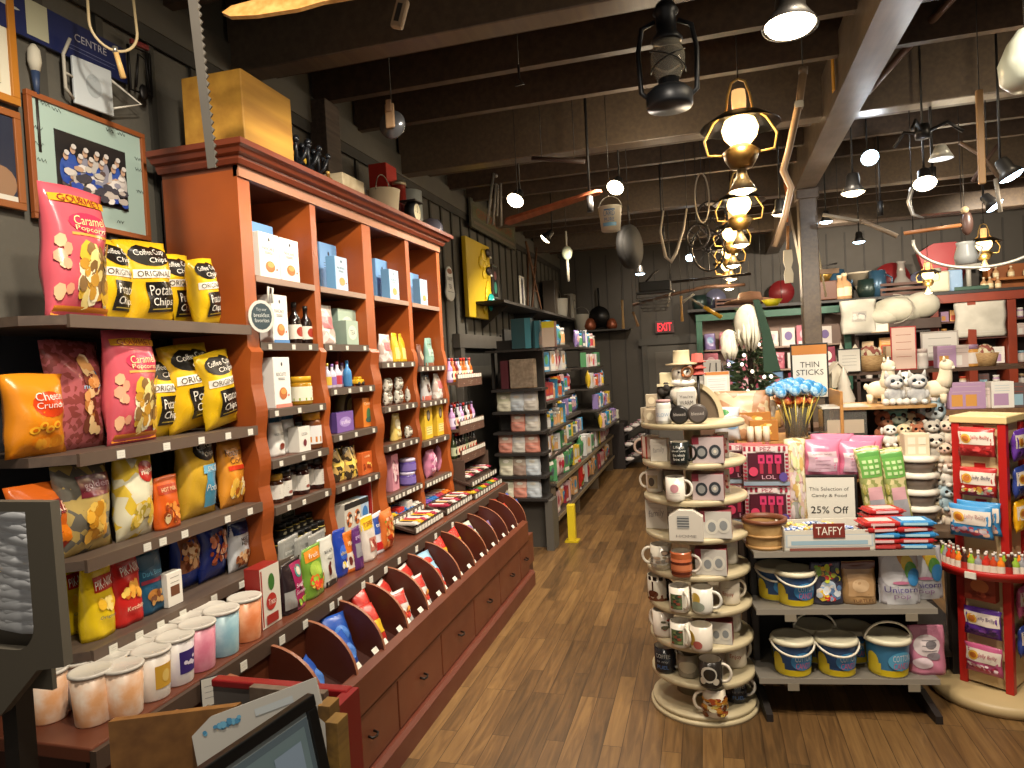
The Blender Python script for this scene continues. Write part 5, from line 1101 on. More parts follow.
def plush(body, face, eye='2a2018', ears='round', belly=None, size=1, tall=1.0):
    def fn():
        fm = mat(body, .95, kind='fur', c2=face, scale=14); mb = MB()
        mb.ball((0, 0, .04), .036, fm, 14, 10, 1, .9, 1.15 * tall)
        mb.ball((0, -.008, .085 * tall + .012), .034, fm, 16, 12, 1.12, .95, .95)
        o = mb.build('plush_animal'); H = .085 * tall + .012
        m2 = MB(); m2.ball((0, -.028, H - .008), .019, mat(face, .9), 12, 8, 1.35, .9, .9); m2.ball((0, -.045, H - .004), .0045, mat('1a1412', .4), 8, 6); part(m2, 'muzzle', o)
        for sx in (-1, 1):
            m2 = MB(); m2.ball((sx * .015, -.034, H + .006), .0095, mat(eye, .15), 10, 8, 1, .7, 1); part(m2, 'eye', o)
            m2 = MB()
            if ears == 'round': m2.ball((sx * .027, 0, H + .026), .012, fm, 10, 8, 1, .5, 1)
            elif ears == 'point': m2.tube([(sx * .024, 0, H + .018), (sx * .03, -.002, H + .05)], [.013, .002], fm, 8)
            else: m2.ball((sx * .04, 0, H - .004), .012, fm, 10, 8, .7, .6, 1.7)
            part(m2, 'ear', o)
            m2 = MB(); m2.ball((sx * .02, -.034, .013), .013, fm, 10, 8, 1, 1.3, .9); part(m2, 'foot', o)
            m2 = MB(); m2.ball((sx * .034, -.012, .045), .011, fm, 10, 8, .8, 1, 1.6); part(m2, 'arm', o)
        return o
    return fn
K('husky', .15, 'grey and white husky plush', 'plush toy', plush('8a8c90', 'd8d8d4', '1c2830', 'point'))
K('whitehusk', .15, 'white fluffy dog plush', 'plush toy', plush('d8d4cc', 'e4e0d8', '1c1c1c', 'flop'))
K('sloth', .14, 'grey sloth plush with black eye patches', 'plush toy', plush('9a948a', 'c8c4b8', '141414', 'round'))
K('brownp', .14, 'reddish brown plush animal', 'plush toy', plush('8a4a30', 'b88060', '1a1210', 'round'))
K('tanp', .14, 'tan plush puppy', 'plush toy', plush('c8b088', 'dcd0b0', '1a1210', 'flop'))
K('teal', .12, 'teal plush animal', 'plush toy', plush('3a8078', 'b8c8b8', '1a1210', 'round'))
K('bluep', .12, 'pale blue plush owl', 'plush toy', plush('88a8b8', 'c8d4d8', '1a1210', 'point'))
K('creamp', .14, 'cream plush lamb', 'plush toy', plush('d8d0bc', 'c8a898', '1a1210', 'flop'))
def llama():
    fm = mat('dcd2bc', .95, kind='fur', c2='cfc3a8', scale=18); mb = MB()
    mb.ball((0.0, .0, .075), .05, fm, 16, 12, 1.35, .95, .95)
    mb.tube([(.035, 0, .09), (.045, 0, .13), (.05, -.003, .17), (.052, -.008, .195)], [.042, .036, .031, .03], fm, 14); mb.ball((.054, -.01, .2), .035, fm, 14, 10, 1, 1.05, 1)
    o = mb.build('llama_plush')
    m2 = MB(); m2.ball((.074, -.02, .19), .016, mat('e4dccc', .9), 10, 8, 1.3, .9, .8); m2.ball((.094, -.024, .19), .004, mat('2a2018', .4), 6, 5); part(m2, 'muzzle', o)
    for sy in (-1, 1):
        m2 = MB(); m2.ball((.068, -.01 + sy * .026, .205), .0045, mat('14100e', .15), 8, 6); part(m2, 'eye', o)
        m2 = MB(); m2.tube([(.045, -.01 + sy * .02, .225), (.043, -.01 + sy * .028, .25)], [.01, .003], fm, 8); part(m2, 'ear', o)
        for x in (-.04, .035):
            m2 = MB(); m2.tube([(x, sy * .025, .05), (x, sy * .025, 0)], [.018, .015], fm, 10); part(m2, 'leg', o)
    m2 = MB(); m2.ball((-.07, 0, .09), .014, fm, 8, 6, 1, .8, 1.3); part(m2, 'tail', o)
    return o
K('llama', .25, 'cream llama plush standing side-on', 'plush toy', llama)
row('on top of the plush shelf', [('llama', 936, 46, .09, -15), ('husky', 894, 35, .05, 10), ('husky', 918, 35, .04, -5), ('llama', 880, 46, .17, -35), ('whitehusk', 906, 36, .16)], Y=3.72, z=1.20)
K('bead', .025, 'white pompom', 'toy', lambda: MB().ball((0, 0, .0125), .0125, mat('dcd8d0', .9, kind='fur', c2='c8c4b8', scale=30), 10, 8).build('pompom'))
row('in the front row of the plush shelf', [('bead', 886 + 7 * i, 7, .0) for i in range(5)], Y=3.725, z=1.20)
row('on the lower plush shelf', [('whitehusk', 890, 26, .0), ('tanp', 904, 25, .0), ('brownp', 918, 24, .01), ('sloth', 932, 28, -.0), ('creamp', 946, 27, .03)], Y=3.75, z=.995)
row('piled behind on the lower plush shelf', [('brownp', 886, 36, .1), ('teal', 897, 34, .1), ('tanp', 909, 34, .1), ('brownp', 921, 34, .1), ('bluep', 932, 40, .11), ('creamp', 943, 30, .13)], Y=3.75, z=.995)
# plush clip strip on the right of the rack
for i, (k, px, py) in enumerate((('sloth', 936, 452), ('creamp', 945, 457), ('tanp', 930, 470), ('whitehusk', 947, 476), ('sloth', 938, 488), ('bluep', 946, 500), ('tanp', 936, 508), ('creamp', 949, 518), ('whitehusk', 940, 532), ('brownp', 952, 548), ('creamp', 944, 558))):
    p = at_y(px, py + 10, 3.5 - .02 * (i % 2)); place(k, p, DESC[k][0] + ' clipped ' + ORD[i] + ' from the top on the hanging strip', 'plush toy', None, Rr.uniform(-.5, .5), 1.0 * (.85 if i else 1))
p0 = at_y(941, 440, 3.56); p1 = at_y(952, 570, 3.56)
mb = MB(); mb.tube([(p0.x, 3.56, 1.0), (p0.x + .01, 3.56, .02)], .012, mat('c8c4bc', .4), 10); mb.cyl(.12, 0, .015, mat('5a564e', .5), 24, p0.x + .01, 3.56); o = mb.build('clip_strip_stand'); tag(o, 'slim pale stand carrying a vertical strip of plush animals', 'stand')
# plastic bowls and gift carton left of the strip
def bowl():
    mb = MB(); mb.lathe([(.045, 0), (.058, .045)], mat('6a5e54', .3), 22, caps=True); o = mb.build('snack_bowl'); m2 = MB(); m2.lathe([(.062, .042), (.064, .046), (.064, .056), (.055, .06), (0, .06)], mat('d8d4c8', .3), 22); part(m2, 'lid', o); return o
K('bowl', .06, 'lidded snack bowl', 'bowl', bowl)
row('bottom of the stack beside the plush', [('bowl', 920, 18, .0)], Y=3.5, z=.684)
for i in range(1, 4): row(['second', 'third', 'fourth'][i - 1] + ' from bottom of the stack beside the plush', [('bowl', 919.5 - .7 * i, 18, .0, 0, .075 * i)], Y=3.5, z=.684)
K('lantcarton', .1, 'cream carton with a cut-out window pattern', 'carton', carton('window_carton', .1, .1, .08, 'd0c4a8', [('r', .12 + .42 * i, .12 + .42 * j, .42 + .42 * i, .44 + .42 * j, 'e0d8c4') for i in range(2) for j in range(2)]))
row('on top of the snack bowl stack', [('lantcarton', 915, 22, .0, 0, .305)], Y=3.5, z=.684)
# acrylic bin behind pink bags
def acryl():
    mb = MB(); mb.box(-.09, -.07, 0, .09, .07, .004, mat('b8b8b0', .2)); 
    for a in ((-.09, -.07, .09, -.067), (-.09, .067, .09, .07), (-.09, -.07, -.087, .07), (.087, -.07, .09, .07)): mb.box(a[0], a[1], 0, a[2], a[3], .14, mat('d0d0c8', .1, tr=.9))
    o = mb.build('acrylic_bin'); m2 = MB(); m2.box(-.075, -.073, .03, .075, -.0705, .09, mat('a89c88', .5)); part(m2, 'label_card', o); m2 = MB(); m2.box(-.094, -.074, .14, .094, .074, .15, mat('c8c8c0', .2)); part(m2, 'lid', o); return o
K('acrylic', .15, 'clear acrylic candy bin with a tan card', 'bin', acryl)
row('on the large oak riser', [('acrylic', 843, 33, .0)], Y=3.8, z=1.037)
K('orangepack', .1, 'amber candy carton', 'carton', carton('candy_carton', .12, .09, .06, 'a87030', [('s', .2, .2, .8, .9, ['d8b858', 'e8d898', 'c89838'], 14, .12, 2)]))
K('wcandle', .1, 'red-based ivory candle', 'candle', lambda: MB().cyl(.02, 0, .03, mat('8a2434', .4), 14).cyl(.016, .03, .1, mat('ddd4bc', .5), 14, r2=.014).build('ivory_candle'))
K('slices', .1, 'clear bag of pale orange slices', 'bag', bag('dried_fruit_bag', .13, .12, .06, mat('a87c58', .35, kind='speck', c2='c0ae8c', scale=40), [], 'standup', 85))
K('rope', .14, 'white and blue candy bag with red bow', 'bag', bag('candy_bag', .1, .13, .06, 'c8ccd0', [('e', .7, .5, .3, .15, '80b0d8'), ('e', .4, .85, .2, .08, '3a8848')], seed=86))
row('left of the lollipop jar', [('orangepack', 764, 22, .0), ('orangepack', 752, 30, .06), ('slices', 756, 22, .06, 0, .10), ('rope', 728, 36, .0), ('slices', 742, 40, .06)], Y=3.8, z=1.037)
row('in front of the amber carton', [('wcandle', 751 + 8 * i, 22, .0) for i in range(3)], Y=3.74, z=1.0)
# small riser for those
mb = MB(); mb.box(-.16, -.1, 0, .16, .0, .31, OAK, .002); o = mb.build('wooden_riser'); o.location = (solve_x(757, 3.78, .9), 3.79, .685); tag(o, 'narrow oak riser under the ivory candles', 'riser')
row('on the table beside the narrow riser', [('rope', 731, 24, .1)], Y=3.6, z=.9) if 0 else None
kind('fudge', .1, sign(.2, .1, [('l', .2, .8, .35, .65, 3, 'a06858')], paper='ddd8cc', frame='c8c0b0')); place('fudge', (solve_x(757, 3.93, 1.2), 3.93, 1.165), 'tilted pale card above the orange slices', 'sign', None, 0, .9, rx=-.3, ry=.25)
# red candy tower
root = empty('candy_tower'); TX, TY = solve_x(999, 3.2, 1.1), 3.32; TW = rad(-38); root.location = (TX, TY, 0); root.rotation_euler.z = TW
REDM = mat('a81c18', .35); CRM = mat('c8ae80', .5)
mb = MB(); mb.box(-.085, -.085, .06, .085, .085, 1.15, CRM); part(mb, 'core_panels', root)
for sx in (-1, 1):
    for sy in (-1, 1):
        mb = MB(); x = sx * .084; y = sy * .084; mb.box(x - .015, y - .015, .05, x + .015, y + .015, 1.16, REDM, .002); part(mb, 'corner_post', root)
mb = MB(); mb.box(-.105, -.105, 1.155, .105, .105, 1.185, mat('d0b884', .45), .004); part(mb, 'top_cap', root)
mb = MB(); mb.lathe([(.24, 0), (.25, .015), (.25, .035), (.235, .05), (0, .05)], mat('b09a70', .45), 40); part(mb, 'round_base', root)
mb = MB(); mb.lathe([(.2, .54), (.21, .535), (.215, .565), (.208, .57), (.205, .55), (0, .55)], REDM, 40, caps=False); tr_ = part(mb, 'round_tray', root)
mb = MB(); mb.box(-.02, -.222, .538, .02, -.2155, .563, mat('d8d4c8', .5)); part(mb, 'price_tag', tr_)
for z in (1.125, .97, .82, .44, .28): mb = MB(); mb.box(-.02, -.089, z, .02, -.085, z + .02, REDM); part(mb, 'peg_plate', root)
tag(root, 'red and cream square candy tower on a round base at the right edge', 'display stand')
def jb(c, c2, beans): return bag('jelly_bean_bag', .16, .12, .045, c, [('r', .02, .42, .98, .85, 'd8ccc0'), ('e', .24, .62, .15, .16, 'c89838'), ('e', .24, .62, .1, .1, 'a86028'), ('t', 'Jelly Belly', .64, .66, .5, .16, c2), ('s', .04, .06, .96, .4, beans, 34, .06, 3)], seed=int(c, 16) % 97)
BN = ['d84838', 'f0e0d0', 'e8b040', 'a82828', 'd8a0a0']
K('jbred', .12, 'red jelly bean bag', 'candy', jb('b03030', 'b03030', ['c83030', 'd85050', 'a02020']))
K('jbmix', .12, 'red and white mixed jelly bean bag', 'candy', jb('a82424', '303858', BN + ['f0e8a0', 'a0c0a0']))
K('jbblue', .12, 'sky blue jelly bean bag', 'candy', jb('3c88c0', 'a87878', ['c8a0b0', 'd8d0d8', 'b04858', 'e0b8a0', '9a5868']))
K('jbpurple', .12, 'purple jelly bean bag', 'candy', jb('58308a', '402868', ['3a2450', '7a4898', '503060']))
K('jbpink', .12, 'pink and white jelly bean bag', 'candy', jb('b05078', '9a3050', ['d8a8b8', 'f0e0e4', 'b83858', '8a2848']))
K('jbnavy', .12, 'navy blue jelly bean bag', 'candy', jb('2c3c80', 'a87020', ['202850', '3a3060', '585878']))
K('jbyellow', .12, 'yellow jelly bean bag', 'candy', jb('d8a018', '9a5010', ['e0b020', 'd89818', 'f0c840']))
K('jbclear', .12, 'clear orange-red candy box', 'candy', carton('candy_box', .13, .11, .05, '8a3420', [('e', .5, .55, .3, .25, 'b86838'), ('s', .1, .1, .9, .4, ['a84830', '7a2818'], 14, .09, 3)]))
a_ = TW
def ontower(x, y, z): return (TX + cos(a_) * x - sin(a_) * y, TY + sin(a_) * x + cos(a_) * y, z)
for k, z, n in (('jbred', 1.02, 'highest'), ('jbmix', .855, 'second highest'), ('jbblue', .70, 'third highest'), ('jbclear', .425, 'fourth highest'), ('jbpurple', .27, 'second lowest'), ('jbpink', .115, 'lowest')):
    for q in range(2 if k == 'jbblue' else 1):
        place(k, ontower(-.0 - .015 * q, -.112 - .04 * q, z - .01 * q), DESC[k][0] + (' hanging ' + n + ' on the tower front') + (', outer one' if q else ''), 'candy', None, a_, (.86, .86, 1.0) if k != 'jbblue' else (1.0, 1.0, 1.12))
for k, z in (('jbpurple', 1.0), ('jbnavy', .85), ('jbyellow', .71), ('jbpink', .36), ('jbnavy', .2)):
    place(k, ontower(.112, .0, z), DESC[k][0] + (' on the right side of the tower') + (' low down' if z < .5 else ' above the tray'), 'candy', None, a_ + pi / 2, (.86, .86, 1.05))
for i, (c, n) in enumerate((('b04020', 'red'), ('d87820', 'orange'), ('3a1c18', 'dark'), ('88a838', 'green'), ('8a8a90', 'grey'), ('b82c20', 'scarlet'))):
    K('soda%d' % i, .09, n + ' mini soda candy bottle', 'bottle', bottle(.014, .09, c, 'c8c0b8', 'd8d0c0' if i != 2 else 'a82820', None, 'candy_bottle'))
for i in range(22):
    a = rad(-165 + 8.0 * i); k = 'soda%d' % ((i * 7) % 6)
    place(k, ontower(.18 * cos(a), .18 * sin(a), .551), DESC[k][0] + ' on the red tower tray', 'bottle', DESC[k][0] + 's on the tower tray', 0, 1.0)
for i in range(14):
    a = rad(-165 + 11 * i); k = 'soda%d' % ((i * 5 + 1) % 6)
    place(k, ontower(.15 * cos(a), .15 * sin(a), .551), DESC[k][0] + ' on the red tower tray', 'bottle', DESC[k][0] + 's on the tower tray', 0, 1.0)
# ================================================================== things on top of the tall cabinet
CT = 2.346
def wbox(w, d, h, m, name='wooden_box', lid=True):
    def fn():
        mb = MB(); mb.box(-w / 2, -d / 2, 0, w / 2, d / 2, h, m, .004); o = mb.build(name)
        if lid: m2 = MB(); m2.box(-w / 2 - .001, -d / 2 - .001, h * .02, w / 2 + .001, d / 2 + .001, h * .03, mat('6a4a20', .7)); part(m2, 'joint_line', o)
        return o
    return fn
kind('pinebox', .31, wbox(.26, .33, .30, mat('bf9038', .55, kind='wood', c2='a0722a', scale=2)))
place('pinebox', (-1.735, 2.39, CT), 'large honey-coloured wooden box on the near end of the cabinet', 'box', None, .02)
def figcluster(seed):
    def fn():
        mb = MB(); Rq = random.Random(seed); mb.lathe([(.045, 0), (.05, .01), (.02, .03), (.015, .06)], mat('1c1e22', .35, .5), 14)
        for i in range(5):
            a = i * 1.26; mb.tube([(0, 0, .05), (.025 * cos(a), .025 * sin(a), .07), (.04 * cos(a), .04 * sin(a), .11)], .006, mat('23262b', .3, .5), 6); mb.ball((.04 * cos(a), .04 * sin(a), .115), .012, mat('2c3036', .25, .6), 8, 6)
        return mb.build('iron_candelabra')
    return fn
K('iron', .13, 'black iron candelabra', 'candelabra', figcluster(1))
K('oiltin', .12, 'small orange and yellow oil tin', 'tin', carton('oil_tin', .08, .12, .05, 'b85020', [('r', 0, .5, 1, .8, 'd0a828')]))
K('brownbot', .1, 'squat brown bottle', 'bottle', bottle(.025, .1, '6a4420', 'b09050', 'c8b888'))
K('longbox', .1, 'long pale wooden drawer box', 'box', wbox(.2, .1, .1, mat('b0a488', .6, kind='wood', c2='988a6c', scale=3)))
K('redtin', .14, 'red tin with black and white label', 'tin', carton('coffee_tin', .05, .14, .04, 'b02c20', [('r', .1, .1, .9, .5, '1c1c1c'), ('t', 'OXO', .5, .3, .6, .2, W_)]))
K('redcan', .15, 'narrow red can', 'can', lambda: MB().cyl(.022, 0, .15, mat('8a2820', .35), 16).cyl(.024, .14, .152, mat('b0a890', .3, .7), 16).build('oil_can'))
K('tallcan', .13, 'pale tall can with a red and orange foot', 'can', lambda: MB().cyl(.035, 0, .13, mat('a8b0b0', .35), 20).cyl(.0355, .0, .05, mat('c04820', .4), 20).build('syrup_can'))
def pail(r, h, c, art=[], hand=True, name='pail'):
    def fn():
        mb = MB(); m = mat(c, .4, .15); mb.lathe([(0, .002), (r * .8, 0), (r, h), (r * 1.03, h + .003), (r * .97, h)], m, 26, caps=False); mb.lathe([(r * .97, h), (r * .78, .004), (0, .004)], mat('8a8474', .5, .3), 26, caps=False)
        mb.art(round_(r * .8 + .0015, h, 0, 3.4, r + .0015), art, .0008); o = mb.build(name)
        if hand:
            m2 = MB(); m2.tube([(r * 1.02 * cos(t), 0, h * .94 + r * 1.1 * sin(t)) for t in [pi * i / 14 for i in range(15)]], .0025, mat('8a857a', .4, .8), 6); part(m2, 'bail_handle', o)
        return o
    return fn
K('creampail', .12, 'cream enamel pail', 'pail', pail(.075, .12, 'b8ac90'))
K('domecheese', .09, 'small glass dome on a wooden base', 'dome', lambda: MB().cyl(.06, 0, .015, mat('6a4a30', .5), 20).lathe([(.052, .015), (.052, .05), (.04, .075), (0, .09)], mat('8a8ca0', .1, tr=.5), 20, caps=False).build('glass_dome'))
def scale_():
    mb = MB(); mb.box(-.04, -.03, 0, .04, .03, .03, mat('1c1c1e', .4), .004); mb.tube([(0, -.025, .07), (0, .02, .07)], .045, mat('1c1c1e', .4), 20); mb.box(-.05, -.04, .115, .05, .04, .12, mat('2a2a2c', .4))
    o = mb.build('kitchen_scale'); m2 = MB(); S = flat((-.045, -.0255, .025), (.09, 0, 0), (0, 0, .09), (0, -1, 0)); m2.disc(S, .5, .5, .42, .42, .001, mat('cfc8a8', .5), 20); m2.art(S, [('e', .5, .5, .05, .05, K_), ('r', .48, .5, .52, .85, K_), ('r', .2, .48, .26, .52, K_), ('r', .74, .48, .8, .52, K_), ('r', .48, .16, .52, .22, K_)], .0015); part(m2, 'dial', o); return o
K('scale', .12, 'old black kitchen scale with a cream dial', 'scale', scale_)
row('on top of the cabinet', [('oiltin', 293, 44, .2), ('iron', 297, 42, .09), ('iron', 309, 38, .07), ('iron', 319, 34, .07), ('brownbot', 329, 20, .07), ('longbox', 345, 22, .09), ('creampail', 385, 26, .09), ('redtin', 386, 66, .27), ('redcan', 401, 48, .17), ('tallcan', 411, 50, .27), ('scale', 413, 26, .07), ('domecheese', 432, 20, .09)], X=-1.58, z=CT)

# ================================================================== pictures and old tools on the left wall
WX = -2.004
def framed(w, h, fc, mc, art, ft=.02, mt=.03, fw=.018):
    def fn():
        mb = MB(); m = mat(fc, .4, kind='stain', c2=fc, scale=5)
        for a in ((-w / 2, 0, w / 2, ft), (-w / 2, h - ft, w / 2, h), (-w / 2, ft, -w / 2 + ft, h - ft), (w / 2 - ft, ft, w / 2, h - ft)): mb.box(a[0], -fw, a[1], a[2], 0, a[3], m, .002)
        o = mb.build('picture_frame')
        m2 = MB(); m2.box(-w / 2 + ft, -fw * .5, ft, w / 2 - ft, -.001, h - ft, mat(mc, .7)); part(m2, 'mat_board', o)
        a = ft + mt; m2 = MB(); m2.box(-w / 2 + a, -fw * .5 - .002, a, w / 2 - a, -fw * .5, h - a, mat('1c1a1c', .5)); m2.art(flat((-w / 2 + a, -fw * .5 - .002, a), (w - 2 * a, 0, 0), (0, 0, h - 2 * a), (0, -1, 0)), art, .0006); part(m2, 'photograph', o)
        return o
    return fn
Rr = random.Random(21)
ppl = []
for i in range(11):
    u, v = .12 + .078 * i + Rr.uniform(-.02, .02), .62 + .12 * (i % 2); ppl += [('e', u, v - .22, .07, .2, Rr.choice(['b8b4b0', '8a8a98', 'd0c8c0', '3050a0'])), ('e', u, v, .035, .06, 'b89880'), ('e', u, v + .05, .035, .04, 'c8c4c0')]
for i in range(6):
    u = .12 + .15 * i; ppl += [('e', u, .2, .09, .2, ['2848a0', '3858b0', 'c0b8b0', 'a8a8a8', 'c8beb0', '8a8a90'][i]), ('e', u, .44, .04, .06, 'b89880'), ('e', u, .5, .04, .04, '2a3a70')]
ppl = [('s', .04, .02, .96, .6, ['c8c4c0', '8a8a98', '3050a0', '2848a0', 'b89880', '5a4a48', 'd8d4d0', 'c0bab0'], 90, .06, 12)] + ppl[:33:3] + ppl[1:33:3] + ppl[2:33:3] + [('s', .04, .0, .96, .42, ['d8d4d0', '2848a0', '3a3a44', 'b8b0a8'], 36, .07, 5)]
kind('pict', .42, framed(.47, .40, '8a4c26', '9cb4ac', ppl, .018, .075))
def picloc(px0, px1, pyb): a = at_x(px0, pyb, WX); return a
place('pict', (WX, 1.925, 2.035), 'large framed team photograph with a pale green signed mat', 'picture', None, pi / 2, 1)
sgn = MB()
for i, (u, v) in enumerate(((-.17, .375), (-.13, .37), (.08, .368), (.13, .37), (-.2, .29), (-.2, .24), (-.195, .19), (.2, .3), (.2, .26), (.2, .18), (-.1, .05), (.1, .05))):
    pts = [(u + .004 * k - .015, -.012, v + .006 * sin(k * 2.1 + i)) for k in range(9)]; sgn.tube(pts, .0008, mat('2a2c30', .5), 4)
part(sgn, 'signatures', PROTO['pict'])
kind('pic2', .3, framed(.3, .3, '8a5024', '22304a', [('r', 0, 0, 1, 1, '1c2438'), ('e', .8, .2, .2, .2, '8a6a50'), ('r', 0, 0, 1, .06, 'c8c4b8')], .022, .001))
kind('pic3', .36, framed(.34, .36, 'a86c20', 'c8c4b0', [('r', 0, 0, 1, 1, 'c0b89c')], .024, .03))
place('pic2', (WX, 1.515, 2.05), 'small dark framed picture low at the left edge', 'picture', None, pi / 2)
place('pic3', (WX, 1.50, 2.37), 'oak-framed pale print above the small dark picture', 'picture', None, pi / 2)
def bluesign():
    mb = MB(); mb.box(-.3, -.012, 0, .3, 0, .14, mat('1c2450', .4)); mb.art(front(.6, .14, -.012), [('r', .28, .1, .42, 1, 'a8a890'), ('t', 'CENTRE', .72, .62, .24, .2, 'a8a8b0'), ('l', .55, .9, .25, .35, 2, '7a80a0'), ('s', .02, .5, .25, .95, ['a8a8a0', '8a8a70'], 5, .05, 2)]); return mb.build('enamel_sign')
kind('bsign', .14, bluesign); p = at_x(47, 32, WX + .005); place('bsign', (WX + .001, 1.83, 2.60), 'navy blue enamel sign hung at the top left of the wall', 'sign', None, pi / 2, .9, rx=0)
def brush():
    mb = MB(); mb.tube([(0, -.02, .30), (0, -.02, .42)], [.012, .022], mat('2a3a58', .5), 10); mb.lathe([(.022, .42), (.034, .47), (.03, .53), (.012, .56)], mat('b8b4a4', .8), 12, 0, -.02); o = mb.build('long_handled_brush'); m2 = MB(); m2.tube([(0, -.015, -.0), (0, -.015, .30)], .008, mat('241c18', .5), 8); part(m2, 'handle', o); return o
kind('brush', .5, brush); place('brush', (WX, 1.73, 2.25), 'dark long-handled brush with pale bristles on the left wall', 'brush', None, pi / 2, .60)
def fanplate():
    mb = MB(); mb.box(-.10, -.05, 0, .10, -.035, .22, mat('b8c0c4', .3), .004); mb.disc(front(.2, .22, -.05), .5, .5, .2, .25, .001, mat('a0a8ac', .3)); o = mb.build('white_wall_panel')
    m2 = MB(); m2.tube([(.10, -.04, .18), (.26, -.05, .11), (.10, -.04, .04)], .006, mat('c8c4b8', .4), 6); part(m2, 'wire_arm', o)
    m2 = MB(); m2.tube([(-.10, -.04, .02), (-.15, -.06, .05), (-.15, -.06, .2), (-.12, -.07, .28)], .008, mat('a8a498', .5), 6); m2.tube([(-.15, -.06, .12), (-.09, -.04, .12)], .006, mat('a8a498', .5), 6); part(m2, 'side_lever', o)
    m2 = MB(); m2.box(-.02, -.035, .05, .02, 0, .15, mat('2a2622', .5)); part(m2, 'wall_bracket', o); return o
kind('fanplate', .25, fanplate); place('fanplate', (WX, 1.93, 2.445), 'pale enamel panel with triangular wire arm above the team photograph', 'antique', None, pi / 2 - .1, .72)
def hoop():
    mb = MB(); pts = [(-.11 + .0 * t, 0, .34) for t in (0,)] + [(.11 * cos(a), 0, .13 + .12 * sin(a)) for a in [pi + pi * i / 14 for i in range(15)]] + [(.10, 0, .36)]
    mb.tube(pts, .007, mat('b8a680', .4), 8); o = mb.build('bentwood_hoop'); m2 = MB(); m2.tube([(0, 0, .015), (.03, 0, -.12)], [.012, .015], mat('c8a468', .5), 10); part(m2, 'handle', o); m2 = MB(); m2.lathe([(.014, 0), (.014, .03)], mat('b8b4a8', .3, .8), 10); part(m2, 'ferrule', o)
    m2 = MB(); m2.tube([(-.1, 0, .33), (-.1, 0, .47)], .002, mat('2a2622', .5), 5); m2.tube([(.1, 0, .36), (.1, 0, .47)], .002, mat('2a2622', .5), 5); part(m2, 'hanging_wires', o); return o
kind('hoop', .36, hoop); p = at_x(115, 48, -1.75); place('hoop', (p.x, p.y, p.z - .015), 'pale bentwood hoop tool with a wooden handle hanging by the wall', 'antique', None, rad(60), .62)
def trap():
    mb = MB(); m = mat('1c1a1a', .4, .6)
    mb.tube([(-.07, 0, 0), (-.07, 0, .26), (.07, 0, .26), (.07, 0, 0)], .009, m, 6, True); mb.tube([(-.04, -.01, .02), (-.02, -.02, .22), (.03, -.02, .2), (.05, -.01, .02)], .007, m, 6); mb.ball((0, -.02, .0), .03, m, 10, 8, 1, .5, 1.6)
    o = mb.build('iron_trap'); m2 = MB(); m2.box(-.06, -.02, .27, .06, .0, .30, mat('7a2424', .5), .004); part(m2, 'red_clamp', o); m2 = MB(); m2.tube([(0, 0, .3), (0, 0, .4)], .003, m, 5); part(m2, 'chain', o); return o
kind('trap', .3, trap); p = at_x(147, 92, -1.95); place('trap', (-1.975, p.y, p.z), 'black iron trap with a red clamp on the wall', 'antique', None, rad(80), .62)
def blade():
    mb = MB(); pts = [(0, 0, 0), (0, 0, .8)]; mb.prism([(-.011, 0), (.011, 0), (.016, .8), (-.012, .8)], 'y', -.002, .002, mat('6a6660', .35, .6))
    for i in range(40): mb.prism([(.012 + .0001 * i, .01 + .02 * i), (.019 + .0001 * i, .018 + .02 * i), (.012 + .0001 * i, .026 + .02 * i)], 'y', -.0025, .0025, mat('7a766e', .35, .6))
    o = mb.build('long_saw_blade'); return o
kind('blade', .8, blade); p = at_y(212, 168, 1.55); place('blade', p, 'narrow toothed saw blade hanging from the ceiling by the cabinet', 'saw', None, .2, 1, ry=rad(-3))
# oval sign clipped to the cabinet, oval tea sign
def ovalsign():
    mb = MB(); n = 28; pts = [(.05 * cos(2 * pi * i / n), .06 + .06 * sin(2 * pi * i / n)) for i in range(n)]; mb.prism(pts, 'y', -.004, 0, mat('c8c8c0', .4)); mb.tube([(.03, -.002, .11), (.035, -.002, .17), (.05, -.002, .165), (.045, -.002, .11)], .005, mat('c8c8c0', .4), 6)
    S = front(.1, .12, -.004); mb.art(S, [('e', .5, .5, .4, .41, '3c4a50'), ('t', 'Try our', .5, .7, .4, .12, 'c8ccc8'), ('t', 'breakfast', .5, .54, .6, .12, 'c8ccc8'), ('t', 'favorites', .5, .38, .56, .12, 'c8ccc8')], .0006); return mb.build('oval_shelf_sign')
kind('oval', .17, ovalsign); place('oval', (-1.565, 2.205, 1.665), 'dark oval sign with a white rim clipped to the cabinet upright', 'sign', None, rad(62), 1)
def teasign():
    mb = MB(); n = 24; pts = [(.07 * cos(a), .22 + .06 * sin(a)) for a in [pi * i / n for i in range(n + 1)]] + [(-.07, .14), (-.085, .1)] + [(.10 * cos(a), .07 + .07 * sin(a)) for a in [pi + pi * i / n for i in range(n + 1)]] + [(.085, .12)]
    mb.prism(pts, 'y', -.01, 0, mat('dfe4e6', .4)); S = front(.2, .28, -.01); mb.art(S, [('e', .5, .86, .28, .08, '8a5a40'), ('t', 'ENJOY', .5, .63, .56, .14, '34404a'), ('t', 'TEA', .5, .42, .32, .13, '34406a'), ('l', .2, .85, .26, .28, 1, '50607a')], .0006); return mb.build('tea_sign')
kind('tea', .28, teasign); place('tea', (-1.975, solve_y(448, -1.985, 2.15), 2.04), 'pale cup-shaped tea sign on the wall past the cabinet', 'sign', None, pi / 2, 1.0)
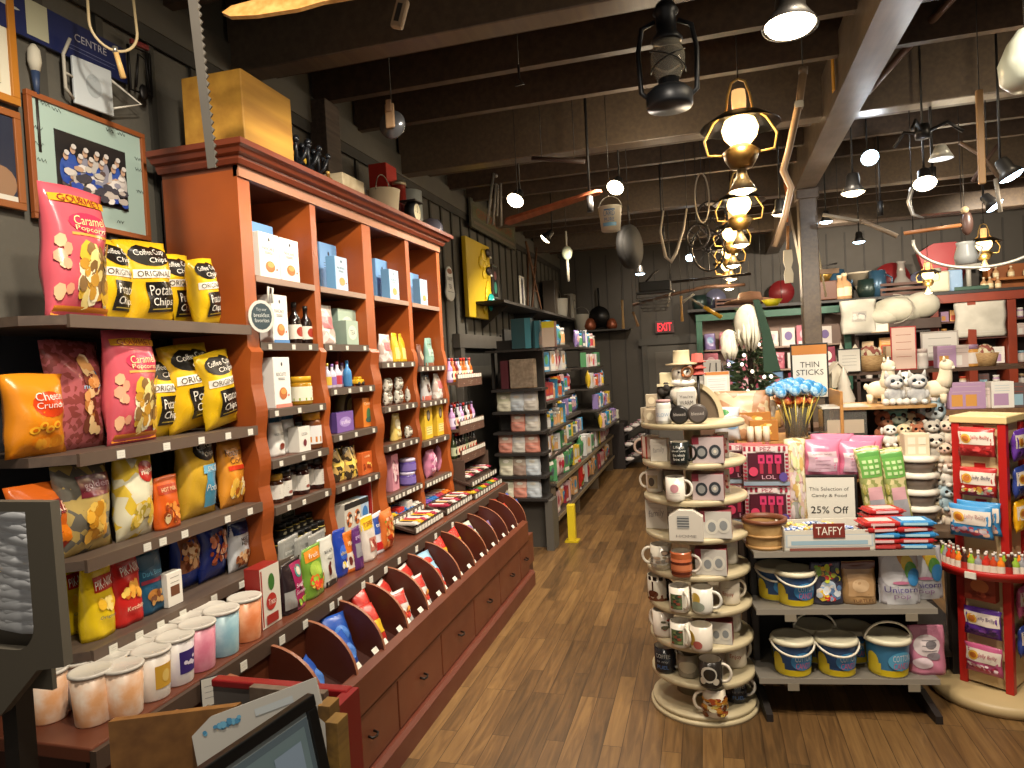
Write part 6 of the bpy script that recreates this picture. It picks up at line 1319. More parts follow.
# yellow relief sign, faded board, traps
def yellow():
    mb = MB(); mb.box(-.34, -.04, 0, .34, 0, .70, mat('c8a818', .45), .006)
    o = mb.build('yellow_advertising_sign'); Rq = random.Random(6); m2 = MB()
    for i in range(16): m2.ball((Rq.uniform(.02, .3), -.045, Rq.uniform(.1, .62)), Rq.uniform(.03, .07), mat('d8b820', .4), 10, 6, 1, .3, 1)
    part(m2, 'raised_relief', o); m2 = MB()
    for z in (.62, .45): m2.ball((.2, -.07, z), .06, mat('2a1c18', .5), 10, 8, 1.2, .3, .7); m2.ball((.22, -.085, z - .04), .02, mat('d8d4cc', .4), 8, 6, 1.6, .3, .6)
    part(m2, 'dark_motif', o); m2 = MB(); m2.ball((.22, -.07, .16), .085, mat('20a098', .35), 14, 8, 1, .3, 1); m2.ball((.22, -.09, .17), .03, mat('b0e0d8', .2), 8, 6, 1, .4, 1); part(m2, 'teal_roundel', o); return o
kind('yellow', .7, yellow); place('yellow', (-1.98, 6.0, 1.93), 'bright yellow advertising sign with a teal roundel on the wall', 'sign', None, pi / 2, 1)
K('smallsign', .3, 'x', 'sign', framed(.2, .34, '5a5048', '7a8a80', [('e', .5, .3, .3, .2, '50a088'), ('e', .5, .7, .3, .15, '8a5a58')], .01, .01))
place('smallsign', (-1.99, 6.62, 2.16), 'small greenish framed sign right of the yellow one', 'sign', None, pi / 2, 1)
def board():
    mb = MB(); mb.box(-.75, -.02, 0, .75, 0, .26, mat('4a4a3c', .6, kind='wood', c2='5a5444', scale=4)); mb.art(front(1.5, .26, -.02), [('r', .04, .35, .96, .8, '5a5c40'), ('t', 'GENERAL STORE', .5, .6, .8, .3, '8a4030'), ('r', .04, .15, .96, .25, '6a5a48')], .001); return mb.build('faded_board_sign')
kind('board', .26, board); place('board', (-1.96, 6.6, 2.74), 'long faded green and red board sign high on the wall', 'sign', None, pi / 2, 1)
def snow():
    mb = MB(); m = mat('8a857c', .5, .3)
    for dx, l in ((0, .42), (.05, .34), (.12, .4)): mb.tube([(dx, 0, 0), (dx * .5 + .03, 0, l)], .011, m, 6)
    mb.ball((.05, 0, .40), .02, m, 8, 6); return mb.build('hanging_tongs')
kind('tongs', .42, snow); p = at_y(487, 224, 5.4); place('tongs', p, 'pale iron tongs hanging below the beam near the wall', 'antique', None, .6, 1.0, ry=.12)
p = at_y(497, 216, 5.9); place('tongs', p, 'dark curved tongs hanging behind the pale pair', 'antique', None, 2.6, .9, ry=-.2)

# door recess in the left wall
mb = MB(); mb.box(-2.018, 5.55, 0, -2.003, 6.55, 1.66, mat('3a3833', .7)); mb.box(-2.004, 5.7, .2, -1.998, 6.4, 1.5, mat('45423b', .7), .003); d2 = struct('door_2', mb)
mb = MB(); mb.box(-2.02, 5.45, 0, -1.96, 5.55, 1.76, TRIMG, .003); mb.box(-2.02, 6.55, 0, -1.96, 6.65, 1.76, TRIMG, .003); mb.box(-2.02, 5.42, 1.66, -1.955, 6.68, 1.78, TRIMG, .003); part(mb, 'door_frame', d2)

# ================================================================== end display and far wall shelving
EY = 5.32
root = empty('end_display'); root.location = (-1.42, EY + .15, 0)
def ed(mb, n, par=None): mb.v = [(q[0] + 1.42, q[1] - EY - .15, q[2]) for q in mb.v]; return part(mb, n, par or root)
EZ = [1.12, .955, .785, .60, .42]
mb = MB(); mb.box(-1.67, EY + .2, 0, -1.28, EY + .24, 1.7, mat('2a2724', .6)); ed(mb, 'back_panel')
for z in EZ + [1.30]:
    mb = MB(); mb.box(-1.67, EY - .02, z - .02, -1.25, EY + .2, z, mat('24201e', .5)); ed(mb, 'shelf')
mb = MB(); mb.box(-1.67, EY, 0, -1.6, EY + .2, .40, mat('4a4640', .6)); mb.box(-1.28, EY, 0, -1.22, EY + .2, .40, mat('4a4640', .6)); mb.box(-1.6, EY + .1, 0, -1.28, EY + .14, .4, mat('3a3630', .6)); ed(mb, 'base')
tag(root, 'black end display of folded packs facing the shop front', 'display stand')
for i, (c, c2, n) in enumerate((('b8b4ac', 'c8c8c8', 'pale grey'), ('b87868', 'c8a090', 'salmon'), ('c0bca8', 'a8a890', 'ivory'), ('8a7468', 'a09080', 'taupe'), ('a8b0b8', 'c0c8cc', 'bluish white'))):
    K('pack_%d' % i, .17, n + ' folded cloth pack', 'pack', bag('folded_cloth_pack', .14, .17, .08, c, [('r', .1, .5, .9, .9, c2), ('l', .2, .8, .2, .35, 2, '8a8078'), ('e', .5, .7, .2, .08, 'd0ccc0')], 'standup', 90 + i, .5))
pk = [[2, 4, 0], [1, 0], [1, 0, 1], [2, 3, 4], [2, 1, 4]]
for j, z in enumerate(EZ):
    xs = [505, 518, 531] if len(pk[j]) == 3 else [518, 532]
    row('on %s shelf of the end display' % ['top', 'second', 'third', 'fourth', 'lowest'][j], [('pack_%d' % k, xs[q] + j * .8, 20, .05) for q, k in enumerate(pk[j])], Y=EY, z=z)
K('woodcrate', .27, 'grey wooden crate on end', 'crate', wbox(.22, .12, .26, mat('8a7a68', .7, kind='wood', c2='6a5c4c', scale=4), 'wooden_crate'))
K('maroonpk', .22, 'dark maroon carton', 'carton', carton('gift_carton', .06, .22, .1, '4a1c24', []))
row('on the highest shelf of the end display', [('woodcrate', 524, 30, .08), ('maroonpk', 507, 28, .08)], Y=EY, z=1.302)
root = empty('wall_shelving'); root.location = (-1.75, 7.2, 0)
def ws(mb, n, par=None): mb.v = [(q[0] + 1.75, q[1] - 7.2, q[2]) for q in mb.v]; return part(mb, n, par or root)
FZ = [(1.66, -1.60), (1.42, -1.54), (1.17, -1.48), (.92, -1.42), (.70, -1.36), (.48, -1.24), (.2, -1.24)]
mb = MB(); mb.box(-1.99, 6.7, .49, -1.975, 9.3, 1.8, mat('2c2a27', .7)); mb.box(-1.64, 5.6, .49, -1.62, 6.72, 1.8, mat('2c2a27', .7)); ws(mb, 'back_panel')
for z, xf in FZ:
    YS = 6.72 if z > .6 else 5.62; mb = MB(); mb.box(-1.97, YS, z - .02, xf, 9.3, z, mat('3a342e', .5)); mb.box(xf, YS, z - .03, xf + .005, 9.3, z + .004, mat('7a6a50' if z < .6 else '4a4440', .5))
    if z > .6: mb.box(xf, 7.9, z - .02, xf + .22, 9.3, z, mat('3a342e', .5)); mb.box(-1.62, 5.6, z - .02, -1.28, 6.72, z, mat('3a342e', .5))
    ws(mb, 'shelf')
for y in (5.64, 6.7, 7.95, 9.27):
    mb = MB(); mb.box(-1.97, y, 0, -1.93, y + .03, 1.78 if y > 6 else .48, mat('2a2826', .5)); mb.box(-1.97, y, 0, -1.26, y + .03, .49, mat('5a4c3a', .6)); ws(mb, 'upright')
tag(root, 'long wall shelving crammed with toys and gifts beyond the end display', 'shelf')
FC = [('b85020', 'orange'), ('8a78b0', 'lilac'), ('3a88b8', 'blue'), ('d0b030', 'yellow'), ('c8a8a8', 'blush'), ('4a8a58', 'green'), ('c8c8c8', 'white'), ('a03040', 'red'), ('50606a', 'slate'), ('c89868', 'tan')]
for i, (c, n) in enumerate(FC):
    c2 = FC[(i + 3) % 10][0]
    K('fbox' + n, .15, n + ' gift carton', 'carton', carton('gift_carton', .1, .15, .06, c, [('e', .5, .6, .3, .25, c2), ('r', .1, .08, .9, .25, 'd8d4c8')]))
    K('fbag' + n, .17, n + ' toy bag', 'bag', bag('toy_bag', .11, .17, .05, c, [('e', .5, .5, .3, .2, c2), ('r', .1, .8, .9, .95, 'd8d4cc')], seed=100 + i))
    K('fjar' + n, .13, n + ' topped jar', 'jar', jar(.035, .13, 'b8b4a8', c, c2))
Rr = random.Random(77)
for j, (z, xf) in enumerate(FZ):
    y = 5.68
    while y < 9.22:
        c = Rr.choice([1, 2, 2, 6, 6, 4, 8] if j == 0 else [1, 2, 6, 4, 5, 6] if j == 1 else [0, 0, 3, 4, 6, 1, 2, 7] if j == 2 else [1, 2, 6, 3, 4, 5] if j in (3, 4) else [5, 3, 6, 4, 9, 4, 6] if j == 5 else [6, 4, 9, 7])
        k = Rr.choice(['fbox', 'fbag', 'fbox', 'fjar'] if j < 5 else ['fbag', 'fbox']) + FC[c][1]
        s = Rr.uniform(.85, 1.15) * (1.25 if j in (0, 5) else 1.1 if j != 4 else 1)
        lv = ['top', 'second', 'third', 'fourth', 'fifth', 'sixth', 'lowest'][j]
        place(k, ((xf if z < .6 else -1.28 if y < 6.62 else xf + .22 if y > 7.98 else xf) - .07, y, z + .001), DESC[k][0] + ' on the ' + lv + ' level of the long wall shelving', DESC[k][1], DESC[k][0] + 's, ' + lv + ' level of wall shelving', pi / 2 + Rr.uniform(-.25, .25), s)
        y += .125 * s / 1.1 + Rr.uniform(0, .03)
# teal books, white bottles, yellow box above the crate
K('tealbag', .24, 'dark teal gift bag', 'bag', carton('gift_bag', .16, .24, .08, '1c4248', [('r', .7, 0, 1, 1, '3a7a88')], '1a3a40'))
K('whitebot', .2, 'white lotion bottle', 'bottle', bottle(.03, .2, 'b8b4ac', 'c8c4bc', 'c8b0a0'))
K('yelwhite', .22, 'yellow-topped white carton', 'carton', carton('gift_carton', .1, .2, .09, 'b8a898', [('r', 0, .75, 1, 1, 'c8b820')], '7a5040', None, 'c8b820'))
mb = MB(); mb.box(-1.72, 5.36, 1.60, -1.28, 5.54, 1.618, mat('2a2724', .5)); mb.box(-1.72, 5.5, 1.3, -1.7, 5.54, 1.62, mat('2a2724', .5)); o = mb.build('wooden_shelf'); tag(o, 'short dark shelf above the grey crate', 'shelf')
row('above the grey crate', [('tealbag', 523, 30, .06), ('tealbag', 533, 27, .13)], Y=5.33, z=1.62)
row('on the short shelf above the crate', [('whitebot', 543, 24, .1), ('whitebot', 548, 24, .1), ('yelwhite', 550, 28, .05, 0, .0)], Y=5.33, z=1.62)
# high shelf on the left wall with oddments
root = empty('high_wall_shelf'); root.location = (-1.85, 7.3, 2.08)
def hs(mb, n): mb.v = [(q[0] + 1.85, q[1] - 7.3, q[2] - 2.08) for q in mb.v]; return part(mb, n, root)
mb = MB(); mb.box(-2.0, 5.85, 2.05, -1.68, 9.3, 2.075, mat('2c2824', .6)); hs(mb, 'board')
for y in (6.2, 7.4, 8.6): mb = MB(); mb.prism([(-2.0, 2.05), (-1.75, 2.05), (-2.0, 1.85)], 'y', y, y + .02, mat('2c2824', .6)); hs(mb, 'bracket')
tag(root, 'long dark high shelf running along the left wall', 'shelf')
def xrack():
    mb = MB(); m = mat('6a4830', .6)
    for a in ((-.2, .2), (.2, -.2)): mb.tube([(a[0], 0, 0), (a[1], .02, .62)], .011, m, 6)
    for z in (.2, .42): mb.tube([(-.09, .01, z), (.09, .01, z)], .006, m, 6)
    mb.tube([(-.12, .06, 0), (.12, .08, .62)], .011, m, 6); return mb.build('folding_wooden_rack')
K('xrack', .62, 'folding brown wooden lath rack', 'rack', xrack)
K('wframe', .3, 'white-framed card', 'picture', framed(.14, .3, 'b8b4a8', '8a8a90', [('e', .5, .5, .2, .3, '5a5060')], .015, .015))
K('crock', .18, 'white enamel funnel pail', 'pail', pail(.09, .18, 'a8a498'))
K('darkbx', .3, 'dark carved box', 'box', carton('carved_box', .16, .3, .1, '3a322a', [('e', .5, .5, .3, .3, '5a5046')]))
K('clock', .25, 'weathered white clock case', 'clock', carton('clock_case', .18, .3, .1, '8a867c', [('e', .5, .6, .3, .2, '4a4844'), ('e', .5, .6, .22, .14, 'b0aca0')]))
row('on the high wall shelf', [('wframe', 522, 30, .08), ('xrack', 537, 68, .16), ('darkbx', 552, 36, .2), ('crock', 560, 18, .12), ('darkbx', 566, 24, .15), ('clock', 571, 22, .15)], X=-1.68, z=2.076)
K('hpan', .2, 'small black skillet', 'pan', lambda: MB().tube([(0, -.01, .1), (0, .01, .1)], .08, mat('161514', .4, .5), 18).tube([(0, 0, .18), (0, 0, .32)], .008, mat('161514', .4, .5), 6).build('skillet'))
K('kettle', .2, 'copper coloured pot', 'pot', lambda: MB().lathe([(.06, 0), (.08, .05), (.06, .12), (.03, .15)], mat('7a4028', .4, .4), 16).build('copper_pot'))
mb = MB(); mb.box(-1.75, 9.72, 1.9, -1.0, 9.99, 1.925, mat('2c2824', .6)); o = mb.build('back_wall_shelf'); tag(o, 'short dark shelf on the back wall above the slipper bin', 'shelf')
row('on the short back wall shelf', [('kettle', 590, 16, .1), ('hpan', 600, 26, .12), ('kettle', 612, 14, .12), ('crock', 582, 16, .12)], Y=9.74, z=1.926)
# black shoe bin at the end of the aisle
root = empty('slipper_bin'); root.location = (-1.22, 9.62, 0)
mb = MB(); mb.box(-.35, -.25, 0, .12, .25, .62, mat('1e1614', .6), .005); part(mb, 'bin_body', root)
for k in range(3):
    mb = MB(); mb.prism([(.12, .05 + .2 * k), (.42, .22 + .2 * k), (.42, .24 + .2 * k), (.12, .07 + .2 * k)], 'y', -.25, .25, mat('1e1614', .6)); part(mb, 'slanted_shelf', root)
mb = MB(); mb.box(.4, -.25, .0, .42, -.23, .64, mat('1e1614', .6)); mb.box(.4, .23, .0, .42, .25, .64, mat('1e1614', .6)); part(mb, 'front_post', root)
tag(root, 'dark floor bin of slippers at the far end of the aisle', 'bin')
K('slipper', .08, 'pale slipper', 'slipper', lambda: MB().ball((0, 0, .035), .04, mat('c0b8b4', .8), 12, 8, .9, 1.8, .8).ball((0, .05, .05), .03, mat('8a6a70', .8), 10, 8, .9, 1, .6).build('slipper'))
for k in range(3):
    for q in range(5): place('slipper', (-1.22 + .17 + .09 * (q % 3), 9.62 - .19 + .09 * q, .07 + .2 * k + .05 * (q % 3) + .02), 'pale slipper lying on a slanted shelf of the dark bin', 'slipper', 'slippers on the slanted bin shelves', pi / 2 + .3 * q, 1)
row('on top of the slipper bin', [('pack_0', 600, 14, .1), ('pack_4', 607, 14, .1), ('pack_2', 614, 13, .1)], Y=9.42, z=.622)
K('redfig', .3, 'red toy figure bag with green', 'bag', bag('toy_bag', .14, .3, .08, 'a82420', [('e', .5, .2, .3, .1, '4a8a30'), ('e', .5, .6, .3, .12, 'd8b8a0')], seed=120))
p = onz = None
place('redfig', (solve_x(581, 6.9, .1), 6.9, .205), 'red bag standing on the lowest wall shelf edge', 'bag', None, pi / 2, 1)
def ystand():
    mb = MB(); mb.box(-.05, -.05, 0, .05, .05, .5, mat('c8b020', .4), .006); mb.box(-.09, -.09, 0, .09, .09, .02, mat('b8a018', .4)); return mb.build('yellow_floor_sign')
kind('ystand', .5, ystand); place('ystand', (-1.13, 5.62, .0), 'yellow upright block standing on the floor by the end display', 'sign', None, 0, .62)
# ================================================================== ceiling lamps
BRASS = mat('80683e', .36, .85)
def brass_lamp(rod=1.08):
    def fn():
        o = MB().lathe([(.0, -.13), (.05, -.125), (.075, -.085), (.085, -.05), (.06, -.03), (.045, -.02)], BRASS, 24).build('brass_oil_lamp')
        m2 = MB(); m2.lathe([(.04, -.02), (.075, .02), (.085, .06), (.07, .10), (.045, .115)], mat('ffd890', .3, 0, 5.0), 24, caps=False); part(m2, 'glass_globe', o)
        m2 = MB(); m2.lathe([(.045, .115), (.10, .125), (.18, .075), (.184, .07), (.10, .118), (.045, .11)], mat('3a3026', .4, .6), 32, caps=False); part(m2, 'metal_shade', o)
        m2 = MB(); m2.lathe([(.03, .12), (.034, .2), (.03, .24)], mat('d8a868', .3, 0, 1.2), 18); part(m2, 'glass_chimney', o)
        for s in (-1, 1):
            m2 = MB(); m2.tube([(s * .06, 0, -.06), (s * .15, 0, -.05), (s * .165, 0, .02), (s * .12, 0, .1), (s * .06, 0, .15), (s * .05, 0, .22), (s * .03, 0, .28), (0, 0, .295)], .006, mat('c0a05c', .5, .4), 8); part(m2, 'brass_arm', o)
        m2 = MB(); m2.tube([(0, 0, .295), (0, 0, rod)], .004, mat('2a2420', .5, .5), 6); part(m2, 'hanging_rod', o)
        m2 = MB(); m2.lathe([(.02, -.13), (.03, -.17), (.066, -.235), (.06, -.235), (.0, -.2)], mat('a89878', .3, .6), 18); part(m2, 'lower_lamp_shade', o)
        m2 = MB(); m2.lathe([(0, -.252), (.03, -.248), (.05, -.235), (.058, -.226)], mat('fff0d0', .3, 0, 12), 16, caps=False); part(m2, 'lower_bulb', o)
        return o
    return fn
kind('blamp', .7, brass_lamp(.76)); kind('blamp2', .7, brass_lamp(1.22)); kind('blamp3', .7, brass_lamp(1.6))
LY = [3.5, 5.25, 6.45, 7.6, 8.75]
for i, y in enumerate(LY):
    px = [740, 739, 732, 730, 728][i]; x = solve_x(px, y, 2.55)
    place('blamp', (x, y, 2.50), 'brass hanging oil lamp, %s of the row along the aisle' % ['nearest', 'second', 'third', 'fourth', 'farthest'][i], 'lamp', 'brass oil lamps over the aisle' if 0 else None, .1 * i, 1)
    bulb((x, y - .13, 2.50 if i == 0 else 2.44), 9, (1, .70, .36), .04); bulb((x, y, 2.2), 6, (1, .82, .6), .03)
# two more lamps by the back ledge at right
place('blamp2', at_y(984, 249, 7.0), 'brass oil lamp hanging before the right back ledge', 'lamp', None, 0, .75)
place('blamp3', at_y(928, 278, 8.6), 'small brass oil lamp hanging low before the back ledge antiques', 'lamp', None, 0, .7)
bulb(tuple(at_y(984, 262, 6.9)), 8, (1, .8, .5), .04); bulb(tuple(at_y(928, 290, 8.5)), 8, (1, .8, .5), .04)
# black track spots: cone shade with lit face
def tspot(c, e):
    def fn():
        o = MB().lathe([(.022, .10), (.03, .09), (.035, .04), (.062, 0), (.058, 0), (.03, .04), (.0, .05)], mat('2a2826', .4, .4), 24, caps=False).build('track_spotlight')
        m2 = MB(); m2.lathe([(.0, -.018), (.03, -.014), (.05, -.003), (.057, .006)], mat(c, .3, 0, e), 24, caps=False); part(m2, 'lit_lamp_face', o)
        return o
    return fn
kind('sp_w', .1, tspot('ffe8c0', 14)); kind('sp_b', .1, tspot('c8e8ff', 14))
def hang_spot(px, py, Y, lb, k='sp_w', s=1.0, aim=(0, 0, -1), rod=True):
    p = at_y(px, py, Y); d = V(aim).normalized(); q = d.to_track_quat('-Z', 'Y').to_euler()
    o = place(k, p, lb, 'spotlight', None, 0, s); o.rotation_euler = q
    if rod:
        top = p - d * .1 * s; mb = MB(); mb.tube([tuple(top), (top.x, top.y, 3.26)], .006, mat('1c1a18', .5, .3), 6); r = mb.build('lamp_stem')
        r.parent = o; 
        bpy.context.view_layer.update(); r.matrix_parent_inverse = o.matrix_world.inverted()
    return o
hang_spot(790, 27, 2.5, 'large warm spotlight at the top of the picture', s=1.45, aim=(-.05, -.12, -.98))
hang_spot(615, 188, 4.6, 'bright spotlight right above the white pail', aim=(-.25, -.75, -.8), s=1.0)
hang_spot(515, 201, 4.6, 'bright spotlight left of the reddish board', aim=(-.2, -.7, -.8), s=1.05)
hang_spot(545, 239, 6.4, 'small tilted spotlight near the left high shelf', aim=(-.6, -.1, -.6), s=1.0)
hang_spot(780, 214, 5.0, 'small spotlight left of the wooden post', aim=(0, .2, -1), s=1.0)
hang_spot(870, 158, 5.3, 'bluish white spotlight right of the post', 'sp_b', 1.0, (0, -.8, -.6))
hang_spot(853, 193, 4.7, 'bell-shaped spotlight hanging behind the bluish one', aim=(0, 0, -1), s=1.2)
hang_spot(925, 184, 4.4, 'bright spotlight in the middle of the right ceiling', aim=(-.1, -.5, -.8), s=1.05)
hang_spot(995, 206, 4.9, 'spotlight tilted right below the curved iron bracket', 'sp_b', .95, (.5, -.2, -.7))
hang_spot(1012, 176, 4.3, 'spotlight at the right edge of the picture', 'sp_b', 1.1, (.4, -.1, -.8))
hang_spot(826, 222, 6.2, 'dim round spotlight close right of the post', 'sp_b', .9, (0, 0, -1))
hang_spot(859, 242, 6.8, 'small spotlight deep in the right ceiling', 'sp_b', .9, (0, 0, -1))
hang_spot(640, 274, 8.2, 'small far spotlight over the aisle', 'sp_b', 1.0, (0, 0, -1))
hang_spot(690, 258, 7.6, 'tiny bright spotlight behind the iron gears', 'sp_b', .8, (0, -.7, -.6))
p = at_y(790, 24, 2.45); spot((p.x, p.y, p.z - .06), (.5, 3.2, .6), 60, 110)
for (px, py, Y, tx, ty) in ((615, 188, 4.5, -.6, 3.2), (515, 201, 4.5, -1.6, 4.2)):
    p = at_y(px, py, Y); spot(tuple(p + V((0, -.03, -.05))), (tx, ty, .8), 45, 130)
for (px, py, Y) in ((925, 184, 4.35), (870, 158, 5.2)):
    p = at_y(px, py, Y); bulb(tuple(p + V((0, -.06, -.06))), 7, (.9, .95, 1), .04)
# added point lights without fixtures, brightening the beams near the spots
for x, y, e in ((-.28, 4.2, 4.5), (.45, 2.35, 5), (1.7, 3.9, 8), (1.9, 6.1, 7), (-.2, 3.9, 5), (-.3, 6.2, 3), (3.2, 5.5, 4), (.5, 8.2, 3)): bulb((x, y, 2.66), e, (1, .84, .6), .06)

# ================================================================== black barn lantern
def barn():
    m = mat('1a1c20', .4, .5); o = MB().lathe([(.075, 0), (.08, .01), (.08, .05), (.06, .07), (.035, .08), (.035, .1)], m, 28).build('barn_lantern')
    m2 = MB(); m2.lathe([(.04, .1), (.058, .14), (.06, .18), (.045, .225)], mat('b8b4a8', .08, tr=.75), 24, caps=False); part(m2, 'glass_globe', o)
    m2 = MB(); m2.lathe([(.05, .225), (.055, .235), (.035, .26), (.035, .32), (.045, .33), (.03, .36), (0, .365)], m, 24); part(m2, 'chimney_cap', o)
    for s in (-1, 1):
        m2 = MB(); m2.tube([(s * .06, 0, .03), (s * .095, 0, .06), (s * .1, 0, .2), (s * .085, 0, .28), (s * .04, 0, .3)], .009, m, 8); part(m2, 'side_tube', o)
    m2 = MB()
    for s in (-1, 1): m2.tube([(s * .06 * cos(t), -.06 * abs(sin(t)) - .004, .12 + .08 * (t / pi)) for t in [pi * i / 10 for i in range(11)]], .002, m, 5)
    part(m2, 'wire_guard', o); m2 = MB(); m2.tube([(0, 0, .36), (0, 0, .9)], .003, m, 5); part(m2, 'hanging_wire', o); return o
kind('barn', .36, barn); place('barn', (solve_x(668, 2.5, 2.5), 2.5, 2.36), 'black barn lantern hanging near the top of the picture', 'lantern', None, .15, 1)

# ================================================================== hanging tools and curios
WOODM = mat('a8783c', .45, kind='wood', c2='c8985a', scale=4); IRON = mat('3a3634', .45, .6); RUST = mat('5a4438', .6, .3); PALE = mat('9a9080', .5)
def hung(name, label, cat, builder, px, py, Y, rz=0, s=1, rx=0, ry=0, wires=()):
    o = builder(MB()).build(name); p = at_y(px, py, Y); o.location = p; o.rotation_euler = (rx, ry, rz); o.scale = (s, s, s); tag(o, label, cat)
    if wires:
        bpy.context.view_layer.update(); mb = MB()
        for w in wires:
            q = o.matrix_world @ V(w); mb.tube([tuple(q), (q.x, q.y, 3.26)], .0025, mat('1c1a18', .6), 5)
        w_ = mb.build('hanging_wire'); w_.parent = o; w_.matrix_parent_inverse = o.matrix_world.inverted(); KIDS.setdefault(o.name, []).append(w_)
    return o
hung('wooden_oar', 'long golden wooden oar hanging across the top left', 'oar', lambda m: m.prism([(0, .0), (.03, -.022), (.12, -.034), (.26, -.034), (.34, -.02), (.75, -.014), (.75, .014), (.34, .02), (.26, .034), (.12, .034), (.03, .022)], 'y', -.007, .007, WOODM), 223, 14, 1.75, rz=.15, ry=-.03, rx=-.35, s=.9, wires=((.2, 0, 0), (.65, 0, 0)))
def block(m):
    m.box(-.022, -.015, -.05, .022, .015, .05, mat('9a8468', .6), .01); m.box(-.009, -.016, -.03, .009, .016, .03, mat('2a241e', .6)); return m
hung('pulley_block', 'pale wooden pulley block hanging beside the oar', 'pulley', block, 400, 14, 2.1, ry=.35, s=.95, wires=((0, 0, .04),))
def disc_(m):
    m.tube([(0, -.006, -.03), (0, .006, -.03)], .062, mat('6a6c70', .2, .4, tr=.3), 24); m.box(-.025, -.022, -.05, .02, -.008, .06, mat('9a7c5c', .6), .012); m.box(-.015, -.03, .02, .012, -.02, .075, mat('8a6c50', .6), .008); return m
hung('wooden_mould', 'wooden shoe mould with a grey disc hanging from a wire', 'mould', disc_, 392, 118, 2.9, s=1, wires=((0, 0, .07),))
hung('small_hook', 'small black iron hook under the second beam', 'hook', lambda m: m.tube([(0, 0, .06), (0, 0, 0), (.02, 0, -.03), (-.02, 0, -.03)], .006, IRON, 6), 519, 78, 3.1, s=1, wires=((0, 0, .05),))
def canoe(m):
    m.prism([(-.33, -.035), (.33, -.02), (.36, .0), (.33, .02), (-.33, .035), (-.36, 0)], 'z', -.012, .012, mat('6a3420', .4, kind='wood', c2='84482c', scale=3)); return m
hung('reddish_board', 'reddish brown wooden board hanging flat below the beam', 'board', canoe, 552, 207, 4.3, ry=-.20, s=.9, rx=-.35, wires=((-.25, 0, .0), (.28, 0, 0)))
o = place_pail = None
K('hpail', .12, 'x', 'pail', pail(.065, .13, 'b0aa98', [('t', 'LARD', .55, .68, .3, .2, '38608a'), ('t', 'PURE', .55, .42, .28, .16, '38608a'), ('r', .35, .15, .75, .3, '5a88a8'), ('r', .42, .8, .7, .86, '38608a')]))
p = at_y(611, 231, 4.1); _hp = place('hpail', p, 'white pail with blue lettering hanging under the bright spot', 'pail', None, -.15, 1.05)
mb = MB(); mb.tube([(0, 0, .192), (0, 0, (3.26 - p.z) / 1.05)], .002, mat('1c1a18', .5), 5); part(mb, 'hanging_wire', _hp)
def pan(m): m.tube([(0, -.02, 0), (0, .02, 0)], .15, mat('171513', .75, .1), 28); m.tube([(0, -.024, 0), (0, -.018, 0)], .125, mat('24221f', .75, .1), 28); m.tube([(0, 0, .15), (0, 0, .28)], .01, IRON, 6); return m
hung('large_skillet', 'large black skillet hanging beyond the white pail', 'pan', pan, 630, 247, 4.7, rz=1.15, s=.98, wires=((0, 0, .27),))
def snowshoe(m):
    m.tube([(-.02, 0, .5), (-.06, 0, .3), (-.02, 0, .05), (.03, 0, 0), (.08, 0, .08), (.16, 0, .3), (.2, 0, .5)], [.008, .012, .016, .02, .016, .012, .008], PALE, 8); return m
hung('wooden_hames', 'pale curved wooden hames hanging beyond the skillet', 'harness', snowshoe, 668, 262, 5.2, s=.75, wires=((-.02, 0, .5), (.2, 0, .5)))
def wheel(r, sp=6):
    def f(m):
        m.tube([(r * cos(a), 0, r * sin(a)) for a in [2 * pi * i / 24 for i in range(24)]], .009, IRON, 6, True); m.ball((0, 0, 0), r * .15, IRON, 8, 6)
        for i in range(sp): a = 2 * pi * i / sp; m.tube([(0, 0, 0), (r * cos(a), 0, r * sin(a))], .005, IRON, 5)
        return m
    return f
hung('iron_gear_wheel', 'dark iron gear wheel, upper one beside the brass lamps', 'wheel', wheel(.13), 712, 218, 5.6, rz=.5, wires=((0, 0, .13),))
hung('iron_gear_wheel', 'dark iron gear wheel, lower one beside the brass lamps', 'wheel', wheel(.17, 8), 708, 250, 5.9, rz=.7, wires=((0, 0, .17),))
hung('iron_gear_wheel', 'small iron wheel left of the lamp row', 'wheel', wheel(.09, 5), 698, 236, 5.4, rz=-.4, wires=((0, 0, .09),))
hung('iron_ring', 'pale thin iron loop hanging above the gear wheels', 'ring', lambda m: m.tube([(.05 * cos(a), 0, .18 * sin(a)) for a in [2 * pi * i / 20 for i in range(20)]], .006, PALE, 6, True), 702, 198, 5.3, wires=((0, 0, .18),))
def snath(m):
    m.tube([(0, 0, 0), (-.02, 0, -.12), (-.07, 0, -.32), (-.10, 0, -.42), (-.07, 0, -.50), (-.10, 0, -.62), (-.15, 0, -.76)], [.018, .017, .016, .016, .015, .014, .013], mat('8a7258', .4), 10); m.tube([(0, 0, .0), (.003, 0, .03)], .02, mat('6a5a48', .5), 10)
    m.box(-.04, -.018, -.15, -.005, .018, -.12, mat('b0aca0', .3, .8)); return m
hung('scythe_handle', 'curved grey wooden scythe handle hanging right of the lamps', 'scythe', snath, 803, 74, 3.4, s=1.0, wires=((0, 0, .0),))
def level(m): m.prism([(-.03, 0), (.03, 0), (.035, .07), (.02, .12), (.035, .17), (.03, .26), (-.03, .26), (-.035, .17), (-.02, .12), (-.035, .07)], 'y', -.02, .02, mat('8a8068', .5)); m.tube([(0, 0, .26), (.01, 0, .45)], .012, mat('8a5c30', .5), 8); return m
hung('fiddle_shaped_box', 'greenish fiddle-shaped box hanging against the post', 'box', level, 789, 283, 5.9, s=1.0, wires=((0.01, 0, .45),))
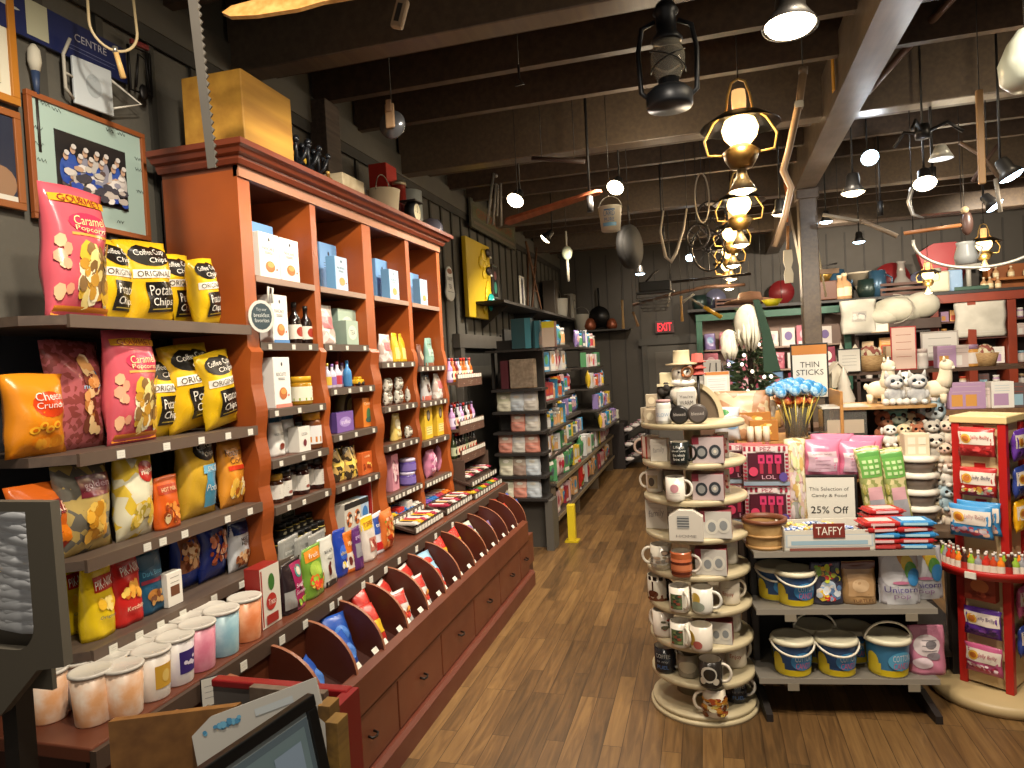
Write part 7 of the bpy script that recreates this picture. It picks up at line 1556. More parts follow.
hung('hoe_shaft', 'thin orange wooden handle hanging beside the post', 'tool', lambda m: m.tube([(0, 0, 0), (.02, 0, .2), (0, 0, .42)], [.02, .012, .016], mat('8a5024', .5), 8), 786, 222, 5.4, s=.8, wires=((0, 0, .42),))
hung('yellow_tag', 'yellow and brown tin plate on the side of the girder', 'plate', lambda m: m.box(-.03, -.004, -.1, .03, .004, .1, mat('a87820', .5), .003), 833, 74, 3.5, rz=-pi / 2, s=.9).location = at_x(833, 74, .703)
# right ceiling
def fan(m):
    m.cyl(.03, -.06, .0, mat('1c1a1a', .4, .5), 14)
    for a in (0, 2.1, 4.2): m.tube([(0, 0, -.04), (.1 * cos(a), .1 * sin(a), -.0), (.16 * cos(a), .16 * sin(a), -.05)], .008, mat('1c1a1a', .4, .5), 6)
    m.lathe([(.02, -.1), (.05, -.16), (.045, -.16), (.0, -.12)], mat('b8b8b0', .3, .2), 16, .07, 0); return m
hung('iron_chandelier', 'black iron chandelier arm with a pale cup at the upper right', 'chandelier', fan, 922, 125, 4.2, s=1.2, wires=((0, 0, 0),))
hung('wooden_rod', 'pale straight wooden rod hanging upright at the upper right', 'rod', lambda m: m.box(-.014, -.01, -.42, .014, .01, 0, mat('a07c50', .5), .004), 979, 90, 3.6, s=1.0, wires=((0, 0, 0),))
hung('curved_pipe', 'brown curved conduit pipe crossing below the right ceiling', 'pipe', lambda m: m.tube([(0, 0, 0), (.12, -.25, .1), (.3, -.6, .24), (.42, -.9, .28), (.42, -1.0, .4), (.36, -1.1, .5)], .022, mat('5a4438', .35, .3), 10), 868, 92, 4.3, s=.9)
hung('white_lamp_glass', 'white glass lamp shade cut off by the right edge', 'lamp', lambda m: m.lathe([(.02, .14), (.05, .1), (.075, .04), (.07, -.02), (.04, -.05), (0, -.05)], mat('b8beb0', .3), 20), 1026, 74, 2.6, s=1, wires=((0, 0, .13),))
hung('c_hook', 'pale C-shaped iron hook hanging right of centre', 'hook', lambda m: m.tube([(.06, 0, .1), (.03, 0, .13), (-.02, 0, .11), (-.04, 0, .03), (-.02, 0, -.05), (.04, 0, -.08)], [.006, .012, .014, .014, .012, .006], mat('a8a49c', .3, .6), 8), 916, 206, 4.9, s=1.0, wires=((-.02, 0, .11),))
hung('large_iron_hoop', 'large pale hoop hanging before the right ledge', 'hoop', lambda m: m.tube([(.42 * cos(a), 0, .22 * sin(a)) for a in [pi * .98 + pi * 1.04 * i / 24 for i in range(25)]], .011, mat('b8b4a8', .35, .4), 8), 980, 236, 5.6, s=1.0, wires=((-.42, 0, .0), (.42, 0, .02)))
hung('wooden_mallet', 'dark shoe-last on a long wooden handle', 'tool', lambda m: m.tube([(-.36, 0, 0), (0, 0, .02)], .014, mat('8a5830', .45), 8).ball((.03, 0, .03), .05, mat('4a342c', .35), 12, 8, .8, .6, 1.7).ball((.02, 0, .12), .026, mat('b8a078', .5), 10, 8), 962, 228, 5.2, s=.95, wires=((0, 0, .14), (-.3, 0, 0)))
hung('enamel_pitcher', 'grey-white enamel pitcher hanging at right', 'pitcher', lambda m: m.lathe([(.07, 0), (.08, .06), (.06, .14), (.065, .17)], mat('a8acac', .35), 18).tube([(.065, 0, .15), (.12, 0, .12), (.08, 0, .04)], .008, mat('a8acac', .35), 6), 966, 264, 6.2, s=1, wires=((0, 0, .17),))
hung('ice_tongs', 'bent wooden and iron tongs hanging at the far right', 'tongs', lambda m: m.tube([(-.06, 0, 0), (.02, 0, .12), (.08, 0, .2)], .012, RUST, 6).tube([(.08, 0, 0), (.0, 0, .14), (-.12, 0, .24)], .012, mat('6a5440', .5), 6).tube([(.06, 0, 0), (.08, 0, -.2)], .012, PALE, 6), 984, 180, 4.8, s=1, wires=((.02, 0, .13),))
hung('grain_cradle', 'pale straight crutch-like sticks hanging right of the post', 'tool', lambda m: m.tube([(-.05, 0, -.55), (-.06, 0, .1)], .011, mat('b0a08a', .5), 8).tube([(.03, 0, -.5), (-.04, 0, .08)], .009, mat('a89878', .5), 8).box(-.1, -.02, -.3, .14, .02, -.26, mat('8a6a48', .5)), 820, 240, 6.6, s=1.0, wires=((-.06, 0, .1),))
hung('wooden_flail', 'pale jointed wooden flail hanging across', 'tool', lambda m: m.tube([(-.25, 0, .12), (-.02, 0, .05)], .014, PALE, 8).tube([(0, 0, .05), (.22, 0, -.08)], .016, mat('8a7a68', .5), 8), 862, 228, 5.9, s=1.1, wires=((-.15, 0, .1), (.1, 0, 0)))
# workshop cluster above the far aisle
def basketw(m):
    for k in range(5): z = -.03 * k; r = .16 - .012 * k; m.tube([(r * cos(a), .6 * r * sin(a), z) for a in [2 * pi * i / 20 for i in range(20)]], .003, mat('5a5854', .5, .5), 5, True)
    for i in range(12): a = 2 * pi * i / 12; m.tube([(.16 * cos(a), .096 * sin(a), 0), (.11 * cos(a), .066 * sin(a), -.12)], .0025, mat('5a5854', .5, .5), 4)
    return m
hung('wire_basket', 'grey wire basket hanging before the exit sign', 'basket', basketw, 654, 298, 7.2, s=1.1, wires=((.16, 0, 0), (-.16, 0, 0)))
hung('typewriter_rack', 'black metal rack hanging above the wire basket', 'rack', lambda m: m.box(-.17, -.06, -.05, .17, .06, .06, mat('161616', .4, .4), .01).tube([(-.1, 0, .06), (-.02, 0, .14), (.04, 0, .18)], .012, IRON, 6).box(-.2, -.08, -.07, .2, .08, -.05, mat('222222', .4, .4)), 655, 287, 6.9, s=.9, wires=((-.17, 0, .06), (.17, 0, .06)))
hung('long_barrel', 'long thin dark barrel hanging across below the gears', 'pipe', lambda m: m.tube([(-.4, 0, -.0), (.5, 0, .02)], .014, mat('3a302c', .4, .4), 8), 700, 280, 7.4, s=1, wires=((-.3, 0, 0), (.3, 0, 0)))
hung('curved_branch', 'curved brown wooden pole hanging above the exit sign', 'pole', lambda m: m.tube([(-.7, 0, -.08), (-.3, 0, .0), (.1, 0, .06), (.5, 0, .05)], .018, mat('5a4030', .5), 8), 697, 293, 7.8, s=1, wires=((-.3, 0, 0), (.4, 0, .05)))
for i, (px, py, c, l, ry) in enumerate(((622, 300, 'b09060', .3, 0), (670, 291, 'b8b0a0', .16, .2), (681, 296, 'b88c50', .26, 0), (694, 294, 'a8a498', .14, 1.0), (633, 312, '8a6a48', .16, -.3))):
    hung('hand_tool', ['straight tan wooden handle left of the wire basket', 'small pale bent tool above the exit sign', 'tan wooden chisel above the exit sign', 'small grey wrench right of the chisel', 'short brown handle beside the tan one'][i], 'tool', lambda m, c=c, l=l: m.tube([(0, 0, 0), (0, 0, -l * .4), (0, 0, -l)], [.014, .01, .016], mat(c, .5), 8), px, py, 7.3, ry=ry, wires=((0, 0, 0),))
hung('yellow_mallet', 'yellow-handled tool slanting right of the chisels', 'tool', lambda m: m.tube([(0, 0, 0), (.13, 0, -.1)], .012, mat('8a8478', .5), 8).tube([(.13, 0, -.1), (.3, 0, -.22)], .02, mat('c89820', .4), 8), 690, 298, 7.3, wires=((0, 0, 0),))
hung('straw_hat', 'large brown woven basket lid hanging above the tree', 'hat', lambda m: m.lathe([(.3, 0), (.27, .03), (.14, .06), (.12, .12), (0, .14)], mat('5a3c28', .8, kind='basket', c2='6e4a32', scale=30), 24), 750, 303, 8.6, s=1, wires=((0, 0, .13),))
hung('yellow_bowl', 'small yellow bowl hanging right of the woven lid', 'bowl', lambda m: m.lathe([(.06, 0), (.11, .07), (.1, .07), (.0, .01)], mat('c8c020', .4), 18), 772, 306, 8.1, s=1, wires=((.1, 0, .07), (-.1, 0, .07)))
hung('bottle_charm', 'small white bottle charm hanging by the high shelf', 'ornament', lambda m: m.ball((0, 0, 0), .05, mat('a8b098', .3), 12, 8, 1, .5, 1.3).tube([(0, 0, .05), (0, 0, .2)], .008, mat('d8d8cc', .3), 8).tube([(0, 0, -.04), (0, 0, -.26)], .014, mat('7a7468', .5), 8), 567, 253, 6.3, wires=((0, 0, .2),))
hung('weather_vane', 'dark folded wooden arm hanging above the reddish board', 'tool', lambda m: m.tube([(-.16, 0, .03), (0, 0, .0), (.16, 0, -.03)], .014, mat('3a2a24', .5), 8), 558, 160, 4.1, wires=((-.1, 0, .02), (.1, 0, -.02)))
# ducts: thin black conduit stems of the track lights
for i, (px, Y) in enumerate(((588, 4.3), (661, 5.6), (931, 4.6), (879, 5.5))):
    x = solve_x(px, Y, 2.7); mb = MB(); mb.tube([(x, Y, 2.45), (x, Y, 3.26)], .008, mat('1a1817', .5), 6); mb.cyl(.02, 2.42, 2.52, mat('1a1817', .5), 10, x, Y); o = mb.build('conduit_stem'); tag(o, 'thin black conduit stem hanging ' + ['left of the bright spotlight', 'above the curved hames', 'beside the right bright spotlight', 'behind the bluish spotlight'][i], 'pipe')
# ================================================================== back wall on the right: niche, ledge, bookcases
GRN = mat('2e5a48', .45)
root = empty('green_display_niche'); root.location = (.85, 9.85, 1.3)
def gn(mb, n, par=None): mb.v = [(q[0] - .85, q[1] - 9.85, q[2] - 1.3) for q in mb.v]; return part(mb, n, par or root)
GX0, GX1, GZ0, GZ1 = -.10, 1.80, .95, 2.03
mb = MB(); mb.box(GX0, 9.96, GZ0, GX1, 9.985, GZ1, mat('8a7468', .7)); mb.box(GX0, 9.68, GZ0, GX1, 9.96, GZ0 + .02, mat('8a7468', .6)); gn(mb, 'niche_back')
for a in ((GX0, GZ1 - .09, GX1, GZ1), (GX0, GZ0, GX0 + .08, GZ1 - .09), (GX1 - .08, GZ0, GX1, GZ1 - .09), (GX0 + .08, GZ0, GX1 - .08, GZ0 + .06)):
    mb = MB(); mb.box(a[0], 9.63, a[1], a[2], 9.7, a[3], GRN, .004); gn(mb, 'green_frame')
for z in (1.25, 1.55):
    mb = MB(); mb.box(GX0 + .05, 9.72, z - .02, GX1 - .05, 9.96, z, mat('9a8474', .5)); gn(mb, 'shelf')
tag(root, 'green-framed wall niche filled with pink toys behind the tree', 'display case')
PN = [('b86878', 'pink'), ('7a6a9a', 'violet'), ('d8b0b8', 'pale pink'), ('8a3048', 'crimson'), ('6a8ab0', 'blue'), ('d8d0c8', 'ivory')]
for i, (c, n) in enumerate(PN):
    K('gp%d' % i, .2, n + ' toy package', 'toy', carton('toy_package', .15, .2, .07, c, [('e', .5, .55, .3, .25, PN[(i + 2) % 6][0]), ('r', .1, .05, .9, .2, 'd8d0d0')]))
    K('gb%d' % i, .2, n + ' doll bag', 'toy', bag('doll_bag', .14, .2, .08, c, [('e', .5, .6, .3, .2, PN[(i + 3) % 6][0])], 'standup', 140 + i))
Rr = random.Random(5)
for z, ln in ((.97, 'floor'), (1.251, 'lower shelf'), (1.551, 'upper shelf')):
    x = GX0 + .17
    while x < GX1 - .15:
        k = Rr.choice(['gp', 'gb']) + str(Rr.choice([0, 0, 1, 2, 3, 5, 4])); s = Rr.uniform(.9, 1.3)
        place(k, (x, 9.80, z), DESC[k][0] + ' on the ' + ln + ' of the green niche', 'toy', DESC[k][0] + 's, niche ' + ln, Rr.uniform(-.3, .3), s); x += .17 * s + Rr.uniform(.0, .05)
# ledge
root = empty('antiques_ledge'); root.location = (3.0, 9.7, 2.1)
def lg(mb, n, par=None): mb.v = [(q[0] - 3.0, q[1] - 9.7, q[2] - 2.1) for q in mb.v]; return part(mb, n, par or root)
LZ = 2.10
mb = MB(); mb.box(-.2, 9.55, LZ - .035, 5.3, 9.985, LZ, mat('221e1c', .5)); lg(mb, 'board')
for x in (.4, 1.5, 2.5): mb = MB(); mb.prism([(9.62, LZ - .035), (9.985, LZ - .035), (9.985, LZ - .3)], 'x', x, x + .03, mat('221e1c', .5)); lg(mb, 'bracket')
tag(root, 'long dark ledge of antiques across the back wall', 'shelf')
# red bookcases
BX0 = solve_x(929, 9.6, 1.9); 
root = empty('red_bookcase'); root.location = (BX0 + 1, 9.8, .3)
def bk(mb, n, par=None): mb.v = [(q[0] - BX0 - 1, q[1] - 9.8, q[2] - .3) for q in mb.v]; return part(mb, n, par or root)
RB_ = mat('8a3820', .4, kind='stain', c2='7a2e1a', scale=3)
ux = [solve_x(px, 9.6, 1.8) for px in (930, 967, 1007)] + [4.6, 5.2]
for i, x in enumerate(ux): mb = MB(); mb.box(x, 9.58, 0, x + .09, 9.98, 2.065, RB_, .003); bk(mb, 'upright')
mb = MB(); mb.box(ux[0] - .03, 9.56, 1.96, 5.3, 9.6, 2.065, RB_, .004); bk(mb, 'top_rail')
mb = MB(); mb.box(ux[0], 9.965, 0, 5.2, 9.98, 2.0, mat('2a1a16', .6)); bk(mb, 'back_panel')
BZ = [1.74, 1.53, 1.20, .92, .62, .3]
for z in BZ:
    for xa, xb in ((ux[0] + .02, ux[1] + .02), (ux[1] + .02, ux[2] + .02), (ux[2] + .02, 5.2)):
        if z > 1.7 and xa == ux[1] + .02: continue
        mb = MB(); mb.box(xa, 9.62, z - .025, xb, 9.96, z, mat('4a241a', .5)); bk(mb, 'shelf')
tag(root, 'tall red-brown bookcase of gifts along the back wall', 'bookcase')
BKC = [('c8b8b0', 'ivory'), ('b09878', 'tan'), ('a888a8', 'mauve'), ('88a8b8', 'sky blue'), ('a8402c', 'red'), ('d8d4cc', 'white'), ('5a4a48', 'dark brown'), ('c89048', 'amber')]
for i, (c, n) in enumerate(BKC):
    K('bk%d' % i, .2, n + ' gift box', 'box', carton('gift_box', .15, .2, .12, c, [('r', .1, .1, .5 + .05 * i, .55, BKC[(i + 5) % 8][0]), ('l', .15, .8, .65, .85, 2 + i % 2, BKC[(i + 6) % 8][0])]))
    K('bj%d' % i, .16, n + ' candle jar', 'candle', jar(.045, .16, c, BKC[(i + 3) % 8][0], 'd0c8c0', None, 'candle_jar'))
for j, z in enumerate(BZ[:5]):
    for b in range(4):
        x = ux[b] + .18
        if b == 1 and z > 1.5: continue
        while x < ux[b + 1] - .03 and x < 5.1:
            k = Rr.choice(['bk', 'bk', 'bj']) + str(Rr.randint(0, 7)); s = Rr.uniform(.75, 1.0) * (.8 if j in (0, 1) else 1)
            bn = ['left', 'second', 'third', 'right'][b]
            place(k, (x, 9.72, z + .001), DESC[k][0] + ' in the ' + bn + ' bay of the red bookcase, level ' + ['one', 'two', 'three', 'four', 'five'][j], DESC[k][1], DESC[k][0] + 's, ' + bn + ' bookcase bay, level ' + str(j + 1), Rr.uniform(-.2, .2), s); x += .19 * s
# big pillow in the second bay top, sale signs, wall pillows
def pillow(w, h, c, t=.1): return bag('cushion', w, h, t, mat('c4c0b4', .9, kind='stain', c2='b4b0a4', scale=6), [('r', .3, .35, .7, .65, 'a8a49c'), ('s', .3, .35, .7, .65, ['6a6868', '8a8888', 'c8c4bc'], 12, .06, 3)] if w < .45 else [('r', .1, .12, .9, .14, 'c8c4bc')], seed=int(w * 100))
K('pil1', .42, 'white square cushion with grey printed square', 'cushion', pillow(.42, .42, 'cfccc4')); K('pil2', .5, 'large plain white panel cushion', 'cushion', pillow(.62, .5, 'd4d4cc', .06))
place('pil2', (solve_x(987, 9.4, 1.7), 9.60, 1.531), 'large plain white cushion leaning in the red bookcase', 'cushion', None, 0, (.9, .9, .88))
place('pil1', (solve_x(862, 9.3, 1.6), 9.47, 1.651), 'white square cushion with a grey printed square below the ledge', 'cushion', None, 0, 1)
kind('wcard', .26, sign(.2, .28, [('l', .25, .75, .35, .65, 3, '8a7868')], '8a6a40', 'c8c4b8')); place('wcard', (solve_x(881, 9.4, 1.8), 9.47, 1.651), 'small framed white card right of the printed cushion', 'sign', None, 0, 1)
def gallery(m_): pass
mb = MB(); mb.box(1.8, 9.5, 1.05, BX0 - .05, 9.9, 1.08, mat('3a2820', .5)); mb.box(1.8, 9.5, 1.35, BX0 - .05, 9.9, 1.375, mat('3a2820', .5)); mb.box(1.8, 9.4, 1.63, BX0 - .05, 9.9, 1.65, mat('241c18', .5))
for x in (1.82, BX0 - .1): mb.box(x, 9.5, 0, x + .04, 9.9, 1.63, mat('3a2820', .5))
o = mb.build('dark_wall_shelves'); tag(o, 'dark open shelves below the ledge left of the red bookcase', 'shelf')
for j, z in enumerate((1.08, 1.375)):
    x = 1.98
    while x < BX0 - .2:
        k = Rr.choice(['bk', 'bj', 'bk']) + str(Rr.choice([0, 1, 5, 5, 0, 7])); s = Rr.uniform(.8, 1.05)
        place(k, (x, 9.6, z + .001), DESC[k][0] + ' on the ' + ['lower', 'upper'][j] + ' dark shelf below the ledge', DESC[k][1], DESC[k][0] + 's, ' + ['lower', 'upper'][j] + ' dark shelf', Rr.uniform(-.3, .3), s); x += .2 * s + .03
# white wrapped bundle under the ledge
def bundle():
    mb = MB(); m = mat('b4b0a0', .8, kind='stain', c2='a09c8a', scale=4)
    mb.ball((0, 0, .2), .24, m, 18, 12, 1.5, .6, .85); mb.ball((-.2, -.02, .12), .18, m, 14, 10, 1.2, .6, .8); mb.ball((.22, -.03, .24), .2, m, 14, 10, 1.0, .6, 1.0)
    o = mb.build('wrapped_bundle'); m2 = MB(); m2.tube([(-.12 + .22 * sin(t), -.16, .2 + .22 * cos(t)) for t in [pi * i / 8 for i in range(9)]], .008, mat('8a8478', .6), 6); part(m2, 'tie', o); m2 = MB(); m2.box(-.4, -.05, -.12, .42, .1, .04, mat('3a2a22', .6), .01); part(m2, 'tray', o); return o
kind('bundle', .45, bundle); place('bundle', (solve_x(907, 9.3, 1.7), 9.52, 1.765), 'bulky off-white wrapped cushion bundle under the ledge', 'bundle', None, 0, (1.0, .9, .8))
# shop signs in the middle distance
def stand_sign(key, w, h, lines, frame, paper, head=None): kind(key, h, sign(w, h, lines, frame, paper, head))
stand_sign('sg1', .2, .22, [('l', .2, .8, .3, .7, 4, '6a6862')], '1c1a18', 'd8d4c8'); stand_sign('sg2', .16, .3, [('l', .2, .8, .3, .8, 4, 'a86858')], 'a82828', 'd4b8a8'); stand_sign('sg3', .3, .32, [('l', .2, .8, .4, .8, 3, '8a8880'), ('r', .05, .04, .95, .2, 'a82828')], 'b0a8a0', 'd8d4cc'); stand_sign('sg4', .22, .26, [('l', .15, .85, .3, .6, 3, '5a7890')], '1c1a18', 'd0d4d4', 'b87838')
# island of gifts at mid distance
root = empty('gift_island_table'); root.location = (1.9, 6.7, 0)
mb = MB(); mb.box(-.75, -.6, .92, .95, .6, .96, mat('6a4a30', .5, kind='wood', c2='7c5a3c', scale=4)); part(mb, 'table_top', root)
for x in (-.73, .87):
    for y in (-.58, .52): mb = MB(); mb.box(x, y, 0, x + .06, y + .06, .92, mat('4a3424', .5)); part(mb, 'leg', root)
mb = MB(); mb.box(-.7, -.5, .4, .9, .5, .43, mat('4a3424', .5)); part(mb, 'lower_shelf', root)
mb = MB(); mb.box(-.7, -.05, 1.24, .9, .45, 1.27, mat('4a3424', .5)); mb.box(-.7, .4, .96, -.66, .45, 1.24, mat('4a3424', .5)); mb.box(.86, .4, .96, .9, .45, 1.24, mat('4a3424', .5)); part(mb, 'upper_shelf', root)
tag(root, 'brown gift table with an upper shelf in the middle distance', 'table')
K('whcandle', .3, 'tall white figurine candle', 'candle', lambda: MB().lathe([(.05, 0), (.04, .05), (.045, .12), (.025, .2), (.03, .25), (0, .3)], mat('d4ccb8', .5), 14).build('figurine_candle'))
K('angel', .26, 'small white tree figurine', 'figurine', lambda: MB().lathe([(.07, 0), (.05, .06), (.055, .07), (.03, .14), (.035, .15), (0, .26)], mat('d8d0c0', .5), 12).build('tree_figurine'))
def birdh():
    mb = MB(); mb.prism([(-.05, 0), (.05, 0), (.05, .14), (0, .2), (-.05, .14)], 'y', -.04, .04, mat('d0c8b4', .6)); mb.box(-.008, -.008, -.2, .008, .008, 0, mat('d0c8b4', .6)); o = mb.build('birdhouse'); m2 = MB(); m2.prism([(-.075, .115), (0, .205), (.075, .115), (.075, .13), (0, .22), (-.075, .13)], 'y', -.055, .055, mat('c8c0b0', .6)); part(m2, 'roof', o); return o
K('birdh', .4, 'white birdhouse on a stick', 'birdhouse', birdh)
K('basketg', .2, 'tan gift basket', 'basket', lambda: MB().lathe([(.08, 0), (.11, .12), (.1, .12), (.0, .02)], mat('b89868', .7, kind='basket', c2='8a6840', scale=30), 16).ball((0, 0, .12), .08, mat('c8c0a0', .8, kind='speck', c2='8a4a40', scale=40), 10, 8).build('gift_basket'))
row('on the upper shelf of the gift table', [('angel', 842, 30, .0), ('whcandle', 856, 28, .0), ('basketg', 870, 26, .0), ('whcandle', 880, 24, .05), ('bk1', 895, 24, .0), ('angel', 912, 26, .0), ('bj5', 922, 20, .0), ('bk2', 945, 22, .0), ('bk0', 960, 22, .02), ('bj7', 972, 22, .0), ('basketg', 985, 22, .0)], Y=6.72, z=1.271)
row('on the gift table top', [('bk2', 958, 26, .0), ('bk2', 972, 26, .0), ('bk5', 1000, 26, .0), ('bk0', 985, 20, .02), ('bj1', 940, 18, .0), ('bk6', 1014, 24, .0), ('bk5', 925, 22, .0)], Y=6.2, z=.961)
place('sg1', (solve_x(850, 6.6, 1.3), 6.62, 1.271), 'small black-framed price card among white figurines', 'sign', None, 0, .95)
place('sg2', (solve_x(909, 6.5, 1.4), 6.66, 1.271), 'red-framed upright price card behind the husky plush', 'sign', None, 0, 1.25)
place('sg3', (solve_x(958, 6.5, 1.3), 6.95, 1.271), 'white sale card with a red foot by the bookcase', 'sign', None, 0, 1)
place('birdh', (solve_x(836, 6.3, 1.3), 6.3, 1.16), 'white birdhouse on a stick right of the THIN STICKS sign', 'birdhouse', None, .2, 1)
place('angel', (solve_x(845, 6.2, 1.0), 6.2, .961), 'white tree figurine beside the birdhouse', 'figurine', None, 0, 1.5)
# dark green cloth, tree with white ornaments, easel sign
def tree():
    o = MB().tube([(0, 0, 0), (0, 0, 1.5)], .02, mat('3a2a1c', .8), 8).build('christmas_tree'); mb = MB(); Rq = random.Random(8)
    gm = mat('46583a', .8); gm2 = mat('8a9c74', .8)
    for i in range(900):
        t = Rq.random() ** .7; z = .35 + 1.2 * t; r = .36 * (1 - t * .86) * Rq.uniform(.35, 1); a = Rq.uniform(0, 6.28); l = .07
        p = V((r * cos(a), r * sin(a), z)); d = V((cos(a), sin(a), Rq.uniform(-.4, .5))).normalized() * l; s = V((-sin(a), cos(a), 0)) * .012
        mb.add([p - s, p + s, p + d + s * .2, p + d - s * .2], [(0, 1, 2, 3)], gm if i % 3 else gm2); mb.add([p - V((0, 0, .012)), p + V((0, 0, .012)), p + d], [(0, 1, 2)], gm)
    part(mb, 'needles', o)
    for i in range(44):
        t = Rq.random(); z = .5 + 1.05 * t; a = Rq.uniform(pi, 2 * pi); r = .33 * (1 - t * .8)
        m2 = MB(); m2.ball((r * cos(a), r * sin(a), z), .012, mat('fff0d8', .3, 0, 2.5), 6, 5); part(m2, 'string_light', o)
    return o
kind('tree', 1.5, tree); tx = solve_x(752, 5.3, 1.3)
place('tree', (tx, 5.42, 0), 'green lit Christmas tree beside the post hung with shaggy white ornaments', 'tree', None, 0, (1.0, 1.0, 1.17))
def shaggy(h):
    def fn():
        Rq = random.Random(int(h * 100)); mb = MB(); mb.ball((0, 0, h * .6), h * .27, mat('cdc9b6', .95, kind='fur', c2='dedaca', scale=25), 14, 10, 1, .7, 1.4)
        for i in range(60):
            a = Rq.uniform(0, 6.28); x = h * .2 * cos(a); y = h * .13 * sin(a) - .01; mb.tube([(x, y, h * Rq.uniform(.45, .8)), (x * 1.1, y * 1.2, h * .3), (x * .7, y, h * Rq.uniform(.0, .2))], [.008, .008, .002], mat('d4d0be', .95), 5)
        return mb.build('shaggy_white_ornament')
    return fn
kind('shag1', .42, shaggy(.36)); kind('shag2', .3, shaggy(.24))
place('shag1', at_y(749, 352, 5.1), 'large shaggy white ornament hanging on the tree', 'ornament', None, 0, .95)
place('shag2', at_y(730, 361, 5.12), 'smaller shaggy white ornament hanging left on the tree', 'ornament', None, 0, .95)
mb = MB(); pts = [(0, 0, .50), (.04, -.01, .3), (.09, -.02, .12), (.11, -.02, 0)]; mb.prism([(-.02, .5), (.02, .5), (.085, .28), (.14, .0), (.03, .0), (.03, .25)], 'y', -.015, .015, mat('1c3828', .8)); o = mb.build('dark_green_ribbon'); o.location = at_y(759, 372, 5.06); tag(o, 'dark green cloth ribbon draped down the tree', 'ribbon')
# red bow pile / gifts at the left of the display, easel card
root = empty('side_gift_table'); root.location = (.12, 4.9, 0)
mb = MB(); mb.box(-.28, -.3, .98, .9, .03, 1.01, mat('5a4030', .5)); part(mb, 'table_top', root)
for x in (-.26, .84):
    for y in (-.28, -.02): mb = MB(); mb.box(x, y, 0, x + .04, y + .04, .98, mat('3a2c22', .5)); part(mb, 'leg', root)
tag(root, 'narrow gift table standing before the tree', 'table')
K('redlid', .06, 'stacked red felt hat', 'hat', onehat)
for i in range(3): place('redhat', (_hx, MC[1] + .02, TZ[0] + .192 + .026 * i), 'red felt hat, %s from the bottom of the pile' % ORD[i], 'hat', None, 0, .85)
K('greybag2', .3, 'grey gift bag', 'bag', carton('gift_bag', .2, .4, .08, '8a8680', [('r', .2, .3, .8, .7, 'a8a49c')]))
K('santa', .16, 'white and red candy gift bag', 'bag', bag('gift_bag', .14, .16, .08, 'd8d4d0', [('e', .4, .7, .3, .12, 'b03838'), ('e', .6, .4, .3, .2, '88a8c8'), ('e', .3, .3, .16, .1, '4a8a48')], 'standup', 151))
K('amberjar', .12, 'amber beaded jar', 'jar', jar(.05, .12, 'c89858', 'd8d0c0', None, None, 'gift_jar'))
row('on the narrow gift table', [('greybag2', 706, 50, .12), ('santa', 716, 34, .0), ('santa', 730, 32, .02), ('slices', 742, 30, .0), ('amberjar', 753, 26, .02), ('slices', 763, 30, .03), ('amberjar', 772, 22, .0), ('santa', 705, 34, .02)], Y=4.66, z=1.011)
def easel():
    mb = MB(); m = mat('1c1a18', .4, .4)
    for s in (-1, 1): mb.tube([(s * .1, 0, 0), (s * .07, 0, .2), (s * .05, .0, .36)], .006, m, 6)
    mb.tube([(0, .1, 0), (0, .0, .36)], .006, m, 6); mb.tube([(-.12, -.01, .05), (.12, -.01, .05)], .007, m, 6); o = mb.build('display_easel')
    m2 = MB(); m2.box(-.11, -.012, .06, .11, -.004, .28, mat('c8c8c0', .5)); m2.art(front(.22, .22, -.012, .06), [('r', .02, .86, .98, .99, 'b8783c'), ('r', .1, .1, .9, .78, 'd8d8d4'), ('l', .15, .85, .6, .68, 2, '5a7890'), ('l', .2, .8, .25, .45, 3, '6a8090')], .0006); part(m2, 'card', o); return o
kind('easel', .36, easel); place('easel', (solve_x(719, 4.5, 1.1), 4.70, 1.18), 'black easel holding a card with an orange header', 'sign', None, 0, .72)
mb = MB(); mb.box(-.1, -.06, 0, .1, .06, .168, OAK, .003); o = mb.build('wooden_riser'); o.location = (solve_x(719, 4.5, 1.1), 4.73, 1.011); tag(o, 'small oak riser under the black easel', 'riser')
# exit sign
def exitsign():
    mb = MB(); mb.box(-.13, -.03, 0, .13, 0, .17, mat('4a3a38', .5), .004); mb.box(-.12, -.032, .012, .12, -.029, .158, mat('501014', .4)); o = mb.build('exit_sign'); m2 = MB(); m2.text(front(.24, .15, -.033, .01), 'EXIT', .5, .5, .8, .74, .001, mat('ff2030', .4, 0, 2.0)); part(m2, 'lit_letters', o); return o
kind('exit', .17, exitsign); p = at_y(665, 333, 9.97); place('exit', p, 'red EXIT sign on the back wall above the door', 'sign', None, 0, 1)
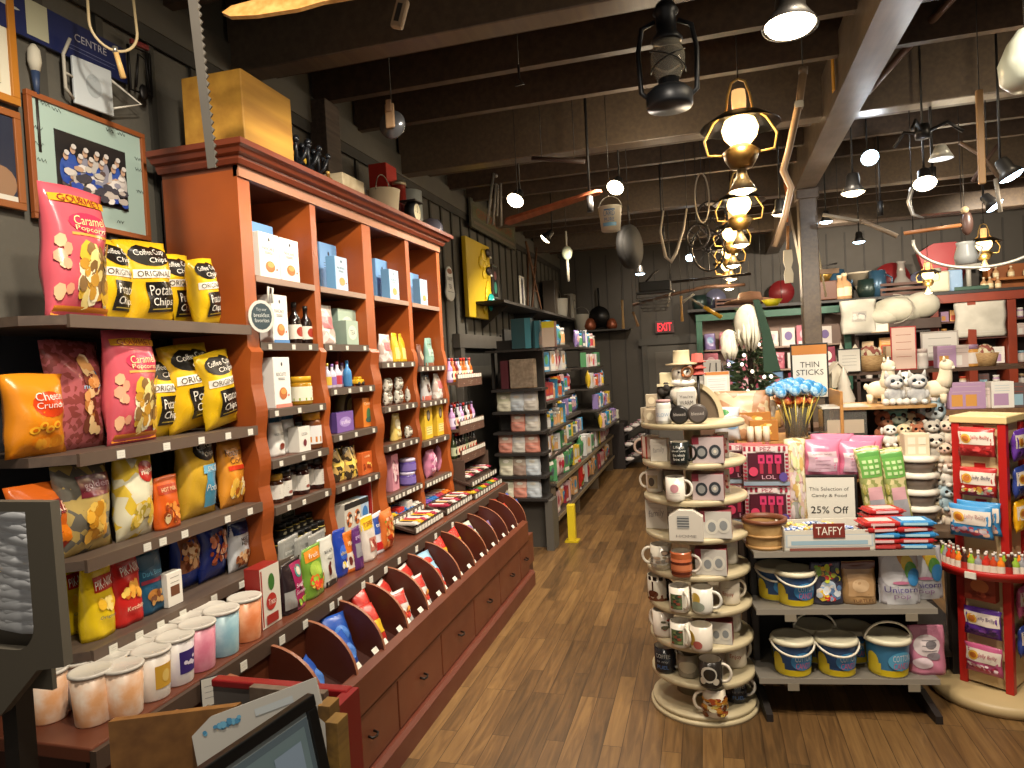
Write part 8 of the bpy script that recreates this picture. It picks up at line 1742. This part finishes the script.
# antiques on the ledge
def cup(c, r, h, hd=True):
    def f():
        mb = MB(); mb.lathe([(0, 0), (r * .8, 0), (r, h * .4), (r * .9, h)], mat(c, .35, .3), 18)
        if hd: mb.tube([(r * .9, 0, h * .85), (r * 1.6, 0, h * .7), (r * 1.5, 0, h * .3), (r * .9, 0, h * .2)], r * .1, mat(c, .35, .3), 6)
        return mb.build('old_jug')
    return f
ANT = [('ant_churn', 'old brass-bound coffee grinder', 'grinder', lambda: MB().box(-.08, -.08, 0, .08, .08, .14, mat('5a3420', .5), .006).lathe([(.04, .14), (.08, .22), (.07, .22), (.03, .15)], mat('a08040', .35, .8), 16).tube([(0, 0, .15), (0, 0, .26), (.1, 0, .27)], .007, IRON, 6).build('coffee_grinder'), .27),
 ('ant_horn', 'pale gramophone horn', 'horn', lambda: MB().lathe([(.015, 0), (.03, .1), (.08, .2), (.16, .27), (.155, .27), (.02, .1)], mat('a89c88', .4), 20).build('gramophone_horn'), .27),
 ('ant_dark', 'dark green enamel pot', 'pot', cup('20302c', .12, .22), .22), ('ant_blue', 'blue grey enamel jug', 'jug', cup('2c4a60', .09, .28), .28),
 ('ant_plate', 'round dark red plate on edge', 'plate', lambda: MB().tube([(0, -.01, .17), (0, .01, .17)], .17, mat('6a1a1c', .4), 24).build('red_plate'), .34),
 ('ant_grate', 'brown slatted crate', 'crate', lambda: MB().box(-.3, -.08, 0, .3, .08, .03, mat('4a2c20', .6)).box(-.3, -.08, .055, .3, .08, .085, mat('5a382a', .6)).box(-.3, -.08, .11, .3, .08, .14, mat('4a2c20', .6)).box(-.3, -.07, 0, -.28, .07, .16, mat('3a2018', .6)).box(.28, -.07, 0, .3, .07, .16, mat('3a2018', .6)).build('slatted_crate'), .16),
 ('ant_red', 'bright red fan-shaped tin', 'tin', lambda: MB().prism([(-.1, 0), (.1, 0), (.2, .35), (.08, .42), (-.08, .42), (-.2, .35)], 'y', -.03, .03, mat('a81c20', .4)).build('red_tin'), .42),
 ('ant_glass', 'pale square glass jar', 'jar', lambda: MB().box(-.12, -.1, 0, .12, .1, .24, mat('b8b49c', .3), .02).cyl(.06, .24, .28, mat('a8a490', .3), 16).build('glass_jar'), .28),
 ('ant_blueglass', 'blue glass block jar', 'jar', lambda: MB().box(-.1, -.1, 0, .1, .1, .3, mat('8aa8c8', .25), .02).cyl(.05, .3, .34, mat('8a8878', .3), 16).build('blue_glass_jar'), .34),
 ('ant_scale', 'white iron balance scale on a green base', 'scale', lambda: MB().box(-.16, -.08, 0, .16, .08, .04, mat('2e5040', .5), .006).cyl(.025, .04, .32, mat('b0aca0', .4), 14).box(-.14, -.02, .25, .14, .02, .28, mat('b0aca0', .4), .004).cyl(.06, .32, .36, mat('a8a498', .4), 16).build('balance_scale'), .36),
 ('ant_bot', 'small cream spice bottle', 'bottle', bottle(.04, .16, 'b89068', 'd8c8a8', 'd8c8a0'), .16),
 ('ant_disc', 'grey blue round lid on edge', 'lid', lambda: MB().tube([(0, -.01, .13), (0, .01, .13)], .13, mat('6a6a80', .3, .4), 24).build('metal_dish'), .26),
 ('ant_dec', 'clear glass decanter', 'decanter', lambda: MB().lathe([(.1, 0), (.12, .08), (.04, .18), (.03, .3), (.045, .32)], mat('a09890', .15, .1, tr=.4), 18).build('decanter'), .32),
 ('ant_figure', 'blue and white bird figure', 'figurine', lambda: MB().ball((0, 0, .09), .08, mat('b8c0c8', .4), 12, 8, 1.2, .6, 1).ball((.07, 0, .18), .04, mat('b8c0c8', .4), 10, 8).tube([(-.08, 0, .1), (-.18, 0, .16)], [.03, .01], mat('3a5a78', .4), 8).build('bird_figurine'), .22)]
for k, d, c, f, h in ANT: K(k, h, d, c, f)
row('on the back ledge', [('ant_churn', 824, 36, .1), ('ant_bot', 840, 24, .1), ('ant_bot', 845, 26, .12), ('ant_blue', 836, 30, .22), ('ant_horn', 860, 26, .28), ('ant_dark', 868, 18, .12), ('ant_blue', 878, 26, .1), ('ant_figure', 872, 28, .3), ('ant_plate', 892, 34, .3), ('ant_grate', 908, 14, .08), ('ant_dec', 902, 34, .2), ('ant_disc', 922, 24, .3), ('ant_red', 945, 50, .33), ('ant_glass', 936, 24, .08), ('ant_blueglass', 953, 24, .1), ('ant_scale', 969, 34, .1), ('ant_bot', 984, 12, .1), ('ant_bot', 990, 12, .1), ('ant_bot', 998, 11, .1)], Y=9.55, z=LZ + .001)
mb = MB(); mb.box(-.35, -.08, .10, .35, .1, .13, mat('9a5a20', .5)); mb.box(-.35, .08, 0, .35, .1, .3, mat('8a4c1c', .5)); mb.box(-.35, -.08, 0, -.33, .1, .3, mat('9a5a20', .5)); mb.box(.33, -.08, 0, .35, .1, .3, mat('9a5a20', .5)); o = mb.build('spice_rack'); o.location = (solve_x(1016, 9.7, 2.1) + .05, 9.75, LZ + .001); tag(o, 'orange wooden spice rack at the right end of the ledge', 'rack')
for i in range(4): place('ant_bot', (o.location.x - .25 + .16 * i, 9.72, LZ + .132), 'small cream spice bottle in the orange spice rack', 'bottle', 'spice bottles in the rack', 0, .85)
row('on the left part of the back ledge', [('ant_dark', 700, 14, .1), ('ant_disc', 716, 20, .2), ('ant_plate', 782, 24, .2), ('ant_grate', 735, 10, .1)], Y=9.6, z=LZ + .001)
# blue crate and umbrella-ish pieces behind the THIN STICKS sign
row('left of the post at the niche', [('gp0', 776, 22, .0)], Y=9.4, z=.971) if 0 else None

# ================================================================== foreground
def blk(name, pts, n, th, m, label, cat):
    pts = [V(p) for p in pts]; n = V(n).normalized() * th; k = len(pts); mb = MB(); c = sum(pts, V((0, 0, 0))) / k
    vs = [p - c for p in pts] + [p + n - c for p in pts]; fs = [tuple(range(k))[::-1], tuple(range(k, 2 * k))] + [(i, (i + 1) % k, k + (i + 1) % k, k + i) for i in range(k)]
    mb.add(vs, fs, m); o = mb.build(name); o.location = c
    if label: tag(o, label, cat)
    return o
RD = mat('8a1e20', .3)
root = empty('red_print_bin'); root.location = (-.72, .95, 0)
A = at_y(222, 692, 1.10); B_ = at_y(348, 674, 1.12); ZB = (A.z + B_.z) / 2
def fg(mb, n, par=None): mb.v = [(q[0] + .72, q[1] - .95, q[2]) for q in mb.v]; return part(mb, n, par or root)
mb = MB(); mb.box(A.x - .02, 1.10, .35, B_.x, 1.112, ZB, mat('6a6460', .6)); mb.box(A.x - .02, 1.095, ZB - .012, B_.x + .01, 1.118, ZB + .003, RD, .003); fg(mb, 'back_wall')
mb = MB(); n = 10
pts = [(1.118, ZB)] + [(1.05 - .30 * t, ZB - .20 * t ** 1.6 + .0) for t in [i / n for i in range(n + 1)]] + [(.72, .35), (1.118, .35)]
mb.prism(pts, 'x', B_.x, B_.x + .022, RD); fg(mb, 'side_wall')
mb = MB(); mb.prism([(p_[0], min(p_[1], ZB - .06)) for p_ in pts], 'x', A.x - .05, A.x - .03, mat('6a6460', .6)); fg(mb, 'side_wall')
mb = MB(); mb.box(A.x - .03, .74, .35, B_.x, 1.11, .37, mat('5a4a40', .6)); fg(mb, 'bin_floor')
for x in (A.x, B_.x - .05):
    for y in (.76, 1.05): mb = MB(); mb.box(x, y, 0, x + .04, y + .04, .35, RD); fg(mb, 'leg')
tag(root, 'red-edged bin of prints and frames in the near foreground', 'bin')
p = at_y(108, 722, .86); q = at_y(236, 706, .96)
wb = blk('wooden_board', [(p.x, p.y, p.z), (q.x, q.y, q.z), (q.x, q.y, q.z - .3), (p.x, p.y, p.z - .3)], (0, 1, 0), .014, mat('8a6030', .45, kind='wood', c2='6e4822', scale=4), 'plain light brown wooden board standing at the front of the bin', 'board')
# framed prints leaning
def lean(px0, py0, y0, px1, py1, y1, drop, name, label, art, fc='161616', paper='b8bcc0', th=.016, dz=(.0, -.35)):
    a = at_y(px0, py0, y0); b = at_y(px1, py1, y1); w = (b - a).length; ux = (b - a).normalized(); dn = V((0, -.35, -1)).normalized(); dn = (dn - ux * dn.dot(ux)).normalized(); nn = ux.cross(-dn); nn = -nn if nn.y > 0 else nn
    h = drop; M = Matrix(((ux.x, -nn.x, -dn.x, (a.x + b.x) / 2), (ux.y, -nn.y, -dn.y, (a.y + b.y) / 2), (ux.z, -nn.z, -dn.z, (a.z + b.z) / 2), (0, 0, 0, 1)))
    mb = MB(); t = .018
    if fc:
        for q_ in ((-w / 2, -h, w / 2, -h + t), (-w / 2, -t, w / 2, 0), (-w / 2, -h + t, -w / 2 + t, -t), (w / 2 - t, -h + t, w / 2, -t)): mb.box(q_[0], -th / 2, q_[1], q_[2], th / 2, q_[3], mat(fc, .35), .002)
    else: mb.box(-w / 2, -th / 2, -h, w / 2, th / 2, 0, mat(paper, .5), .001)
    o = mb.build(name); o.matrix_world = M
    m2 = MB()
    if fc: m2.box(-w / 2 + t, -.003, -h + t, w / 2 - t, 0, -t, mat(paper, .2))
    m2.art(flat((-w / 2, -th / 2 if not fc else -.003, -h), (w, 0, 0), (0, 0, h), (0, -1, 0)), art, .0006, .2)
    if m2.v: part(m2, 'picture' if fc else 'printing', o)
    tag(o, label, 'picture' if fc else 'print'); return o
lean(196, 770, .72, 311, 693, .90, .26, 'framed_print', 'black-framed pale blue print leaning nearest in the bin', [('r', .1, .1, .9, .9, '6a7c88'), ('r', .14, .14, .86, .86, '8098a0'), ('e', .5, .35, .3, .12, 'a89070'), ('e', .35, .3, .18, .1, 'b8a078'), ('r', .55, .6, .8, .8, '9ab0c8'), ('e', .6, .2, .25, .08, '5a6a58')], paper='98a4a8')
lean(190, 724, .93, 316, 677, 1.0, .28, 'loose_print', 'white-edged print with blue lettering behind the black frame', [('s', .08, .90, .4, .96, ['4a8ab0', '5a98b8', '3a7aa0'], 16, .02, 2), ('r', .5, .91, .8, .95, 'a8b0b4')], fc=None, paper='a8a6a0', th=.006)
for i, (px, py, y, c, n_) in enumerate(((318, 692, 1.06, '6a5a4c', 'taupe cardboard sheet'), (328, 700, 1.0, '9a7438', 'tan wooden slat'), (336, 716, .95, 'a07c3c', 'yellowish wooden slat'))):
    a = at_y(px, py, y); mb = MB(); mb.box(-.14 if i == 0 else -.008, -.004 if i == 0 else -.02, -.30, .014, .012, 0, mat(c, .6, kind='wood', c2='6a5030' if i else '7a6a5c', scale=5), .001); o = mb.build(['cardboard_sheet', 'wooden_plank', 'wooden_plank'][i]); o.location = a; tag(o, n_ + ' standing in the red bin right of the prints', 'board')
# small framed tag at the counter edge
p = at_x(211, 705, -1.385); kind('edgetag', .09, sign(.055, .09, [('l', .2, .8, .3, .7, 3, '5a6070')])); place('edgetag', (p.x, p.y, p.z), 'small black-framed tag card clipped to the counter edge', 'sign', None, rad(50), .9)
# sock dispenser on the left
DY = 1.02
P = [at_y(x, y, DY) for x, y in ((-45, 498), (50, 502), (64, 667), (2, 714), (-45, 745))]
GB = mat('5c574c', .6)
mb = MB(); c = P[1]; cx, cz = c.x, c.z
out = [(p.x - cx, p.z - cz) for p in P]; 
win = [(-(.22), -.02)] 
wx0, wx1, wz1, wz0 = at_y(-60, 540, DY).x - cx, at_y(27, 540, DY).x - cx, at_y(20, 512, DY).z - cz, at_y(15, 650, DY).z - cz
# panel pieces around an oval-bottomed window
mb.prism([(wx1 + .0, .0), (out[1][0], out[1][1]), (out[2][0], out[2][1]), (wx1, out[2][1] - .012)], 'y', 0, .02, GB)
mb.prism([(out[0][0], 0), (wx1, 0), (wx1, wz1), (out[0][0], wz1)], 'y', 0, .02, GB)
arc = [(wx1 - .05 + .05 * cos(t), wz0 + .05 + .05 * sin(t)) for t in [-pi / 2 + pi / 2 * i / 6 for i in range(7)]]
mb.prism([(wx1, wz0 + .05), (wx1, out[2][1] - .012), (out[3][0], out[3][1]), (out[4][0], out[4][1]), (out[0][0], wz0)] + arc, 'y', 0, .02, GB)
o = mb.build('sock_dispenser'); o.location = (cx, DY, cz)
m2 = MB(); m2.box(out[0][0], .06, out[4][1] + .1, out[1][0] - .1, .07, -.01, GB); part(m2, 'back_plate', o)
m2 = MB(); m2.box(out[0][0], .06, -.9, out[0][0] + .04, .1, out[4][1] + .12, DKM); part(m2, 'support_post', o)
m2 = MB(); m2.box(out[0][0] - .05, .0, -cz + .0, out[0][0] + .1, .2, -cz + .03, DKM); m2.box(out[0][0], .1, -cz, out[0][0] + .04, .14, -.85, DKM); part(m2, 'foot', o)
tag(o, 'grey-brown dispenser panel with a rounded opening at the left edge', 'dispenser')
k = 0
Rr = random.Random(3)
def sock():
    mb = MB(); Rq = random.Random(2); m = mat('c8ccd0', .9, kind='stain', c2='b0b4ba', scale=12)
    mb.tube([(-.09, .0, .0), (-.05, -.012, .004), (0, -.016, 0), (.045, -.01, -.003), (.075, .01, -.002)], [.012, .015, .016, .015, .010], m, 10)
    mb.tube([(-.09, .0, .01), (-.03, -.02, .013), (.03, -.018, .008), (.07, 0, .005)], [.006, .009, .008, .004], m, 8); return mb.build('rolled_white_cloth')
kind('sock', .03, sock)
for i in range(13):
    z = wz0 + .03 + i * .0225 * 1.0
    if z > wz1 - .005: break
    place('sock', (cx + wx1 - .075 + Rr.uniform(-.006, .0), DY + .06, cz + z), 'rolled white cloth in the dispenser opening, %s from the bottom' % ORD[i], 'cloth', None, Rr.uniform(-.12, .12), 1.0, ry=Rr.uniform(-.15, .15))
_l = {}
for o in ROOTS:
    _l.setdefault(o['label'], []).append(o)
for k, v in _l.items():
    n = len(k.split())
    if n < 4 or n > 16: print('LABELLEN', n, k)
    if len(v) > 1 and len({o.get('group') for o in v}) > 1 or (len(v) > 1 and not v[0].get('group')): print('DUP', len(v), k)
print('THINGS', len(ROOTS), 'OBJECTS', len(bpy.data.objects))
